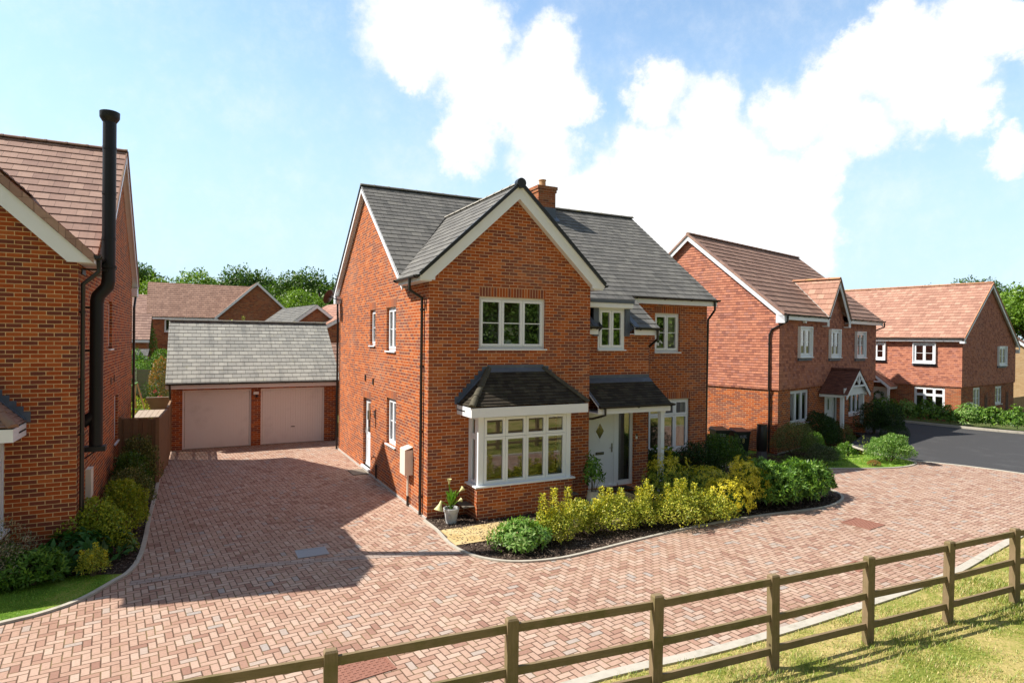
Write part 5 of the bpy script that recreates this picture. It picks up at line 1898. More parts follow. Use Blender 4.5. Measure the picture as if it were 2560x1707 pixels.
# cloaked verge tiles on the front gable and the boards under them
for sgn, xe in ((1, lgr), (-1, lgl)):
    v_ = MB()
    a, b = V((lGX, lGY - 0.035, lGZ + 0.03)), V((xe, lGY - 0.035, lze + 0.03))
    n = 11
    for k in range(n):
        p, q = a + (b - a) * (k / n), a + (b - a) * ((k + 0.985) / n)
        drop_ = V((0, 0, -0.17))
        v_.obox(p + drop_ + V((0, -0.004 * (k % 2), 0.012 * (1 if k % 2 else 0))), q - p, V((0, 0.025, 0)), -drop_)
    v_.build('verge_tiles', M['tile_left'], lro)
    bm_ = MB()
    y0_ = lGY + 0.01
    hgt_, sg = 0.50, sgn
    xi = -0.02 if sgn > 0 else -lW + 0.02
    top_z = lGZ - 0.14
    fx = lGX + sg * (top_z - 5.38) / lGK
    pts = [V((lGX, y0_, top_z)), V((xe - sg * 0.02, y0_, top_z - lGK * abs(xe - sg * 0.02 - lGX))), V((xe - sg * 0.02, y0_, 5.36)), V((xi - sg * 0.12, y0_, 5.36)),
           V((xi - sg * 0.12, y0_, top_z - 0.36 - lGK * abs(xi - sg * 0.12 - lGX))), V((lGX, y0_, top_z - 0.36))]
    if sg < 0:
        pts = pts[::-1]
    bk = [p + V((0, 0.03, 0)) for p in pts]
    bm_.face(pts[::-1])
    bm_.face(bk)
    for i in range(len(pts)):
        j = (i + 1) % len(pts)
        bm_.face([pts[i], pts[j], bk[j], bk[i]])
    bm_.build('bargeboard', M['whitewood'], N1)
s_ = MB()
s_.box(0.0, lgr - 0.03, lGY + 0.04, lyl - 0.1, 5.36, 5.40)
s_.box(lgr - 0.03, lgr - 0.0, lGY + 0.04, lyl - 0.1, 5.36, 5.5)
s_.build('soffit', M['whitewood'], N1)
rake(N1, lx1 - 0.02, 0.03, [(lyl, lzf(lyl)), (lRY, lRZ), (LRE, lzb(LRE))], h=0.24)
s_ = MB()
for (ya, za), (yb, zb_) in (((lyl, lzf(lyl)), (lRY, lRZ)), ((lRY, lRZ), (LRE, lzb(LRE)))):
    s_.obox((0.0, ya, za - 0.2), (0, yb - ya, zb_ - za), (0.12, 0, 0), (0, 0, 0.02))
s_.box(0.0, lx1 + 0.01, LD - 0.2, LRE - 0.02, lzb(LRE) - 0.36, lzb(LRE) - 0.1)
s_.build('rake_soffit', M['whitewood'], N1)
v_ = MB()
v_.bar((lx1 + 0.02, lRY, lRZ + 0.0), (lx1 + 0.02, LRE, lzb(LRE) + 0.0), 0.04, 0.09)
v_.bar((lx1 + 0.005, lRY, lRZ + 0.0), (lx1 + 0.005, lyl, lze + 0.0), 0.03, 0.06)
v_.build('verge_tiles', M['ridge_brown'], lro)
gutter(N1, (lgr - 0.02, lGY - 0.02, lze), (lgr - 0.02, lyl - 0.05, lze), RIGHTN)
gutter(N1, (lx0, LRE, lzb(LRE)), (lx1, LRE, lzb(LRE)), BACK)
d_ = MB()
d_.tube([(lgr + 0.04, 0.1, lze - 0.05), (lgr + 0.04, 0.1, lze - 0.26), (0.06, 0.13, 5.0), (0.06, 0.13, 0.03)], 0.038, 12)
for z in (0.7, 2.3, 3.3, 4.5):
    d_.tube([(0.06, 0.13, z - 0.02), (0.06, 0.13, z + 0.02)], 0.048, 12)
    d_.box(0.0, 0.05, 0.10, 0.16, z - 0.01, z + 0.01)
d_.build('downpipe', M['black'], N1, smooth=True)
d_ = MB()
d_.tube([(0.06, LD - 0.02, 5.0), (0.06, LD - 0.02, 0.03)], 0.038, 12)
d_.tube([(0.1, LRE - 0.1, 5.6), (0.06, LD - 0.02, 5.0)], 0.036, 12)
for z in (1.0, 2.6, 4.2):
    d_.tube([(0.06, LD - 0.02, z - 0.02), (0.06, LD - 0.02, z + 0.02)], 0.048, 12)
d_.build('downpipe', M['black'], N1, smooth=True)

# the flue: lower pipe close to the wall, double bend, upper pipe clear of the eaves, cowl
FY = 0.55
fl_ = MB()
xl_, xu_ = 0.22, 0.40
fl_.tube([(xl_, FY, 2.0), (xl_, FY, 4.72)], 0.11, 24)
fl_.tube([(xl_, FY, 4.70), (xl_ + 0.02, FY, 4.82), (xu_ - 0.02, FY, 5.0), (xu_, FY, 5.12)], 0.115, 24)
fl_.tube([(xu_, FY, 5.1), (xu_, FY, 8.1)], 0.112, 24)
for z in (3.1, 3.6, 4.2):
    fl_.tube([(xl_, FY, z - 0.02), (xl_, FY, z + 0.02)], 0.115, 24)
for z in (5.9, 6.75, 7.6):
    fl_.tube([(xu_, FY, z - 0.025), (xu_, FY, z + 0.025)], 0.118, 24)
flo = plabel(fl_.build('flue_pipe', M['flue'], N1, smooth=True), 'tall black twin wall flue pipe with a double bend')
MB().lathe((xu_, FY, 8.08), [(0.113, 0), (0.15, 0.06), (0.165, 0.09), (0.168, 0.19), (0.15, 0.2), (0.15, 0.17), (0.0, 0.17)], 28).build('flue_cowl', M['flue'], flo, smooth=True)
b_ = MB()
b_.box(0.0, xl_ + 0.16, FY - 0.13, FY + 0.13, 1.93, 2.02)
b_.obox((0.0, FY - 0.02, 1.75), (xl_ + 0.05, 0, 0.2), (0, 0.04, 0), (0, 0, 0.03))
b_.cut()
b_.tube([(0.0, FY, 2.45), (xl_, FY, 2.62)], 0.1, 16)
for z in (3.8, 4.6):
    b_.cut()
    b_.box(0.0, xl_, FY - 0.02, FY + 0.02, z - 0.02, z + 0.02)
b_.cut()
b_.box(0.0, xu_, FY - 0.16, FY - 0.13, 5.28, 5.31)
b_.cut()
b_.tube([(xu_, FY, 5.35), (xu_, FY, 5.40)], 0.135, 20)
b_.box(0.0, 0.02, FY - 0.2, FY + 0.2, 5.2, 5.3)
b_.build_each('flue_bracket', M['flue'], flo)
m_ = MB()
m_.box(0.0, 0.09, 1.02, 1.34, 0.95, 1.5)
m_.build('meter_box', M['meter'], N1)
for yy_, zz_ in ((4.9, 2.95), (5.6, 2.98)):
    MB().box(0.0, 0.03, yy_ - 0.05, yy_ + 0.05, zz_ - 0.09, zz_ + 0.09).build('wall_vent', M['ridge_brown'], N1)
MB().box(-0.01, 0.03, 0.0, LD, -0.02, 0.06).build('footing_strip', M['mortar'], N1)

# ================================================================ close-boarded fence at the left
F1 = thing('closeboard_fence', 'brown vertical board fence beside the driveway, from the left house to the garage', 'fence')
fpts = [V((-6.53, 6.86, 0)), V((-5.60, 6.45, 0)), V((-5.47, 9.1, 0)), V((-5.46, 11.75, 0))]
panels = [(fpts[0], fpts[1]), (fpts[1], fpts[2]), (fpts[2], fpts[3])]
for a, b in panels:
    p_ = MB()
    d = (b - a)
    L = d.length
    dn = d.normalized()
    s = dn.cross(ZUP)
    n = int(L / 0.115)
    for k in range(n):
        q = a + dn * (L * k / n)
        p_.obox(q + s * (0.022 if k % 2 else 0.0) + ZUP * 0.06, dn * (L / n + 0.012 if k % 2 else L / n - 0.02), s * 0.018, ZUP * (1.70 + 0.01 * ((k * 7) % 3)))
    for z in (0.3, 0.95, 1.55):
        p_.obox(a - s * 0.045 + ZUP * z, d, s * 0.04, ZUP * 0.07)
    p_.build('board_panel', M['board'], F1)
    c_ = MB()
    c_.obox(a - s * 0.02 + ZUP * 1.775, d, s * 0.06, ZUP * 0.02)
    c_.build('capping_rail', M['board'], F1)
for q in fpts:
    MB().box(q.x - 0.05, q.x + 0.05, q.y - 0.05, q.y + 0.05, 0, 1.83).build('post', M['board'], F1)

# ================================================================ TILE-HUNG HOUSE (right)
N2 = thing('tile_hung_house', 'red tile-hung house with brown roof, small dormer gable and white gabled porch', 'house', (16.13, 3.96, -0.41), R(15))
N2.scale = (1.10, 1.10, 1.10)
hw_, hd_ = 9.9, 7.5
tz = 2.36
k2 = 0.83
e2, r2y, r2z = -0.3, 3.7, 8.42
z2 = lambda y: r2z - k2 * abs(r2y - y)
b_ = MB()
wall(b_, (0, 0, 0), UX, hw_, 0, tz, [(1.0, 2.7, 0.98, 2.25), (4.2, 5.5, 0.0, 2.12), (6.8, 8.45, 0.9, 2.2)], FRONT, 0.09)
b_.face([V((0, hd_, 0)), V((0, 0, 0)), V((0, 0, tz)), V((0, hd_, tz))])
b_.face([V((hw_, 0, 0)), V((hw_, hd_, 0)), V((hw_, hd_, tz)), V((hw_, 0, tz))])
b_.face([V((hw_, hd_, 0)), V((0, hd_, 0)), V((0, hd_, tz)), V((hw_, hd_, tz))])
b_.build('wall', M['brick'], N2)
t_ = MB()
to = 0.05
ez = z2(e2)
for poly in ([(-to, -to, tz), (hw_ + to, -to, tz), (hw_ + to, -to, 5.0), (-to, -to, 5.0)],):
    courses(t_, poly, 0.1, 0.014, normal=(0, -1, 0), up=(0, 0, 1))
courses(t_, [(3.85, -to, 5.0), (6.0, -to, 5.0), (4.925, -to, 6.5)], 0.1, 0.014, normal=(0, -1, 0), up=(0, 0, 1))
gab = [(-to, -to, tz), (-to, hd_, tz), (-to, hd_, z2(hd_) - 0.05), (-to, r2y, r2z - 0.1), (-to, -to, z2(-to) - 0.1)]
courses(t_, gab, 0.1, 0.014, normal=(-1, 0, 0), up=(0, 0, 1))
gab = [(hw_ + to, -to, tz), (hw_ + to, hd_, tz), (hw_ + to, hd_, z2(hd_) - 0.05), (hw_ + to, r2y, r2z - 0.1), (hw_ + to, -to, z2(-to) - 0.1)]
courses(t_, gab, 0.1, 0.014, normal=(1, 0, 0), up=(0, 0, 1))
t_.box(-to + 0.002, hw_ + to - 0.002, -to + 0.002, hd_, tz - 0.03, tz - 0.001)
t_.face([V((hw_, hd_, tz)), V((0, hd_, tz)), V((0, hd_, 5.3)), V((hw_, hd_, 5.3))])
t_.build('tile_hanging', M['tilehung'], N2)
r_ = MB()
rx0, rx1 = -0.2, hw_ + 0.2
dcx, dhw, daz, dk2 = 4.925, 1.25, 6.72, 1.36
dez = daz - dk2 * dhw
yE = lambda z: r2y - (r2z - z) / k2
courses(r_, [(rx0, e2, ez), (dcx - dhw, e2, ez), (dcx - dhw, yE(dez) + 0.0, dez), (dcx, yE(daz), daz), (dcx, r2y, r2z), (rx0, r2y, r2z)], 0.32, 0.022)
courses(r_, [(rx1, e2, ez), (dcx + dhw, e2, ez), (dcx + dhw, yE(dez) + 0.0, dez), (dcx, yE(daz), daz), (dcx, r2y, r2z), (rx1, r2y, r2z)][::-1], 0.32, 0.022)
courses(r_, [(rx0, hd_ + 0.3, z2(hd_ + 0.3)), (rx1, hd_ + 0.3, z2(hd_ + 0.3)), (rx1, r2y, r2z), (rx0, r2y, r2z)], 0.32, 0.022)
rf2 = r_.build('roof', M['tile_brown'], N2)
r_ = MB()
courses(r_, [(dcx - dhw, e2, dez), (dcx, e2, daz), (dcx, yE(daz), daz), (dcx - dhw, max(e2 + 0.02, yE(dez)), dez)], 0.28, 0.02)
courses(r_, [(dcx + dhw, e2, dez), (dcx, e2, daz), (dcx, yE(daz), daz), (dcx + dhw, max(e2 + 0.02, yE(dez)), dez)], 0.28, 0.02)
dr = r_.build('dormer_roof', M['tile_red'], N2)
ridge(rf2, (rx0, r2y, r2z + 0.03), (rx1, r2y, r2z + 0.03), M['ridge_brown'])
ridge(dr, (dcx, e2, daz + 0.03), (dcx, yE(daz), daz + 0.03), M['ridge_red'])
u_ = MB()
slab(u_, [(rx0, e2, ez - 0.01), (dcx - dhw, e2, ez - 0.01), (dcx - dhw, r2y, r2z - 0.01), (rx0, r2y, r2z - 0.01)], 0.06)
slab(u_, [(dcx + dhw, e2, ez - 0.01), (rx1, e2, ez - 0.01), (rx1, r2y, r2z - 0.01), (dcx + dhw, r2y, r2z - 0.01)], 0.06)
slab(u_, [(rx0, hd_ + 0.3, z2(hd_ + 0.3) - 0.01), (rx1, hd_ + 0.3, z2(hd_ + 0.3) - 0.01), (rx1, r2y, r2z - 0.01), (rx0, r2y, r2z - 0.01)], 0.06)
u_.build('roof_underside', M['whitewood'], rf2)
vl = MB()
for s_ in (-1, 1):
    vl.bar((dcx + s_ * dhw, yE(dez), dez + 0.03), (dcx, yE(daz), daz + 0.02), 0.05, 0.02, up=(0, -0.6, 0.8))
    vl.cut()
vl.build_each('valley_lead', M['mortar'], dr)
for x_, o_ in ((rx0 + 0.02, -0.03), (rx1 - 0.02, 0.03)):
    q = MB()
    for ya, yb in ((e2, r2y), (r2y, hd_ + 0.3)):
        q.obox((x_, ya, z2(ya) - 0.26), (0, yb - ya, z2(yb) - z2(ya)), (o_, 0, 0), (0, 0, 0.22))
    if x_ < 1:
        q.box(x_ - 0.03, x_ + 0.17, e2, 0.02, 4.78, z2(e2) - 0.03)
        q.box(x_, -to, 0.02, hd_, 4.95, 4.97) if False else None
    q.build('bargeboard', M['white'], N2)
    q = MB()
    for ya, yb in ((e2, r2y), (r2y, hd_ + 0.3)):
        q.obox((x_ + o_ * 0.7, ya, z2(ya) - 0.06), (0, yb - ya, z2(yb) - z2(ya)), (o_ * 1.6, 0, 0), (0, 0, 0.085))
        q.obox((x_ + o_ * 0.7 - (0.14 if o_ > 0 else 0.0), ya, z2(ya) + 0.022), (0, yb - ya, z2(yb) - z2(ya)), (0.14, 0, 0), (0, 0, 0.012))
    q.build('verge_tiles', M['tile_left'], rf2)
f_ = MB()
for xa, xb in ((rx0 + 0.1, dcx - dhw + 0.05), (dcx + dhw - 0.05, rx1 - 0.05)):
    f_.box(xa, xb, e2, e2 + 0.03, ez - 0.2, ez - 0.02)
    f_.box(xa, xb, e2 + 0.03, 0.0, ez - 0.2, ez - 0.17)
    f_.cut()
f_.build_each('fascia', M['white'], N2)
gutter(N2, (rx0, e2, ez), (dcx - dhw, e2, ez), FRONT)
gutter(N2, (dcx + dhw, e2, ez), (rx1 + 0.05, e2, ez), FRONT)
q = MB()
for s_ in (-1, 1):
    xf = dcx + s_ * (dhw - 0.02)
    zfo = daz - dk2 * (dhw - 0.02)
    pts = [V((dcx, e2 + 0.02, daz - 0.05)), V((xf, e2 + 0.02, zfo - 0.05)), V((xf, e2 + 0.02, 4.72)), V((dcx + s_ * (dhw - 0.2), e2 + 0.02, 4.72)), V((dcx + s_ * (dhw - 0.2), e2 + 0.02, zfo - 0.1)), V((dcx, e2 + 0.02, daz - 0.32))]
    if s_ > 0:
        pts = pts[::-1]
    bk = [p + V((0, 0.03, 0)) for p in pts]
    q.face(pts[::-1]); q.face(bk)
    for i in range(len(pts)):
        j = (i + 1) % len(pts)
        q.face([pts[i], pts[j], bk[j], bk[i]])
    q.box(min(xf, dcx + s_ * (dhw - 0.2)), max(xf, dcx + s_ * (dhw - 0.2)), e2 + 0.05, -to, 4.72, 4.76)
q.build('dormer_bargeboard', M['whitewood'], N2)
q = MB()
for s_ in (-1, 1):
    q.bar((dcx, e2 - 0.01, daz + 0.0), (dcx + s_ * dhw, e2 - 0.01, dez + 0.0), 0.03, 0.07, up=(s_ * 0.8, 0, 0.6))
q.build('verge_strip', M['ridge_brown'], dr)
dpp = MB()
dpp.tube([(rx0 + 0.14, e2 - 0.06, ez - 0.08), (rx0 + 0.12, e2 - 0.04, ez - 0.28), (-0.08, 0.22, ez - 0.55), (-0.11, 0.30, ez - 0.75), (-0.11, 0.30, 2.4), (-0.06, 0.30, 2.25), (-0.06, 0.30, 0.03)], 0.036, 10)
for z in (0.8, 2.0, 3.2, 4.0):
    dpp.tube([(-0.11 if z > 2.3 else -0.06, 0.3, z), (-0.11 if z > 2.3 else -0.06, 0.3, z + 0.04)], 0.047, 10)
dpp.build('downpipe', M['black'], N2, smooth=True)
dpp = MB()
dpp.tube([(rx1, e2 - 0.06, ez - 0.08), (rx1, e2 - 0.06, ez - 0.26), (hw_ + 0.05, 0.1, ez - 0.5), (hw_ + 0.1, 0.2, 2.4)], 0.034, 10)
dpp.build('downpipe', M['black'], N2, smooth=True)


def boxed_window(parent, P, u, n, w, h, cols, bar=True, curtain=None):
    """window standing in a white box proud of the hung tiles, with a lead apron"""
    P, u, n = V(P), V(u), V(n)
    o = window(parent, P + n * 0.05, u, n, w, h, cols, bar=bar, sill=False, recess=0.0, curtain=curtain, room=True)
    q = MB()
    d = 0.10
    for a0, a1, z0, z1 in ((-0.04, 0.0, -0.05, h + 0.04), (w, w + 0.04, -0.05, h + 0.04), (0, w, h, h + 0.04), (0, w, -0.05, 0)):
        q.obox(P + u * a0 + ZUP * z0 + n * 0.0, u * (a1 - a0), n * (d + 0.02), ZUP * (z1 - z0))
    q.obox(P - u * 0.05 + ZUP * (-0.06), u * (w + 0.1), n * (d + 0.06), ZUP * 0.03)
    q.build('window_box', M['white'], o)
    a = MB()
    a.obox(P - u * 0.06 + ZUP * (-0.17), u * (w + 0.12), n * 0.075, ZUP * 0.10)
    a.build('lead_apron', M['lead'], o)
    return o


boxed_window(N2, (1.50, -to, 3.55), UX, FRONT, 1.05, 1.1, 2, curtain=[(0, 0.15), (0.8, 1.0)])
boxed_window(N2, (4.42, -to, 3.5), UX, FRONT, 1.0, 1.1, 2, curtain=[(0, 0.3)])
boxed_window(N2, (7.30, -to, 3.45), UX, FRONT, 1.05, 1.1, 2, curtain=[(0.75, 1.0)])
window(N2, (1.0, 0, 0.98), UX, FRONT, 1.7, 1.27, 3, bar=False, curtain=[(0, 0.1), (0.3, 0.5)])
window(N2, (6.8, 0, 0.9), UX, FRONT, 1.65, 1.3, 3, bar=False, curtain=[(0, 0.15)])
d_ = MB()
for a0, a1, z0, z1, y0_, y1_ in ((4.2, 4.26, 0, 2.12, 0.02, 0.09), (4.26, 5.12, 0.05, 2.06, 0.05, 0.09), (5.12, 5.2, 0, 2.12, 0.02, 0.09), (5.44, 5.5, 0, 2.12, 0.02, 0.09), (4.26, 5.44, 2.06, 2.12, 0.02, 0.09), (5.2, 5.44, 0, 0.1, 0.02, 0.09)):
    d_.box(a0, a1, y0_, y1_, z0, z1)
d2 = plabel(d_.build('door', M['doorwhite'], N2), 'white front door under the gabled porch')
MB().face([V((5.2, 0.05, 0.1)), V((5.44, 0.05, 0.1)), V((5.44, 0.05, 2.06)), V((5.2, 0.05, 2.06))]).build('side_pane', M['glass'], d2)
MB().box(5.15, 5.5, 0.2, 0.5, 0, 2.1).build('hall_backing', M['interior'], d2)
MB().box(4.62, 4.76, 0.035, 0.05, 1.3, 1.75).build('pane', M['glass'], d2)
MB().box(4.3, 4.9, 0.036, 0.05, 0.95, 1.0).build('letterbox', M['steel'], d2)
# porch: low brick walls, posts, gabled roof with a fretted truss
pc, pw, pd_ = 4.72, 1.22, 1.0
q = MB()
for xx in (pc - pw + 0.02, pc + pw - 0.25):
    q.box(xx, xx + 0.23, -pd_ + 0.02, -0.002, 0, 0.72)
    q.cut()
q.build_each('porch_wall', M['brick'], N2)
q = MB()
for xx in (pc - pw + 0.08, pc + pw - 0.21):
    q.box(xx, xx + 0.12, -pd_ + 0.06, -pd_ + 0.18, 0.72, 2.02)
    q.cut()
q.build_each('porch_post', M['white'], N2)
pr = MB()
paz, pez = 3.0, 2.05
kk = (paz - pez) / (pw + 0.05)
for s_ in (-1, 1):
    courses(pr, [(pc, -pd_ - 0.15, paz), (pc, -to - 0.01, paz), (pc + s_ * (pw + 0.05), -to - 0.01, pez), (pc + s_ * (pw + 0.05), -pd_ - 0.15, pez)], 0.1, 0.015)
pro = pr.build('porch_roof', M['tile_porch'], N2)
ridge(pro, (pc, -pd_ - 0.16, paz + 0.02), (pc, -to - 0.02, paz + 0.02), M['tile_porch'], r=0.08, seg=0.3)
q = MB()
yf = -pd_ - 0.13
for s_ in (-1, 1):
    q.obox((pc, yf, paz - 0.18), (s_ * (pw + 0.05), 0, -(paz - pez)), (0, 0.035, 0), (0, 0, 0.16))
    q.obox((pc, yf + 0.0, 2.38 + 0.0), (s_ * 0.28, 0, 0.28), (0, 0.03, 0), (0, 0, 0.05))
    q.box(min(pc + s_ * pw, pc + s_ * (pw - 0.02)), max(pc + s_ * pw, pc + s_ * (pw - 0.02)), -pd_, -to - 0.01, 1.93, 2.03)
q.box(pc - 0.62, pc + 0.62, yf, yf + 0.03, 2.33, 2.40)
q.box(pc - 0.035, pc + 0.035, yf - 0.002, yf + 0.03, 2.40, 2.85)
q.box(pc - pw + 0.02, pc + pw - 0.02, -pd_ + 0.0, -pd_ + 0.03, 2.0, 2.3)
q.face([V((pc - pw + 0.03, -pd_, 2.02)), V((pc + pw - 0.03, -pd_, 2.02)), V((pc + pw - 0.03, -0.06, 2.02)), V((pc - pw + 0.03, -0.06, 2.02))])
q.build('porch_truss', M['whitewood'], pro)
MB().tube([(5.75, -0.08, 1.68), (5.75, -0.08, 1.86)], 0.04, 12).build('wall_light', M['black'], N2, smooth=True)
MB().box(-0.0, hw_, -0.03, 0.0, -0.02, 0.04).build('footing_strip', M['mortar'], N2)
MB().box(1.8, 1.9, e2 + 0.1, e2 + 0.2, ez - 0.28, ez - 0.2).build('security_sensor', M['white'], N2)

# ================================================================ FAR TILE-HUNG HOUSE ACROSS THE ROAD
N3 = thing('tile_hung_house', 'red tile-hung house across the tarmac road, behind the green kerb hedge', 'house', (31.62, 5.19, -0.57), R(9.2))
W3, D3 = 8.5, 12.6
r3x, r3z, k3_ = 3.95, 8.12, 0.74
z3 = lambda x: r3z - k3_ * abs(x - r3x)
b_ = MB()
wall(b_, (0, 0, 0), UY, D3, 0, 2.36, [(0.75, 2.25, 1.0, 2.25), (3.65, 4.55, 0.0, 2.1)], LEFT, 0.09)
wall(b_, (0, 0, 0), UX, W3, 0, 2.36, [(1.75, 2.85, 1.05, 2.25), (5.25, 6.4, 1.15, 2.2)], FRONT, 0.09)
b_.face([V((W3, 0, 0)), V((W3, D3, 0)), V((W3, D3, 5.3)), V((W3, 0, 5.3))])
b_.face([V((W3, D3, 0)), V((0, D3, 0)), V((0, D3, 5.0)), V((r3x, D3, r3z - 0.1)), V((W3, D3, 5.0))])
b_.build('wall', M['brick_far'], N3)
t_ = MB()
courses(t_, [(-to, -to, 2.36), (-to, D3, 2.36), (-to, D3, 5.0), (-to, -to, 5.0)], 0.1, 0.014, normal=(-1, 0, 0), up=(0, 0, 1))
courses(t_, [(-to, -to, 2.36), (W3 + to, -to, 2.36), (W3 + to, -to, z3(W3) - 0.05), (r3x, -to, r3z - 0.12), (-to, -to, z3(0) - 0.1)], 0.1, 0.014, normal=(0, -1, 0), up=(0, 0, 1))
t_.box(-to + 0.002, W3, -to + 0.002, D3, 2.33, 2.359)
t_.build('tile_hanging', M['tilehung'], N3)
r_ = MB()
ya, yb = -0.2, D3 + 0.2
xa, xb = -0.3, W3 + 0.3
courses(r_, [(xa, ya, z3(xa)), (xa, yb, z3(xa)), (r3x, yb, r3z), (r3x, ya, r3z)], 0.28, 0.018)
courses(r_, [(xb, ya, z3(xb)), (xb, yb, z3(xb)), (r3x, yb, r3z), (r3x, ya, r3z)], 0.28, 0.018)
rf3 = r_.build('roof', M['tile_red'], N3)
ridge(rf3, (r3x, ya, r3z + 0.03), (r3x, yb, r3z + 0.03), M['ridge_red'])
u_ = MB()
slab(u_, [(xa, ya, z3(xa) - 0.01), (xa, yb, z3(xa) - 0.01), (r3x, yb, r3z - 0.01), (r3x, ya, r3z - 0.01)], 0.05)
slab(u_, [(xb, ya, z3(xb) - 0.01), (xb, yb, z3(xb) - 0.01), (r3x, yb, r3z - 0.01), (r3x, ya, r3z - 0.01)], 0.05)
u_.build('roof_underside', M['whitewood'], rf3)
q = MB()
for (x0_, x1_) in ((xa, r3x), (r3x, xb)):
    q.obox((x0_, ya - 0.02, z3(x0_) - 0.24), (x1_ - x0_, 0, z3(x1_) - z3(x0_)), (0, 0.03, 0), (0, 0, 0.2))
q.box(xb - 0.25, xb - 0.02, ya - 0.02, 0.0, z3(xb) - 0.42, z3(xb) - 0.2)
q.box(xa + 0.0, xa + 0.25, ya - 0.02, 0.0, z3(xa) - 0.3, z3(xa) - 0.2)
q.build('bargeboard', M['whitewood'], N3)
q = MB()
for (x0_, x1_) in ((xa, r3x), (r3x, xb)):
    q.obox((x0_, ya - 0.05, z3(x0_) - 0.05), (x1_ - x0_, 0, z3(x1_) - z3(x0_)), (0, 0.05, 0), (0, 0, 0.09))
q.build('verge_tiles', M['ridge_red'], rf3)
q = MB()
q.box(xa, xa + 0.03, ya + 0.1, yb, z3(xa) - 0.2, z3(xa) - 0.02)
q.box(xa + 0.03, 0.0, ya + 0.1, yb, z3(xa) - 0.2, z3(xa) - 0.17)
q.build('fascia', M['white'], N3)
gutter(N3, (xa, ya, z3(xa)), (xa, yb, z3(xa)), LEFT)
boxed_window(N3, (-to, 1.2, 3.60), UY, LEFT, 1.05, 1.05, 2, curtain=[(0, 0.95)])
boxed_window(N3, (-to, 3.75, 3.72), UY, LEFT, 0.95, 0.95, 2, curtain=[(0, 0.95)])
boxed_window(N3, (-to, 7.6, 3.72), UY, LEFT, 0.95, 0.95, 2)
window(N3, (0, 0.75, 1.0), UY, LEFT, 1.5, 1.25, 3, transom=0.68, bar=False, recess=0.04)
boxed_window(N3, (5.35, -to, 3.45), UX, FRONT, 1.3, 1.05, 2, curtain=[(0.6, 0.95)])
window(N3, (1.75, 0, 1.05), UX, FRONT, 1.1, 1.2, 2, recess=0.04, curtain=[(0.1, 0.4)])
window(N3, (5.25, 0, 1.15), UX, FRONT, 1.15, 1.05, 2, recess=0.04)
d_ = MB()
d_.box(0.03, 0.09, 3.65, 4.55, 0.0, 2.1)
d_.box(0.0, 0.03, 3.65, 3.72, 0.0, 2.1)
d_.box(0.0, 0.03, 4.48, 4.55, 0.0, 2.1)
d_.box(0.0, 0.03, 3.72, 4.48, 2.03, 2.1)
d3 = plabel(d_.build('door', M['doorwhite'], N3), 'white front door with a green wreath')
MB().box(0.015, 0.03, 3.95, 4.25, 0.88, 0.95).build('letterbox', M['black'], d3)
q = MB()
pw3, pc3, pd3 = 1.0, 4.1, 0.95
for s_ in (-1, 1):
    courses(q, [(-pd3 - 0.1, pc3, 3.05), (-to - 0.01, pc3, 3.05), (-to - 0.01, pc3 + s_ * (pw3 + 0.05), 2.2), (-pd3 - 0.1, pc3 + s_ * (pw3 + 0.05), 2.2)], 0.1, 0.015)
p3 = q.build('porch_roof', M['tile_red'], N3)
q = MB()
for s_ in (-1, 1):
    q.obox((-pd3 - 0.12, pc3, 2.87), (0, s_ * (pw3 + 0.05), -0.85), (0.03, 0, 0), (0, 0, 0.17))
    q.obox((-pd3 - 0.12, pc3, 2.5), (0, s_ * 0.25, 0.2), (0.03, 0, 0), (0, 0, 0.05))
    q.box(-pd3 + 0.0, -pd3 + 0.1, pc3 + s_ * (pw3 - 0.1) - 0.05, pc3 + s_ * (pw3 - 0.1) + 0.05, 0.0, 2.2)
q.box(-pd3 - 0.12, -pd3 - 0.09, pc3 - 0.6, pc3 + 0.6, 2.42, 2.5)
q.box(-pd3, -0.03, pc3 - pw3, pc3 - pw3 + 0.04, 2.06, 2.2)
q.build('porch_truss', M['whitewood'], p3)
MB().box(0.75, 1.25, -0.16, 0.0, 0.95, 1.5).build('meter_box', M['meter'], N3)
for xx in (3.45, 7.0):
    tl_ = MB()
    for k in range(-3, 12):
        tl_.obox((xx, -0.03, 0.25 + k * 0.15), (0.5, 0, 0.45), (0, 0.012, 0), (0, 0, 0.018)) if 0.25 + k * 0.15 > 0.2 and k < 9 else None
        tl_.obox((xx + 0.5, -0.018, 0.25 + k * 0.15), (-0.5, 0, 0.45), (0, 0.012, 0), (0, 0, 0.018)) if 0.25 + k * 0.15 > 0.2 and k < 9 else None
    tl_.build('trellis', M['boardgrey'], N3)
wr = MB()
rsw = np.random.default_rng(5)
an = rsw.random(260) * 6.283
ra = 0.23 + rsw.normal(size=260) * 0.045
cw_ = N3.matrix_world  # (identity until evaluated; the wreath is placed in the same local frame below)
P_ = np.stack([-0.04 - rsw.random(260) * 0.05, np.cos(an) * ra, np.sin(an) * ra], 1)
Dv_ = np.stack([-0.3 - rsw.random(260) * 0.6, np.cos(an + 1) * 0.8, np.sin(an + 1) * 0.8], 1)
N_ = np.tile(np.array([[-1.0, 0, 0]]), (260, 1)) + rsw.normal(size=(260, 3)) * 0.4
arr = leaf_arrays(P_, Dv_, N_, np.full(260, 0.10), np.full(260, 0.05))
wm = Matrix.Translation((31.62, 5.19, -0.57)) @ Matrix.Rotation(R(9.2), 4, 'Z')
wre = bpy.data.objects.new('door_wreath', quad_mesh('door_wreath', arr, M['lf_mid']))
COL.objects.link(wre)
wre.location = wm @ V((0.02, 4.1, 1.55))
wre.rotation_euler = (0, 0, R(9.2))
tag(wre, 'round green leaf wreath hanging on the far white front door', 'wreath')

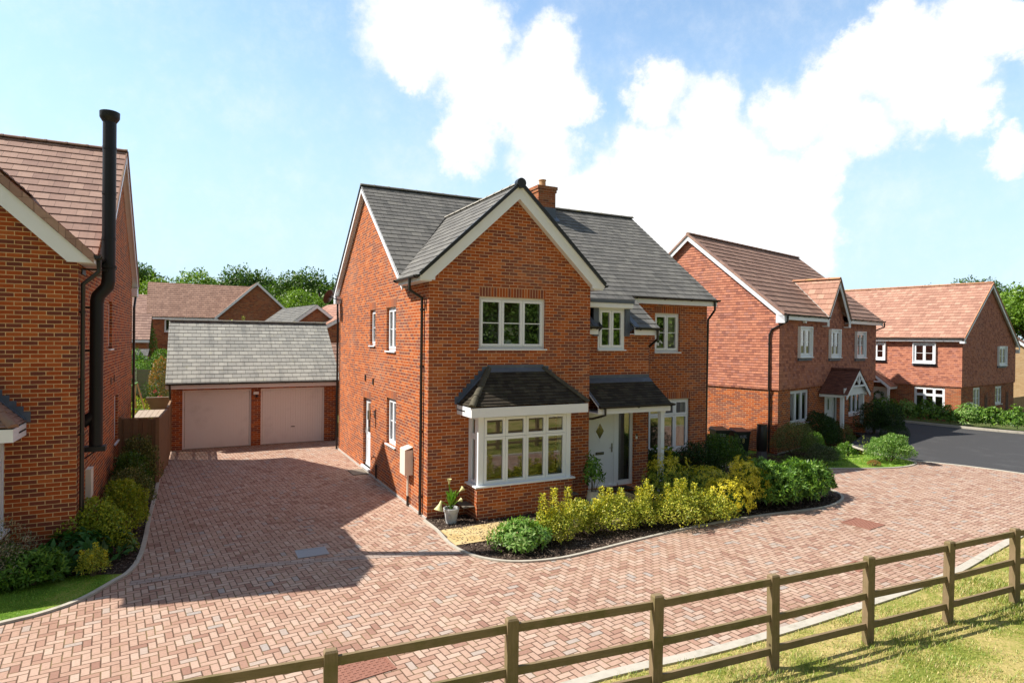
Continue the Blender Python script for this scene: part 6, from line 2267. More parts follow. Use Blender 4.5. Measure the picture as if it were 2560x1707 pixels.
# ================================================================ BUFF HOUSE at the right edge
N4 = thing('brick_house', 'pale buff brick house with brown tiled roof, half hidden at the right edge', 'house', (48.8, 9.6, -1.1), R(22))
b_ = MB()
b_.face([V((0, 8, 0)), V((0, 0, 0)), V((0, 0, 5.0)), V((0, 4, 8.1)), V((0, 8, 5.0))])
wall(b_, (0, 0, 0), UX, 10, 0, 5.0, [], FRONT)
b_.face([V((10, 8, 0)), V((0, 8, 0)), V((0, 8, 5)), V((10, 8, 5))])
b_.face([V((10, 0, 0)), V((10, 8, 0)), V((10, 8, 5)), V((10, 4, 8.1)), V((10, 0, 5))])
b_.build('wall', M['brick_buff'], N4)
r_ = MB()
courses(r_, [(-0.2, -0.3, 4.85), (10.2, -0.3, 4.85), (10.2, 4, 8.2), (-0.2, 4, 8.2)], 0.32, 0.022)
courses(r_, [(-0.2, 8.3, 4.85), (10.2, 8.3, 4.85), (10.2, 4, 8.2), (-0.2, 4, 8.2)], 0.32, 0.022)
rf4 = r_.build('roof', M['tile_brown'], N4)
ridge(rf4, (-0.2, 4, 8.22), (10.2, 4, 8.22), M['ridge_red'])
q = MB()
for ya_, yb_, za_, zb__ in ((-0.3, 4, 4.85, 8.2), (4, 8.3, 8.2, 4.85)):
    q.obox((-0.22, ya_, za_ - 0.25), (0, yb_ - ya_, zb__ - za_), (0.03, 0, 0), (0, 0, 0.22))
q.box(-0.2, 10.2, -0.3, -0.27, 4.65, 4.83)
q.build('bargeboard', M['white'], N4)

# ================================================================ HOUSES BEHIND THE GARAGE
N5 = thing('brick_house', 'red brick house with long brown roof and a front gable, behind the pale garage roof', 'house', (-2.95, 45.0, 0.62), R(2))
b_ = MB()
gw = 6.1
wall(b_, (0, 0, 0), UX, gw, 0, 5.0, [(1.9, 3.7, 3.6, 4.45)], FRONT, 0.08)
b_.face([V((0, 0, 5.0)), V((gw, 0, 5.0)), V((gw / 2, 0, 8.0))])
wall(b_, (-5.1, 0.8, 0), UX, 5.1, 0, 5.0, [(1.1, 2.7, 3.75, 4.85), (4.2 - 0.9, 4.9 - 0.1, 3.75, 4.85)], FRONT, 0.08)
b_.face([V((-5.1, 9, 0)), V((-5.1, 0.8, 0)), V((-5.1, 0.8, 5.0)), V((-5.1, 9, 5.0))])
b_.face([V((gw, 0, 0)), V((gw, 9, 0)), V((gw, 9, 5.0)), V((gw, 0, 5.0))])
b_.face([V((-5.1, 0.8, 5)), V((-5.1, 4.9, 8.0)), V((-5.1, 9, 5))])
b_.build('wall', M['brick_far'], N5)
r_ = MB()
kb = 3.0 / 3.35
courses(r_, [(-0.3, -0.2, 5.0), (-0.3, 4.9, 5.0), (gw / 2, 4.9, 8.15), (gw / 2, -0.2, 8.15)], 0.32, 0.02)
courses(r_, [(gw + 0.3, -0.2, 5.0), (gw + 0.3, 4.9, 5.0), (gw / 2, 4.9, 8.15), (gw / 2, -0.2, 8.15)], 0.32, 0.02)
courses(r_, [(-5.3, 0.5, 5.0), (1.0, 0.5, 5.0), (gw / 2, 4.9, 8.12), (-5.3, 4.9, 8.12)], 0.32, 0.02)
courses(r_, [(-5.3, 9.3, 5.0), (gw, 9.3, 5.0), (gw / 2, 4.9, 8.12), (-5.3, 4.9, 8.12)], 0.32, 0.02)
rf5 = r_.build('roof', M['tile_brown'], N5)
q = MB()
q.obox((-0.3, -0.22, 4.78), (gw / 2 + 0.3, 0, 3.15), (0, 0.03, 0), (0, 0, 0.24))
q.obox((gw + 0.3, -0.22, 4.78), (-gw / 2 - 0.3, 0, 3.15), (0, 0.03, 0), (0, 0, 0.24))
q.box(gw + 0.02, gw + 0.3, -0.2, 0.0, 4.6, 4.9)
q.box(-0.3, -0.02, -0.2, 0.0, 4.6, 4.9)
q.box(-5.3, -0.3, 0.47, 0.5, 4.78, 4.96)
q.build('bargeboard', M['white'], N5)
gutter(N5, (-5.3, 0.5, 5.0), (-0.3, 0.5, 5.0), FRONT)
window(N5, (-4.0, 0.8, 3.75), UX, FRONT, 1.6, 1.1, 2, bar=False, recess=0.03)
window(N5, (-1.8, 0.8, 3.75), UX, FRONT, 1.5, 1.1, 2, bar=False, recess=0.03)
window(N5, (1.9, 0, 3.6), UX, FRONT, 1.8, 0.85, 2, bar=False, recess=0.03)
MB().tube([(gw + 0.05, -0.05, 4.7), (gw + 0.05, -0.05, 0)], 0.04, 8).build('downpipe', M['black'], N5)


def small_house(name, label, cat, loc, rot, w_, d_, ez_, rz_, roofmat, wins=(), brick='brick_far', gauge=0.32, axis='x'):
    t = thing(name, label, cat, loc, rot)
    b = MB()
    wall(b, (0, 0, 0), UX, w_, 0, ez_, list(wins), FRONT, 0.08)
    if axis == 'x':
        b.face([V((0, d_, 0)), V((0, 0, 0)), V((0, 0, ez_)), V((0, d_ / 2, rz_ - 0.1)), V((0, d_, ez_))])
        b.face([V((w_, 0, 0)), V((w_, d_, 0)), V((w_, d_, ez_)), V((w_, d_ / 2, rz_ - 0.1)), V((w_, 0, ez_))])
    else:
        b.face([V((0, d_, 0)), V((0, 0, 0)), V((0, 0, ez_)), V((0, d_, ez_))])
        b.face([V((w_, 0, 0)), V((w_, d_, 0)), V((w_, d_, ez_)), V((w_, 0, ez_))])
        b.face([V((0, 0, ez_)), V((w_, 0, ez_)), V((w_ / 2, 0, rz_ - 0.1))])
    b.face([V((w_, d_, 0)), V((0, d_, 0)), V((0, d_, ez_)), V((w_, d_, ez_))])
    b.build('wall', M[brick], t)
    r = MB()
    if axis == 'x':
        courses(r, [(-0.2, -0.3, ez_), (w_ + 0.2, -0.3, ez_), (w_ + 0.2, d_ / 2, rz_), (-0.2, d_ / 2, rz_)], gauge, 0.02)
        courses(r, [(-0.2, d_ + 0.3, ez_), (w_ + 0.2, d_ + 0.3, ez_), (w_ + 0.2, d_ / 2, rz_), (-0.2, d_ / 2, rz_)], gauge, 0.02)
    else:
        courses(r, [(-0.3, -0.2, ez_), (-0.3, d_ + 0.2, ez_), (w_ / 2, d_ + 0.2, rz_), (w_ / 2, -0.2, rz_)], gauge, 0.02)
        courses(r, [(w_ + 0.3, -0.2, ez_), (w_ + 0.3, d_ + 0.2, ez_), (w_ / 2, d_ + 0.2, rz_), (w_ / 2, -0.2, rz_)], gauge, 0.02)
    r.build('roof', roofmat, t)
    f = MB()
    if axis == 'x':
        f.box(-0.18, w_ + 0.18, -0.3, -0.27, ez_ - 0.2, ez_ - 0.02)
    else:
        f.obox((-0.3, -0.22, ez_ - 0.24), (w_ / 2 + 0.3, 0, rz_ - ez_), (0, 0.03, 0), (0, 0, 0.22))
        f.obox((w_ + 0.3, -0.22, ez_ - 0.24), (-w_ / 2 - 0.3, 0, rz_ - ez_), (0, 0.03, 0), (0, 0, 0.22))
    f.build('fascia', M['white'], t)
    for a0, a1, b0, b1 in wins:
        window(t, (a0, 0, b0), UX, FRONT, a1 - a0, b1 - b0, 1, bar=False, recess=0.03)
    return t


small_house('brick_house', 'farthest small brick house with pinkish roof, left of the long brown roof', 'house', (-17.0, 53.0, 0.6), R(0), 8.9, 7.0, 4.9, 7.4, M['tile_left'], wins=((8.0, 8.6, 3.7, 4.6),))
small_house('garden_outhouse', 'small brick outbuilding with pinkish tiled roof between the left house and the garage', 'outbuilding', (-14.5, 38.4, 0.2), R(0), 6.7, 4.6, 3.55, 5.5, M['tile_left'])
small_house('grey_roofed_outhouse', 'low outbuilding with flat looking grey roof under the pinkish tiled one', 'outbuilding', (-12.5, 33.2, 0.2), R(0), 4.9, 2.6, 2.55, 2.95, M['slate'], gauge=0.235)
small_house('brick_house', 'red brick house with red tiled roof just left of the main house side wall', 'house', (2.9, 27.5, 0.3), R(8), 6.0, 9.0, 4.5, 6.3, M['tile_red'], axis='y')
small_house('brick_garage', 'grey slate roofed garage gable left of the red tiled roof', 'garage', (0.3, 28.6, 0.3), R(8), 4.2, 8.0, 4.1, 5.9, M['slate'], gauge=0.235, axis='y')
small_house('low_outhouse', 'low red tiled roof between the garage and the main house', 'outbuilding', (1.55, 20.3, 0.0), R(0), 3.6, 3.5, 2.3, 3.75, M['tile_brown'])

# ================================================================ POST AND RAIL FENCE in the foreground
F2 = thing('post_and_rail_fence', 'weathered green stained timber post and three rail fence running across the foreground', 'fence')
posts = [(-7.2, -7.05), (-5.36, -7.25), (-3.55, -7.45), (-1.74, -7.60), (0.02, -7.78), (1.78, -7.92), (3.51, -8.02), (5.19, -8.14), (6.89, -8.22), (8.6, -8.32), (10.35, -8.42), (12.1, -8.5)]
rs = random.Random(12)
pz = []
for i, (x, y) in enumerate(posts):
    a = math.atan2(-0.09, 1.0) + rs.uniform(-0.04, 0.04)
    u, v = V((math.cos(a), math.sin(a), 0)), V((-math.sin(a), math.cos(a), 0))
    lean = V((rs.uniform(-0.012, 0.012), rs.uniform(-0.012, 0.012), 0))
    h = 1.205 + rs.uniform(-0.012, 0.012)
    m = MB()
    wv, dv = 0.062, 0.045
    c = [V((x, y, 0)) + u * sx * wv + v * sy * dv for sx, sy in ((-1, -1), (1, -1), (1, 1), (-1, 1))]
    tp_ = [q + ZUP * (h - 0.02) + lean for q in c]
    tc_ = [V((x, y, 0)) + lean + ZUP * h + u * sx * (wv - 0.012) + v * sy * (dv - 0.012) for sx, sy in ((-1, -1), (1, -1), (1, 1), (-1, 1))]
    for k in range(4):
        j = (k + 1) % 4
        for A, B in ((c, tp_), (tp_, tc_)):
            w0, w1 = (A[j] - A[k]).length, h
            off_ = i * 0.37 + k * 0.21
            m.face([A[k], A[j], B[j], B[k]], [(0 + A[k].z, off_), (0 + A[j].z, off_ + w0), (B[j].z, off_ + w0), (B[k].z, off_)])
    m.face(tc_)
    m.build('post', M['rail'], F2)
for i in range(len(posts) - 1):
    (xa, ya), (xb, yb) = posts[i], posts[i + 1]
    for lvl, z in enumerate((1.10, 0.66, 0.25)):
        dz0, dz1 = rs.uniform(-0.012, 0.012), rs.uniform(-0.012, 0.012)
        p0, p1 = V((xa, ya, z + dz0)), V((xb, yb, z + dz1))
        d = (p1 - p0).normalized()
        p0, p1 = p0 + d * 0.055, p1 - d * 0.055
        m = MB()
        m.bar(p0, p1, 0.038, 0.088)
        off_ = rs.uniform(0, 5)
        nu = []
        for f, uv in zip(m.f, m.uv):
            nu.append([((m.v[q] - p0).dot(d) + off_, (m.v[q].z * 1.0 + (m.v[q] - p0).dot(d.cross(ZUP)))) for q in f])
        m.uv = nu
        m.build('rail', M['rail'], F2)

# ================================================================ small things
# drain grating, manholes
def plate(name, label, cat, x, y, w, l, rot, mat, ribs=True, frame=True, z=0.0):
    t = MB()
    c, s = math.cos(rot), math.sin(rot)
    u, v = V((c, s, 0)), V((-s, c, 0))
    o = V((x, y, z)) - u * w / 2 - v * l / 2
    t.obox(o + ZUP * -0.02, u * w, v * 0.035, ZUP * 0.032)
    t.obox(o + v * (l - 0.035) + ZUP * -0.02, u * w, v * 0.035, ZUP * 0.032)
    t.obox(o + v * 0.035 + ZUP * -0.02, u * 0.035, v * (l - 0.07), ZUP * 0.032)
    t.obox(o + u * (w - 0.035) + v * 0.035 + ZUP * -0.02, u * 0.035, v * (l - 0.07), ZUP * 0.032)
    t.obox(o + u * 0.035 + v * 0.035 + ZUP * -0.02, u * (w - 0.07), v * (l - 0.07), ZUP * 0.024)
    if ribs == 'slots':
        n = int((w - 0.07) / 0.035)
        for k in range(n):
            t.obox(o + u * (0.04 + k * (w - 0.08) / n) + v * 0.04, u * 0.016, v * (l - 0.08), ZUP * 0.012)
    elif ribs:
        n, m_ = int(w / 0.055), int(l / 0.055)
        for a in range(n - 1):
            for b in range(m_ - 1):
                hor = (a + b) % 2
                cc = o + u * (0.055 + a * 0.055) + v * (0.055 + b * 0.055)
                t.obox(cc, u * (0.04 if hor else 0.012), v * (0.012 if hor else 0.04), ZUP * 0.009)
    return tag(t.build(name, mat), label, cat)


plate('drain_grating', 'grey steel slotted drain grating set into the driveway mouth', 'drain cover', -2.68, -1.10, 0.56, 0.46, 0.0, M['galv'], 'slots')
plate('manhole_cover', 'rusty red manhole cover behind the foreground fence, cut by the bottom edge', 'manhole cover', -2.82, -5.62, 0.72, 0.55, 0.12, M['iron'])
plate('manhole_cover', 'rusty red manhole cover in the lane beyond the planting bed corner, nearest the round shadow', 'manhole cover', 8.82, -4.44, 0.66, 0.66, 0.12, M['iron'])
plate('manhole_cover', 'small rusty manhole cover seen between the upper and middle fence rails on the right', 'manhole cover', 6.15, -6.1, 0.5, 0.35, 0.1, M['iron'])
plate('road_gully', 'black gully grate at the edge between paving and tarmac', 'drain cover', 17.55, -1.1, 0.5, 0.4, 1.2, M['black'], 'slots', z=0.012)
m_ = MB()
m_.box(-0.48, -0.03, 5.2, 5.95, 0.002, 0.022)
tag(m_.build('door_mat', M['boardgrey']), 'thin grey brown mat on the paving outside the side door', 'mat')
m_ = MB()
m_.box(5.0, 5.9, 0.08, 0.42, 0.102, 0.118)
tag(m_.build('door_mat', M['mulch']), 'dark mat on the step of the front door', 'mat')

# calla lily in a pale grey pot
P = thing('potted_calla_lily', 'calla lily in a pale grey pot by the front left corner of the main house', 'potted plant', (0.40, -0.47, 0.012))
m = MB()
m.lathe((0, 0, 0), [(0.115, 0.0), (0.155, 0.25), (0.172, 0.26), (0.178, 0.33), (0.165, 0.335), (0.155, 0.33), (0.15, 0.28)], 28)
pt = m.build('pot', M['potgrey'], P, smooth=True)
MB().box(-0.03 - 0.09, -0.03 - 0.03, -0.150, -0.128, 0.13, 0.21).build('pot_emblem', M['mortar'], pt)
MB().lathe((0, 0, 0.285), [(0.0, 0.01), (0.152, 0.0)], 20).build('soil', M['soil'], pt)
rs_ = np.random.default_rng(4)
n = 30
an = rs_.random(n) * 6.283
base = np.stack([np.cos(an) * 0.03, np.sin(an) * 0.03, 0.3 + rs_.random(n) * 0.2], 1)
Dv = np.stack([np.cos(an) * 0.55, np.sin(an) * 0.55, 0.9 + rs_.random(n) * 0.8], 1)
N_ = np.stack([-np.cos(an), -np.sin(an), np.full(n, 0.6)], 1)
link_part('foliage', quad_mesh('foliage', leaf_arrays(base, Dv, N_, 0.16 + 0.16 * rs_.random(n), 0.05 + 0.05 * rs_.random(n)), M['lf_calla']), P)
m = MB()
for (tx, ty, h) in ((-0.06, 0.0, 0.88), (0.02, 0.05, 0.74), (0.18, 0.0, 0.68), (-0.24, -0.02, 0.50), (0.17, 0.05, 0.45), (0.02, -0.05, 0.6)):
    m.tube([(tx * 0.1, ty * 0.1, 0.3), (tx * 0.5, ty * 0.5, 0.3 + (h - 0.3) * 0.6), (tx, ty, h)], 0.011, 7)
m.build('stem', M['lf_calla'], P, smooth=True)
m = MB()
for (tx, ty, h, s, ax) in ((-0.06, 0.0, 0.86, 1.0, (0.05, 0, 1)), (0.18, 0.0, 0.66, 1.15, (0.8, 0, 0.6)), (-0.24, -0.02, 0.52, 1.9, (-0.35, -0.1, -0.9)), (0.17, 0.05, 0.44, 0.9, (0.9, 0.2, 0.2))):
    m = MB()
    m.lathe((tx, ty, h), [(0.010 * s, 0), (0.02 * s, 0.05 * s), (0.045 * s, 0.10 * s), (0.055 * s, 0.115 * s), (0.04 * s, 0.10 * s), (0.008 * s, 0.03 * s)], 14, axis=ax)
    m.build('flower', M['calla'], P, smooth=True)

# vase with white orchids on the bedroom window sill
P = thing('flower_vase', 'white vase of white flowers behind the middle pane of the upper gable window', 'vase', (2.12, 0.27, 3.88))
MB().lathe((0, 0, 0), [(0.055, 0), (0.105, 0.05), (0.115, 0.11), (0.085, 0.18), (0.07, 0.2), (0.06, 0.19)], 22).build('vase', M['white'], P, smooth=True)
link_part('foliage', quad_mesh('foliage', f_mound(90, 0.15, 0.08, 0.34, 0.1, 0.03, 3, upb=0.5) + np.array([0, 0, 0.15]), M['lf_mid']), P)
fl = f_whorls(11, 6, 0.19, 0.05, 0.30, 0.055, 0.045, 8, inner=0.8, low=0.2) + np.array([0.02, -0.06, 0.2])
link_part('flower', quad_mesh('flower', fl, M['petal_white']), P)
MB().box(-0.7, 0.7, -0.08, 0.2, -0.03, 0.0).build('inner_sill', M['white'], P)

# plants on the sill of the far house
P = thing('window_plant', 'small potted plant with white flowers inside the wide ground floor window of the far house', 'potted plant', (31.62 + 0.35, 5.19 + 1.55, 0.5))
MB().lathe((0, 0, 0), [(0.09, 0), (0.13, 0.2), (0.12, 0.2)], 12).build('pot', M['terracotta'], P)
link_part('foliage', quad_mesh('foliage', f_mound(120, 0.22, 0.22, 0.5, 0.1, 0.05, 5) + np.array([0, 0, 0.2]), M['lf_mid']), P)

# wheelie bins with the house number
def bin_(x, y, rot, lidmat, label):
    t = thing('wheelie_bin', label, 'bin', (x, y, gdip(x, y)), rot, 'wheelie bins beside the tile-hung house')
    b = MB()
    w0, d0, w1, d1, h = 0.44, 0.52, 0.56, 0.68, 0.98
    lo = [V((-w0 / 2, -d0 / 2, 0.06)), V((w0 / 2, -d0 / 2, 0.06)), V((w0 / 2, d0 / 2, 0.06)), V((-w0 / 2, d0 / 2, 0.06))]
    hi = [V((-w1 / 2, -d1 / 2, h)), V((w1 / 2, -d1 / 2, h)), V((w1 / 2, d1 / 2, h)), V((-w1 / 2, d1 / 2, h))]
    for i in range(4):
        j = (i + 1) % 4
        b.face([lo[i], lo[j], hi[j], hi[i]])
    b.face(lo[::-1])
    b.face(hi)
    b.box(-w1 / 2 - 0.015, w1 / 2 + 0.015, -d1 / 2 - 0.015, d1 / 2 + 0.015, h - 0.07, h - 0.02)
    body = b.build('bin_body', M['bin'], t)
    l = MB()
    l.face([V((-0.3, -0.38, h)), V((0.3, -0.38, h)), V((0.3, -0.38, h + 0.035)), V((-0.3, -0.38, h + 0.035))])
    l.face([V((-0.3, -0.38, h + 0.035)), V((0.3, -0.38, h + 0.035)), V((0.26, 0.3, h + 0.10)), V((-0.26, 0.3, h + 0.10))])
    l.face([V((0.3, -0.38, h)), V((0.3, 0.36, h)), V((0.26, 0.3, h + 0.10)), V((0.3, -0.38, h + 0.035))])
    l.face([V((-0.3, 0.36, h)), V((-0.3, -0.38, h)), V((-0.3, -0.38, h + 0.035)), V((-0.26, 0.3, h + 0.10))])
    l.face([V((0.3, 0.36, h)), V((-0.3, 0.36, h)), V((-0.26, 0.3, h + 0.10)), V((0.26, 0.3, h + 0.10))])
    l.tube([(-0.22, 0.42, h + 0.03), (0.22, 0.42, h + 0.03)], 0.016, 8)
    l.build('lid', lidmat, t)
    w = MB()
    for s in (-1, 1):
        w.lathe((s * 0.22, 0.27, 0.11), [(0.11, -0.03), (0.11, 0.03)], 16, axis=(1, 0, 0))
    w.build('wheel', M['black'], t)
    # yellow figure 8, on the front face (leans like the face)
    e = MB()
    fy = lambda z: -(d0 / 2 + (d1 - d0) / 2 * (z - 0.06) / (h - 0.06)) - 0.004
    for zc in (0.60, 0.685):
        for k in range(14):
            a0, a1 = 2 * math.pi * k / 14, 2 * math.pi * (k + 1) / 14
            ro, ri = 0.05, 0.028
            q = [(math.cos(a0) * ro, math.sin(a0) * ro), (math.cos(a1) * ro, math.sin(a1) * ro), (math.cos(a1) * ri, math.sin(a1) * ri), (math.cos(a0) * ri, math.sin(a0) * ri)]
            e.face([V((p[0] * 0.85 + 0.02, fy(zc + p[1]) - (0.0008 if zc > 0.62 else 0), zc + p[1])) for p in q][::-1])
    e.build('house_number', M['yellow'], body)
    g_ = MB()
    x_ = -0.13
    for wv, kind_ in ((0.05, 'u'), (0.05, 'l'), (0.05, 'o'), (0.06, 'c')):
        z0, z1 = 0.785, 0.86
        g_.box(x_, x_ + 0.014, fy(0.82) - 0.002, fy(0.82), z0, z1)
        if kind_ in 'uo':
            g_.box(x_ + wv - 0.014, x_ + wv, fy(0.82) - 0.002, fy(0.82), z0, z1)
        if kind_ in 'oc':
            g_.box(x_ + 0.014, x_ + wv - 0.014, fy(0.82) - 0.002, fy(0.82), z1 - 0.014, z1)
        g_.box(x_ + 0.014, x_ + wv - 0.014, fy(0.82) - 0.002, fy(0.82), z0, z0 + 0.014)
        x_ += wv + 0.02
    g_.box(-0.13, 0.15, fy(0.76) - 0.002, fy(0.76), 0.755, 0.768)
    g_.build('printed_mark', M['greymark'], body)
    return t


bin_(14.05, 5.02, R(-22), M['binlid'], 'dark green wheelie bin numbered 8 with a green lid, the one nearer the main house')
bin_(14.55, 4.45, R(-22), M['binlid2'], 'dark green wheelie bin numbered 8 with a brownish lid, nearer the black water butt')

P = thing('water_butt', 'black round water butt on a grey stand by the wall of the tile-hung house', 'water butt', (14.78, 3.56, -0.43))
MB().lathe((0, 0, 0.32), [(0.17, 0), (0.19, 0.05), (0.20, 0.5), (0.19, 0.92), (0.17, 0.98), (0.195, 0.985), (0.195, 1.03), (0.05, 1.05), (0.0, 1.05)], 24).build('barrel', M['black'], P, smooth=True)
MB().lathe((0, 0, 0), [(0.21, 0), (0.18, 0.32)], 10).build('stand', mat_plain('grey_plastic_stand', (0.09, 0.085, 0.095), 0.6), P)

# garden behind the left fence
P = thing('raised_cold_frame', 'low box with weathered grey board lid just behind the close-boarded fence', 'cold frame', (-6.62, 12.1, 0))
m = MB()
for k in range(5):
    m.obox((k * 0.17, 0.0, 1.17 - 0.001 * k), (0.16, 0, 0), (0.12, 1.0, 0.15), (0, 0, 0.025))
m.build('lid', M['timberpale'], P)
m = MB()
m.box(0.0, 0.84, 0.0, 0.03, 0, 1.15)
m.box(0.0, 0.03, 0.03, 0.9, 0, 1.15)
m.box(0.81, 0.84, 0.03, 0.9, 0, 1.15)
m.build('side_board', M['timberpale'], P)
P = thing('garden_swing_frame', 'A-frame of pale canes and bright green tubes in the back garden', 'garden frame', (-6.75, 14.9, 0))
m = MB()
m.tube([(0.05, 0, 2.2), (0.62, -0.1, 0.0)], 0.028, 7)
m.tube([(0.0, 0, 2.15), (-0.05, 0.1, 0.0)], 0.022, 7)
m.tube([(-0.08, 0, 2.0), (0.14, 0.1, 0.5)], 0.018, 7)
m.build('cane', M['obelisk'], P)
m = MB()
m.tube([(-0.35, 0, 2.0), (0.08, 0, 2.24)], 0.035, 7)
m.tube([(-0.2, 0, 1.2), (0.4, 0, 1.18)], 0.022, 7)
m.build('green_tube', M['greenmetal'], P)
F3 = thing('panel_fence', 'grey brown horizontal board fence with concrete post behind the pink roses', 'fence', (-14.0, 28.5, 0.15))
m = MB()
for k in range(9):
    m.box(0, 8.4, 0.0 - 0.006 * (k % 2), 0.03, 0.15 + k * 0.2, 0.34 + k * 0.2)
m.build('board_panel', M['boardgrey'], F3)
for k in range(5):
    MB().box(0.7 + k * 1.83, 0.83 + k * 1.83, -0.06, 0.0, 0, 2.05).build('post', M['kerb'], F3)
F5 = thing('sleeper_edge', 'dark timber sleeper wall stub in front of the roses', 'garden wall', (-6.5, 16.5, 0))
MB().box(0, 0.95, 0, 0.2, 0.0, 1.5).build('sleeper', M['boardgrey'], F5)
F6 = thing('closeboard_fence', 'distant vertical board fence below the long brown roof', 'fence', (-12.5, 40.5, 0.6))
m = MB()
for k in range(46):
    m.box(k * 0.12, k * 0.12 + 0.11, 0.012 * (k % 2), 0.03, 0.0, 1.9)
m.build('board_panel', M['boardgrey'], F6)
F7 = thing('closeboard_fence', 'pale new timber fence beside the far tile-hung house at the right edge', 'fence', (40.0, 6.6, -1.0), R(9))
m = MB()
for k in range(60):
    m.box(k * 0.125, k * 0.125 + 0.12, 0.012 * (k % 2), 0.03, 0.0, 1.8)
m.build('board_panel', M['boardpale'], F7)
F8 = thing('closeboard_fence', 'narrow dark board fence gap between the garage and the main house', 'fence', (0.31, 11.0, 0))
m = MB()
for k in range(10):
    m.box(k * 0.12, k * 0.12 + 0.11, 0.012 * (k % 2), 0.03, 0.0, 1.8)
m.build('board_panel', M['boardgrey'], F8)

# ================================================================ SHRUBS of the main bed
def mound(n, rx, ry, h, L, W, seed, **k):
    return f_mound(n, rx, ry, h, L, W, seed, **k)


GB = 'shrubs in the front bed of the main house'
ar1 = f_whorls(260, 7, 0.60, 0.52, 0.56, 0.10, 0.036, 21, inner=0.6)
shrub('laurel_shrub', 'rounded fresh green shrub at the left end of the front bed beside the yellow path', 'shrub', 1.05, -2.62, [('foliage', ar1, M['lf_lightgreen']), ('inner_foliage', mound(900, 0.54, 0.46, 0.5, 0.09, 0.035, 22, inner=0.3), M['lf_laurel'])], 0.5, 0.5, 0.45, 1, group=GB)


def euo(label, x, y, rx, ry, h, sp, seed, n=2300, bright=0.35):
    a = mound(int(n * 1.5), rx * 1.22, ry * 1.25, h * 0.84, 0.050, 0.030, seed, amp=0.35, inner=0.45)
    s = f_spires(sp, 0.046, 0.030, seed + 1, dens=620, rad=0.14)
    k = int(len(s) // 4 * bright) * 4
    s2 = s.copy()
    idx = np.random.default_rng(seed).permutation(len(s) // 4)
    q = s2.reshape(-1, 4, 3)[idx]
    cut = int(len(q) * bright)
    return shrub('euonymus_shrub', label, 'shrub', x, y, [('foliage', np.concatenate([a, q[cut:].reshape(-1, 3)]), M['lf_euo']), ('new_growth', q[:cut].reshape(-1, 3), M['lf_yellow'])], h * 0.8, rx, ry, seed, group=GB)


euo('golden euonymus with two upright plumes, left of the bay window plinth end', 1.66, -2.62, 0.30, 0.28, 0.85, [(-0.12, 0, 0.3, 1.02, -0.05, 0), (0.10, 0.03, 0.3, 1.10, 0.02, 0), (0.2, 0, 0.2, 0.8, 0.06, 0), (-0.02, -0.1, 0.2, 0.75, 0, 0)], 31)
euo('low golden euonymus with one tall round-headed shoot, second in the row', 2.42, -2.42, 0.40, 0.32, 0.72, [(-0.18, 0, 0.35, 1.04, -0.04, 0), (0.05, 0, 0.3, 0.70, 0, 0), (0.2, 0.1, 0.3, 0.66, 0.05, 0), (0.28, -0.05, 0.2, 0.6, 0.1, 0)], 35)
euo('golden euonymus with a notched top in the middle of the row, below the cream pot', 3.33, -2.38, 0.46, 0.36, 0.78, [(-0.2, 0, 0.3, 0.95, -0.05, 0), (0.0, 0.05, 0.3, 0.90, 0, 0), (0.22, 0, 0.3, 0.86, 0.05, 0), (0.3, 0.1, 0.3, 0.72, 0.08, 0), (-0.3, 0, 0.2, 0.7, -0.1, 0)], 39, n=2800)
euo('tall narrow golden euonymus in front of the door side light', 4.12, -2.55, 0.36, 0.32, 0.86, [(0.0, 0, 0.3, 1.05, 0.02, 0), (-0.15, 0, 0.3, 0.9, -0.03, 0), (0.16, 0.03, 0.3, 0.88, 0.04, 0), (0.26, -0.1, 0.2, 0.7, 0.06, 0)], 43)
euo('broad golden euonymus below the porch post', 4.98, -2.72, 0.55, 0.42, 0.88, [(-0.35, 0, 0.3, 0.95, -0.03, 0), (-0.1, 0.0, 0.3, 1.02, 0.0, 0), (0.12, 0.05, 0.3, 1.0, 0.02, 0), (0.35, 0, 0.3, 0.88, 0.06, 0), (0.45, -0.1, 0.2, 0.7, 0.06, 0)], 47, n=3600, bright=0.25)
euo('golden euonymus spilling to the edging, under the brightest yellow shrub', 5.72, -2.78, 0.50, 0.36, 0.66, [(-0.25, 0, 0.2, 0.62, -0.03, 0), (0.1, 0, 0.2, 0.68, 0, 0), (0.3, 0, 0.2, 0.58, 0, 0)], 51, n=2900, bright=0.2)


def choisya(label, x, y, rx, ry, h, seed, nc=230, top=0.5, mat='lf_choisya', L=0.075, topmat='lf_yellow'):
    a = f_whorls(nc, 8, rx, ry, h, L, 0.022, seed, inner=0.7)
    q = a.reshape(-1, 4, 3)
    zc = q[:, :, 2].mean(1)
    rnd = np.random.default_rng(seed).random(len(q)) * 0.25 * h
    sel = (zc + rnd) > h * (1 - top)
    inner = mound(int(nc * 4), rx * 0.85, ry * 0.85, h * 0.85, 0.06, 0.022, seed + 1, inner=0.3)
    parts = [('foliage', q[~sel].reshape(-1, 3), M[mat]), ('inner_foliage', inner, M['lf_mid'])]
    if sel.any():
        parts.append(('new_growth', q[sel].reshape(-1, 3), M[topmat]))
    return shrub('choisya_shrub', label, 'shrub', x, y, parts, h * 0.85, rx, ry, seed, group=GB)


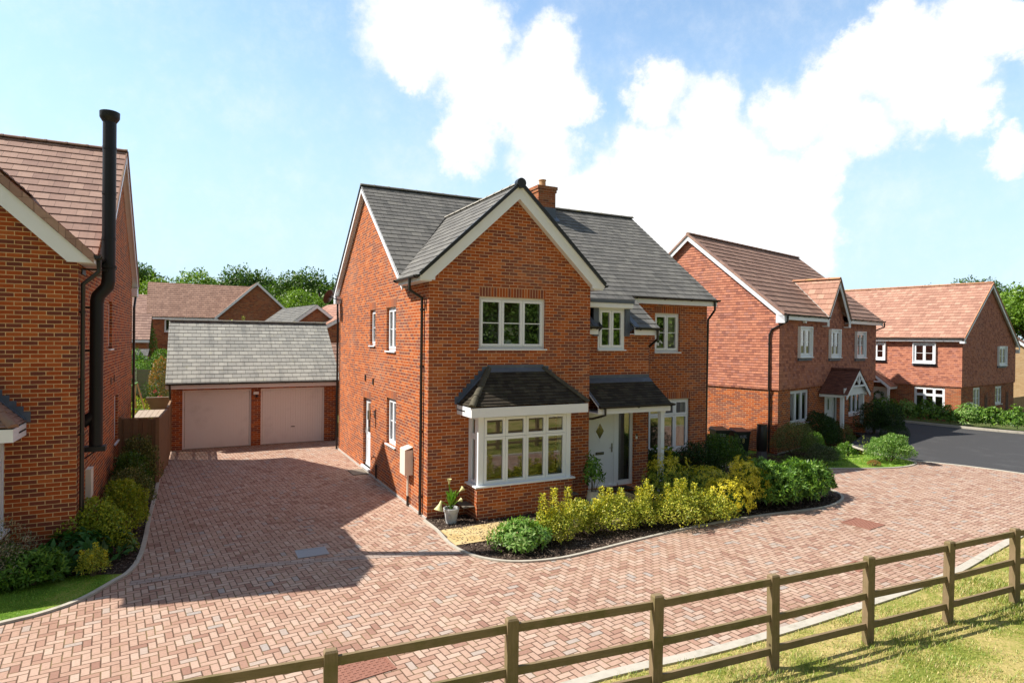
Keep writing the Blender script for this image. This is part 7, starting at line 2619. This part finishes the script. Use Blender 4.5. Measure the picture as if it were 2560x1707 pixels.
choisya('dull green gold shrub just right of the porch post, at the back of the bed', 5.9, -1.2, 0.60, 0.55, 1.18, 61, top=0.12, nc=380)
choisya('dull green gold mounded shrub in the middle of the bed behind the euonymus row', 6.85, -1.6, 0.80, 0.60, 1.0, 64, top=0.12, nc=520)
choisya('brightest golden yellow shrub drooping towards the paving', 6.45, -2.62, 0.66, 0.48, 0.84, 67, top=0.8, nc=430)
choisya('tall golden yellow shrub at the left end of the laurel hedge', 7.3, -2.4, 0.56, 0.50, 1.18, 70, top=0.6, nc=420)


def laurel(label, x, y, rx, ry, h, seed, n=1500, mat='lf_laurel', group=GB, L=0.12, z=0.0, name='laurel_shrub', W=0.038, extra=None):
    a = f_whorls(n // 6, 6, rx, ry, h, L, W, seed, inner=0.72, droop=0.35)
    b = mound(n // 2, rx * 0.9, ry * 0.9, h * 0.92, L * 0.9, W, seed + 1, inner=0.4)
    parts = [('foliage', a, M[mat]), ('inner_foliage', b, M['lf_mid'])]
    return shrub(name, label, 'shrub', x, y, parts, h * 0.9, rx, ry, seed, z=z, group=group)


laurel('glossy green laurel hedge plant touching the tall golden shrub', 8.05, -2.52, 0.62, 0.58, 1.02, 81, n=2700)
laurel('glossy green laurel hedge plant in the middle of the hedge', 8.9, -2.50, 0.66, 0.60, 1.0, 84, n=2700)
laurel('glossy green laurel hedge plant at the rounded right end of the bed', 9.85, -2.25, 0.72, 0.66, 0.95, 87, n=2900)
laurel('light green leafy shrub with upright shoots behind the laurel hedge', 9.3, -1.2, 0.62, 0.55, 0.86, 90, n=1500, mat='lf_lightgreen', L=0.10)
laurel('small light green leafy shrub between the two golden shrubs', 7.0, -2.2, 0.28, 0.25, 0.72, 93, n=500, mat='lf_lightgreen', L=0.09)


def ferny(label, x, y, rx, ry, h, seed, n=4200, mat='lf_dark', L=0.065, W=0.028, group=GB, name='evergreen_shrub', z=0.0, amp=0.3):
    a = mound(n, rx, ry, h, L, W, seed, amp=amp, inner=0.45, upb=0.6)
    rs_ = random.Random(seed)
    sp = [(rs_.uniform(-rx, rx) * 0.6, rs_.uniform(-ry, ry) * 0.6, h * 0.4, h * rs_.uniform(0.9, 1.12), rs_.uniform(-0.1, 0.1), 0) for _ in range(9)]
    s = f_spires(sp, L, W, seed + 1, dens=220, rad=0.1)
    return shrub(name, label, 'shrub', x, y, [('foliage', np.concatenate([a, s]), M[mat])], h * 0.85, rx, ry, seed, z=z, group=group)


ferny('dark green feathery shrub against the right corner of the main house', 9.35, 0.15, 0.70, 0.62, 1.22, 101, mat='lf_mid')
ferny('dark green feathery shrub in front of the ground floor right window', 8.25, 0.2, 0.62, 0.6, 1.05, 104)
ferny('dark low shrub in the shade between porch post and right window', 7.3, 0.75, 0.55, 0.5, 0.85, 107)
fa = f_whorls(34, 7, 0.62, 0.45, 0.95, 0.24, 0.085, 111, inner=0.8, droop=-0.1)
shrub('fatsia_shrub', 'large leaved dark shrub below the ground floor right window', 'shrub', 7.75, 1.05, [('foliage', fa, M['lf_laurel'])], 0.8, 0.5, 0.35, 111, group=GB)
laurel('light variegated bush behind the right corner of the main house', 11.35, 3.6, 0.5, 0.5, 1.15, 115, n=1500, mat='lf_lightgreen', L=0.08, group='shrubs between the two houses')
ferny('dark bush below the light variegated one, between the houses', 11.0, 2.4, 0.5, 0.5, 0.85, 118, mat='lf_mid', group='shrubs between the two houses', n=3000)

# sapling leaf shoot in the row
a = f_spires([(0, 0, 0.1, 0.62, 0.04, 0), (0.08, 0, 0.1, 0.5, 0.08, 0)], 0.09, 0.03, 120, dens=60, rad=0.03)
shrub('bay_seedling', 'small upright light green seedling between the euonymus plants', 'shrub', 2.95, -2.15, [('foliage', a, M['lf_lightgreen'])], 0.5, 0.06, 0.06, 120, group=GB)

# climbing pot plant by the door
P = thing('potted_fatsia', 'dark leafy plant in a cream pot standing left of the front door', 'potted plant', (4.08, -0.62, 0.02))
MB().lathe((0, 0, 0), [(0.11, 0), (0.16, 0.12), (0.165, 0.22), (0.13, 0.33), (0.14, 0.36), (0.12, 0.36), (0.11, 0.3)], 24).build('pot', M['potwhite'], P, smooth=True)
a = f_whorls(42, 6, 0.28, 0.26, 0.95, 0.14, 0.055, 131, inner=0.5, droop=-0.2) + np.array([0, 0, 0.28])
link_part('foliage', quad_mesh('foliage', a, M['lf_laurel']), P)
m = MB()
stems(m, 1.1, 0.2, 0.2, 4, n=6, r=0.01)
m.build('stem', M['stem'], P)

# ================================================================ left bed
GL = 'shrubs in the bed beside the left house'
shrub('variegated_shrub', 'pink and white variegated shrub in front of the left house wall', 'shrub', -7.55, -0.6 + 1.3 - 1.35, [('foliage', mound(3600, 0.55, 0.42, 0.92, 0.045, 0.02, 141, amp=0.3, upb=0.7), M['lf_pinkwhite']), ('inner_foliage', mound(900, 0.45, 0.35, 0.8, 0.05, 0.02, 142), M['lf_mid'])], 0.8, 0.45, 0.35, 141, group=GL)
shrub('variegated_shrub', 'darker pinkish shrub at the foot of the left bay window', 'shrub', -8.0, -0.28, [('foliage', mound(2000, 0.35, 0.25, 1.12, 0.045, 0.02, 144, amp=0.3, upb=0.7), M['lf_pinkwhite']), ('inner_foliage', mound(1600, 0.4, 0.28, 1.05, 0.05, 0.02, 145), M['lf_dark'])], 1.0, 0.3, 0.2, 144, group=GL)
ferny('yellow green shrub at the corner of the left house beside the downpipe', -6.25, 0.15, 0.52, 0.45, 0.98, 151, mat='lf_choisya', L=0.055, W=0.032, group=GL, name='euonymus_shrub')
ferny('larger yellow green shrub below the wall meter box of the left house', -5.98, 1.7, 0.42, 0.6, 1.02, 154, mat='lf_choisya', L=0.055, W=0.032, group=GL, n=6000, name='euonymus_shrub')
ferny('olive speckled shrub in the middle of the side bed', -6.02, 3.3, 0.42, 0.65, 0.98, 157, mat='lf_olive', L=0.055, W=0.03, group=GL)
ferny('dark glossy shrub in the side bed near the wooden fence', -6.1, 4.7, 0.42, 0.6, 1.12, 160, mat='lf_mid', group=GL, n=4500)
ferny('olive brown shrub against the wooden fence at the far end of the side bed', -6.0, 5.8, 0.42, 0.5, 1.30, 163, mat='lf_olive', L=0.055, W=0.03, group=GL)
laurel('glossy dark leaved shrub along the lawn edge at the far left', -7.75, -1.0 + 0.15, 0.62, 0.32, 0.52, 166, n=1500, L=0.11, group=GL)
laurel('glossy dark leaved shrub along the lawn edge, second from the left', -7.0, -0.75, 0.5, 0.32, 0.5, 169, n=1300, L=0.11, group=GL)
ho = f_whorls(40, 7, 0.52, 0.36, 0.66, 0.20, 0.085, 172, inner=0.8, droop=-0.15)
shrub('hydrangea_shrub', 'broad leaved bright green shrub behind the lawn edge', 'shrub', -6.55, -0.32, [('foliage', ho, M['lf_hosta'])], 0.5, 0.4, 0.3, 172, group=GL)
ho = f_whorls(22, 7, 0.30, 0.28, 0.55, 0.19, 0.075, 175, inner=0.8, droop=-0.25)
shrub('hydrangea_shrub', 'smaller broad leaved shrub with drooping leaves near the driveway edge', 'shrub', -6.0, 0.0, [('foliage', ho, M['lf_hosta'])], 0.45, 0.25, 0.25, 175, group=GL)
shrub('euonymus_shrub', 'small bright golden shrub at the corner of the small lawn', 'shrub', -6.22, -0.72, [('foliage', mound(1500, 0.26, 0.24, 0.5, 0.036, 0.02, 178, amp=0.3), M['lf_euo']), ('new_growth', f_spires([(0.05, 0, 0.2, 0.56, 0, 0), (-0.1, 0, 0.1, 0.45, -0.05, 0), (0.15, 0, 0.1, 0.42, 0.05, 0), (0.0, -0.12, 0.1, 0.4, 0, -0.05)], 0.036, 0.02, 179, dens=420, rad=0.07), M['lf_yellow'])], 0.4, 0.2, 0.2, 178, group=GL)
shrub('euonymus_shrub', 'tiny yellow green shrub beside the driveway edging', 'shrub', -5.80, 0.25, [('foliage', mound(800, 0.17, 0.17, 0.36, 0.036, 0.02, 181, amp=0.3), M['lf_choisya'])], 0.3, 0.14, 0.14, 181, group=GL)

# ================================================================ garden of the tile-hung house
G2 = 'shrubs in the garden of the tile-hung house'
def dome(label, x, y, rx, ry, h, seed, n, mat, L=0.05, W=0.02, z=None, name='garden_shrub', amp=0.12, group=G2, mat2='lf_dark'):
    z = gdip(x, y) if z is None else z
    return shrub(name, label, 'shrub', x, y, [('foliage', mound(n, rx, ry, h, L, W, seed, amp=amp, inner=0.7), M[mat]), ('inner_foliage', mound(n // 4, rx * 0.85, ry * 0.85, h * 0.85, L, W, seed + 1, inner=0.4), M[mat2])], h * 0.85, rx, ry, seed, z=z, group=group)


dome('large olive green dome shaped bush beside the water butt', 16.04, 3.09, 0.85, 0.8, 1.45, 201, 7000, 'lf_olive')
dome('bright green lobe at the right of the olive dome bush', 16.94, 2.94, 0.45, 0.4, 1.0, 204, 2600, 'lf_laurel')
dome('dark evergreen under the ground floor left window of the tile-hung house', 18.39, 3.72, 0.72, 0.55, 1.65, 207, 5000, 'lf_dark', L=0.08, W=0.03)
dome('dark evergreen with sparse shoots left of the white porch', 19.27, 3.94, 0.5, 0.4, 1.35, 210, 3000, 'lf_dark', L=0.08, W=0.03, amp=0.3)
dome('variegated bush at the left porch wall', 19.77, 3.49, 0.35, 0.35, 0.95, 213, 2000, 'lf_olive', amp=0.25)
dome('low grey green rounded bush at the paving edge', 14.14, 0.52, 0.55, 0.42, 0.66, 216, 3800, 'lf_grey')
dome('tall dark bush right of the white porch', 22.63, 4.20, 0.75, 0.55, 1.5, 219, 4200, 'lf_dark', L=0.08, W=0.03, amp=0.25)
dome('dark bush at the right corner of the tile-hung house', 23.03, 3.66, 0.7, 0.55, 1.25, 222, 3600, 'lf_dark', L=0.08, W=0.03, amp=0.25)
dome('clipped dark green ball, left one of two beside the road', 21.98, 3.11, 0.36, 0.36, 0.70, 225, 2600, 'lf_dark', L=0.03, W=0.015, amp=0.02)
dome('clipped dark green ball, right one of two beside the road', 22.57, 2.95, 0.36, 0.36, 0.66, 228, 2600, 'lf_dark', L=0.03, W=0.015, amp=0.02)
dome('large light green variegated bush at the corner of the paving and the tarmac', 16.75, -0.15, 0.85, 0.6, 0.86, 231, 5200, 'lf_lightgreen', L=0.07, W=0.028, amp=0.2, mat2='lf_laurel')
dome('small bright green leafy plant in the front lawn', 15.41, 1.08, 0.4, 0.3, 0.46, 234, 1200, 'lf_lightgreen', L=0.08, W=0.03, amp=0.3, mat2='lf_laurel')
dome('small bright green plant in the lawn nearer the porch', 16.90, 1.52, 0.3, 0.28, 0.5, 237, 700, 'lf_laurel', L=0.08, W=0.03, amp=0.3)
dome('small brownish heather at the paving edge', 15.45, -0.45, 0.22, 0.18, 0.2, 240, 1100, 'lf_red', L=0.03, W=0.01, mat2='lf_olive')
a = f_spires([(0, 0, 0.0, 0.95, 0.03, 0), (0.05, 0, 0.2, 0.85, 0.2, 0), (-0.05, 0, 0.2, 0.8, -0.18, 0)], 0.05, 0.015, 243, dens=70, rad=0.04)
shrub('young_shrub', 'thin upright young shrub standing in the front lawn', 'shrub', 15.60, 0.05, [('foliage', a, M['lf_choisya'])], 0.9, 0.2, 0.1, 243, group=G2, st=False)

# hedge along the far kerb: separate plants
hz = [(35.2, -1.6), (34.3, -1.1), (33.4, -0.6), (32.5, -0.1), (31.6, 0.5), (30.9, 1.2), (30.4, 2.0), (30.05, 2.9), (29.8, 3.8), (29.6, 4.7), (29.4, 5.6), (29.2, 6.5), (29.0, 7.4), (28.8, 8.3), (28.5, 9.2)]
ordn = ['first', 'second', 'third', 'fourth', 'fifth', 'sixth', 'seventh', 'eighth', 'ninth', 'tenth', 'eleventh', 'twelfth', 'thirteenth', 'fourteenth', 'fifteenth']
plantA = None
rsh = random.Random(9)
places = ['in front of the wide ground floor window of the far house', 'in front of the far gable wall', 'near the right edge of the picture', 'at the wreath door of the far house']
hl = [f_whorls(210, 6, 0.72, 0.62, 1.02, 0.13, 0.055, 300 + k, inner=0.7, droop=0.2) for k in range(3)]
hm = [quad_mesh('foliage', a, M['lf_laurel' if k else 'lf_lightgreen']) for k, a in enumerate(hl)]
hi_ = quad_mesh('inner_foliage', mound(500, 0.62, 0.52, 0.92, 0.12, 0.05, 310), M['lf_mid'])
for i, (x, y) in enumerate(sorted(hz, key=lambda q: -q[1])):
    t = thing('hedge_plant', 'bright green laurel plant in the hedge across the road, ' + ordn[i] + ' from the left', 'hedge plant', (x, y + 0.1, hg(x, y)), rsh.uniform(0, 6.28), 'laurel hedge plants along the far kerb')
    s = rsh.uniform(0.9, 1.1)
    t.scale = (s, s, rsh.uniform(0.88, 1.12))
    link_part('foliage', hm[(i * 2) % 3 if i % 4 else 1], t)
    link_part('inner_foliage', hi_, t)

# back garden plants
GG = 'plants in the garden behind the close-boarded fence'
def rose(label, x, y, rx, h, seed, nfl):
    t = shrub('rose_bush', label, 'rose bush', x, y, [('foliage', mound(2600, rx, rx * 0.7, h, 0.07, 0.04, seed, amp=0.3, inner=0.5), M['lf_mid'])], h * 0.9, rx, rx * 0.7, seed, group=GG)
    P_, N_, rs_ = mound_points(nfl, rx, rx * 0.7, h, seed + 5, 0.3, 0.95, low=0.0)
    P_[:, 1] = -np.abs(P_[:, 1])
    out_ = []
    for p in P_:
        q = unit(rs_.normal(size=(14, 3)))
        out_.append(leaf_arrays(np.tile(p, (14, 1)) + q * 0.02, q, unit(rs_.normal(size=(14, 3))), np.full(14, 0.085), np.full(14, 0.08)))
    link_part('flower', quad_mesh('flower', np.concatenate(out_), M['petal_pink']), t)
    return t


rose('tall pink rose bush against the left house drainpipe', -7.35, 18.3, 0.62, 2.55, 401, 9)
rose('wide pink rose bush left of the garage', -6.35, 18.0, 0.62, 2.05, 404, 10)
dome('orange red leaved shrub beside the garage roof edge', -6.25, 23.5, 0.6, 0.5, 2.75, 411, 2500, 'lf_red', L=0.10, W=0.04, group=GG, mat2='lf_olive', amp=0.25, name='photinia_shrub')
dome('bright lime green shrub above the horizontal board fence', -7.6, 29.6, 0.8, 0.6, 2.6, 414, 1800, 'lf_lightgreen', L=0.12, W=0.05, group=GG, mat2='lf_laurel')
dome('left part of the tall green hedge behind the back garden fence', -8.1, 31.2, 1.2, 0.9, 3.25, 417, 3200, 'lf_laurel', L=0.13, W=0.06, group=GG)
dome('right part of the tall green hedge behind the back garden fence', -6.2, 30.8, 1.2, 0.9, 3.3, 420, 3200, 'lf_laurel', L=0.13, W=0.06, group=GG)
dome('yellow green vegetables beyond the board lid', -6.8, 15.6, 0.7, 0.6, 1.3, 423, 1500, 'lf_choisya', L=0.10, W=0.05, group=GG, amp=0.35)
dome('small round tree above the distant board fence', -8.0, 41.5, 0.8, 0.8, 5.3, 426, 1800, 'lf_lightgreen', L=0.16, W=0.08, group=GG, mat2='lf_laurel', name='small_tree')
a = f_spires([(0, 0, 4.0, 4.9, -0.5, 0), (0, 0, 4.0, 5.05, 0.1, 0), (0.1, 0, 4.0, 4.85, 0.6, 0)], 0.09, 0.03, 430, dens=90, rad=0.1)
shrub('garden_tree', 'thin leafy top of a small tree showing over the garage ridge', 'tree', -2.7, 19.6, [('foliage', a, M['lf_choisya'])], 4.6, 0.3, 0.3, 430, group=GG)

# ================================================================ TREES
def crown_arrays(seed, nb, per, R_, Hc, leaf, zsq=0.8):
    rs_ = np.random.default_rng(seed)
    D_ = unit(rs_.normal(size=(nb, 3)))
    D_[:, 2] = np.abs(D_[:, 2]) * 1.1 - 0.35
    C_ = D_ * np.array([R_, R_, Hc * 0.5]) * (0.35 + 0.55 * rs_.random((nb, 1)))
    out_ = []
    for c in C_:
        rb = R_ * rs_.uniform(0.28, 0.48)
        d = unit(rs_.normal(size=(per, 3)))
        rr = lump(d, int(rs_.integers(1e6)), 0.22, 3.0) * (1 - 0.5 * rs_.random(per) ** 2)
        P_ = c + d * rr[:, None] * np.array([rb, rb, rb * zsq])
        Dv = unit(d * 0.5 + rs_.normal(size=(per, 3)) * 0.7)
        N_ = unit(d + rs_.normal(size=(per, 3)) * 0.5 + np.array([0, 0, 0.5]))
        out_.append(leaf_arrays(P_, Dv, N_, leaf * (0.6 + 0.8 * rs_.random(per)), leaf * 0.62 * (0.6 + 0.8 * rs_.random(per))))
    return np.concatenate(out_)


crowns = {}
for k, (mt_, sd_) in enumerate((('lf_tree_a', 501), ('lf_tree_b', 502), ('lf_tree_a', 503), ('lf_tree_b', 504))):
    crowns[k] = quad_mesh('crown', crown_arrays(sd_, 34, 430, 4.2, 8.0, 0.30), M[mt_])
tmb = MB()
tmb.tube([(0, 0, -8), (0.1, 0, -3), (0.0, 0.1, 1.5)], 0.3, 10, radii=[0.42, 0.3, 0.12])
for k in range(7):
    a = k * 0.9
    tmb.tube([(0, 0, -3.5 + k * 0.4), (math.cos(a) * 1.3, math.sin(a) * 1.3, -1.2 + k * 0.35), (math.cos(a) * 2.6, math.sin(a) * 2.6, 0.6 + k * 0.25)], 0.1, 7, radii=[0.15, 0.09, 0.03])
trunk_me = None


def tree(x, y, top, s, k, label, rot, group, z=0.0, sz=1.0):
    global trunk_me
    t = thing('broadleaf_tree', label, 'tree', (x, y, top - 4.3 * s * sz), rot, group)
    t.scale = (s, s, s * sz)
    link_part('crown', crowns[k], t)
    if trunk_me is None:
        o = tmb.build('trunk', M['bark'], t, smooth=True)
        trunk_me = o.data
    else:
        link_part('trunk', trunk_me, t)
    return t


TB = 'trees behind the houses on the left'
for i, (x, y, top, s, k, label) in enumerate([
    (-11.2, 66, 13.4, 1.0, 0, 'dark tree rising beside the left house gable'),
    (-7.6, 60, 10.6, 0.9, 1, 'lower bright green tree just right of the left house'),
    (-4.2, 72, 12.9, 1.25, 1, 'broad bright green tree above the long brown roof'),
    (0.6, 64, 12.7, 1.05, 2, 'dark tree above the peak of the brown roof gable'),
    (3.8, 66, 12.0, 1.05, 0, 'dark tree right of the brown roof gable'),
    (6.4, 60, 12.2, 1.0, 2, 'dark tree next to the main house side gable'),
    (4.6, 50, 9.5, 0.8, 3, 'lime green lower tree right of the brown roof gable'),
    (9.6, 58, 11.9, 1.1, 0, 'dark tree half hidden by the main house side gable'),
    (1.8, 58, 9.3, 0.75, 2, 'small dark tree behind the brown roof gable end'),
    (-14.0, 72, 12.6, 1.2, 2, 'dark tree mostly hidden behind the left house'),
    (14.5, 70, 12.0, 1.2, 1, 'tree hidden behind the main house roof'),
]):
    tree(x, y, top, s, k, label, i * 1.3, TB)
TRR = 'trees behind the far tile-hung house'
for i, (x, y, top, s, k, label) in enumerate([
    (61.5, 23.5, 10.3, 0.62, 0, 'small dark tree top left of the far house ridge end'),
    (63.5, 20.6, 11.0, 0.75, 2, 'dark tree top over the far house ridge'),
    (66.0, 20.2, 10.7, 0.8, 0, 'dark tree just right of the far house ridge end'),
    (62.0, 15.2, 10.1, 0.95, 1, 'bright green tree at the right edge of the picture'),
    (68.0, 14.0, 10.4, 1.0, 2, 'dark tree at the far right edge'),
    (58.0, 27.5, 8.6, 0.8, 1, 'tree hidden behind the far house roof'),
]):
    tree(x, y, top, s, k, label, 0.7 + i * 1.7, TRR, sz=0.9)
TF = 'trees across the verge behind the viewer'
for i, (x, y, top, s, k) in enumerate([(-16, -37, 12, 1.2, 0), (-7, -36, 12.5, 1.3, 2), (1.5, -38, 13, 1.35, 0), (9.5, -36, 12.5, 1.3, 1), (17, -38, 13.5, 1.35, 2), (25, -36, 12.5, 1.3, 0), (33, -38, 13, 1.3, 2), (42, -36, 12, 1.3, 1), (51, -37, 12, 1.3, 0), (13, -31, 8, 0.9, 2), (21, -31, 8, 0.9, 0), (4, -31, 8, 0.9, 2), (29, -31, 8, 0.9, 1)]):
    tree(x, y, top, s, k, 'leafy tree across the verge behind the viewer, ' + ordn[i] + ' in its group', i * 1.1, TF)

# ================================================================ grass and bark (uncountable)
def in_poly_np(x, y, P):
    c = np.zeros(len(x), bool)
    n = len(P)
    for i in range(n):
        (x1, y1), (x2, y2) = P[i], P[(i + 1) % n]
        if y1 == y2:
            continue
        cond = ((y1 > y) != (y2 > y)) & (x < (x2 - x1) * (y - y1) / (y2 - y1) + x1)
        c ^= cond
    return c


def grass(name, poly, x0, x1, y0, y1, n, mat, h0, h1, w, seed, label, dens=None):
    rs_ = np.random.default_rng(seed)
    x = rs_.uniform(x0, x1, n)
    y = rs_.uniform(y0, y1, n)
    # tufts: thinner where the ground is bare
    f = np.sin(x * 2.1 + 1.3 * np.sin(y * 1.7)) + np.sin(y * 2.9 + 1.1 * np.sin(x * 2.3)) + 0.7 * np.sin(x * 7 + y * 5)
    ok = in_poly_np(x, y, poly) & (rs_.random(n) < 0.55 + 0.25 * f)
    x, y, f = x[ok], y[ok], f[ok]
    n = len(x)
    an = rs_.random(n) * 6.283
    L = (h0 + (h1 - h0) * rs_.random(n)) * (0.8 + 0.2 * np.clip(f, -1, 1.5))
    Dv = np.stack([np.cos(an) * 0.7, np.sin(an) * 0.7, 0.5 + rs_.random(n) * 0.8], 1)
    N_ = np.stack([-np.cos(an), -np.sin(an), np.full(n, 0.5)], 1)
    P_ = np.stack([x, y, np.array([0.006 + gdip(a_, b_) for a_, b_ in zip(x, y)]) if x0 == 12 else np.full(n, 0.006)], 1)
    a = leaf_arrays(P_, Dv, N_, L, np.full(n, w), 0.1)
    o = bpy.data.objects.new(name, quad_mesh(name, a, mat))
    COL.objects.link(o)
    o['kind'] = 'stuff'
    o['label'] = label
    o['category'] = 'grass'
    return o


vp_ = [(q[0], q[1] - 0.16) for q in kerb_near] + [(19.2, -16), (-9.5, -16)]
grass('verge_grass', vp_, -2.5, 8.5, -12.0, -7.1, 120000, M['blade'], 0.04, 0.10, 0.008, 601, 'short patchy grass blades on the verge in front of the lane')
grass('verge_grass_far', vp_, 6.0, 18.5, -10.0, -5.6, 60000, M['blade'], 0.045, 0.10, 0.010, 602, 'short patchy grass blades on the far part of the verge')
grass('lawn_grass', ll, -10.5, -5.5, -3.6, -0.3, 42000, M['bladegreen'], 0.03, 0.07, 0.006, 603, 'green grass blades of the small lawn at the left')
grass('front_lawn_grass', lawn2, 12, 22, -1.0, 4.5, 26000, M['bladegreen'], 0.05, 0.1, 0.012, 604, 'green grass blades of the front lawn of the tile-hung house')


def chips(name, polys, n, x0, x1, y0, y1, seed):
    rs_ = np.random.default_rng(seed)
    x = rs_.uniform(x0, x1, n)
    y = rs_.uniform(y0, y1, n)
    ok = np.zeros(n, bool)
    for P in polys:
        ok |= in_poly_np(x, y, P)
    x, y = x[ok], y[ok]
    n = len(x)
    an = rs_.random(n) * 6.283
    Dv = np.stack([np.cos(an), np.sin(an), rs_.normal(size=n) * 0.28], 1)
    N_ = np.stack([rs_.normal(size=n) * 0.35, rs_.normal(size=n) * 0.35, np.ones(n)], 1)
    P_ = np.stack([x, y, 0.016 + rs_.random(n) * 0.02], 1)
    a = leaf_arrays(P_, Dv, N_, 0.025 + 0.05 * rs_.random(n), 0.012 + 0.018 * rs_.random(n), 0.3)
    o = bpy.data.objects.new(name, quad_mesh(name, a, M['chip']))
    COL.objects.link(o)
    o['kind'] = 'stuff'
    o['category'] = 'mulch'
    return o


o = chips('bark_chips', [[(q[0] + 0.03, q[1] + 0.05) for q in bed]], 30000, 0, 10.5, -3.5, 0.4, 701)
o['label'] = 'loose brown bark chips on the front bed'
o = chips('side_bark_chips', [lb], 16000, -8.5, -5.6, -1.3, 7.0, 702)
o['label'] = 'loose bark chips on the side bed'
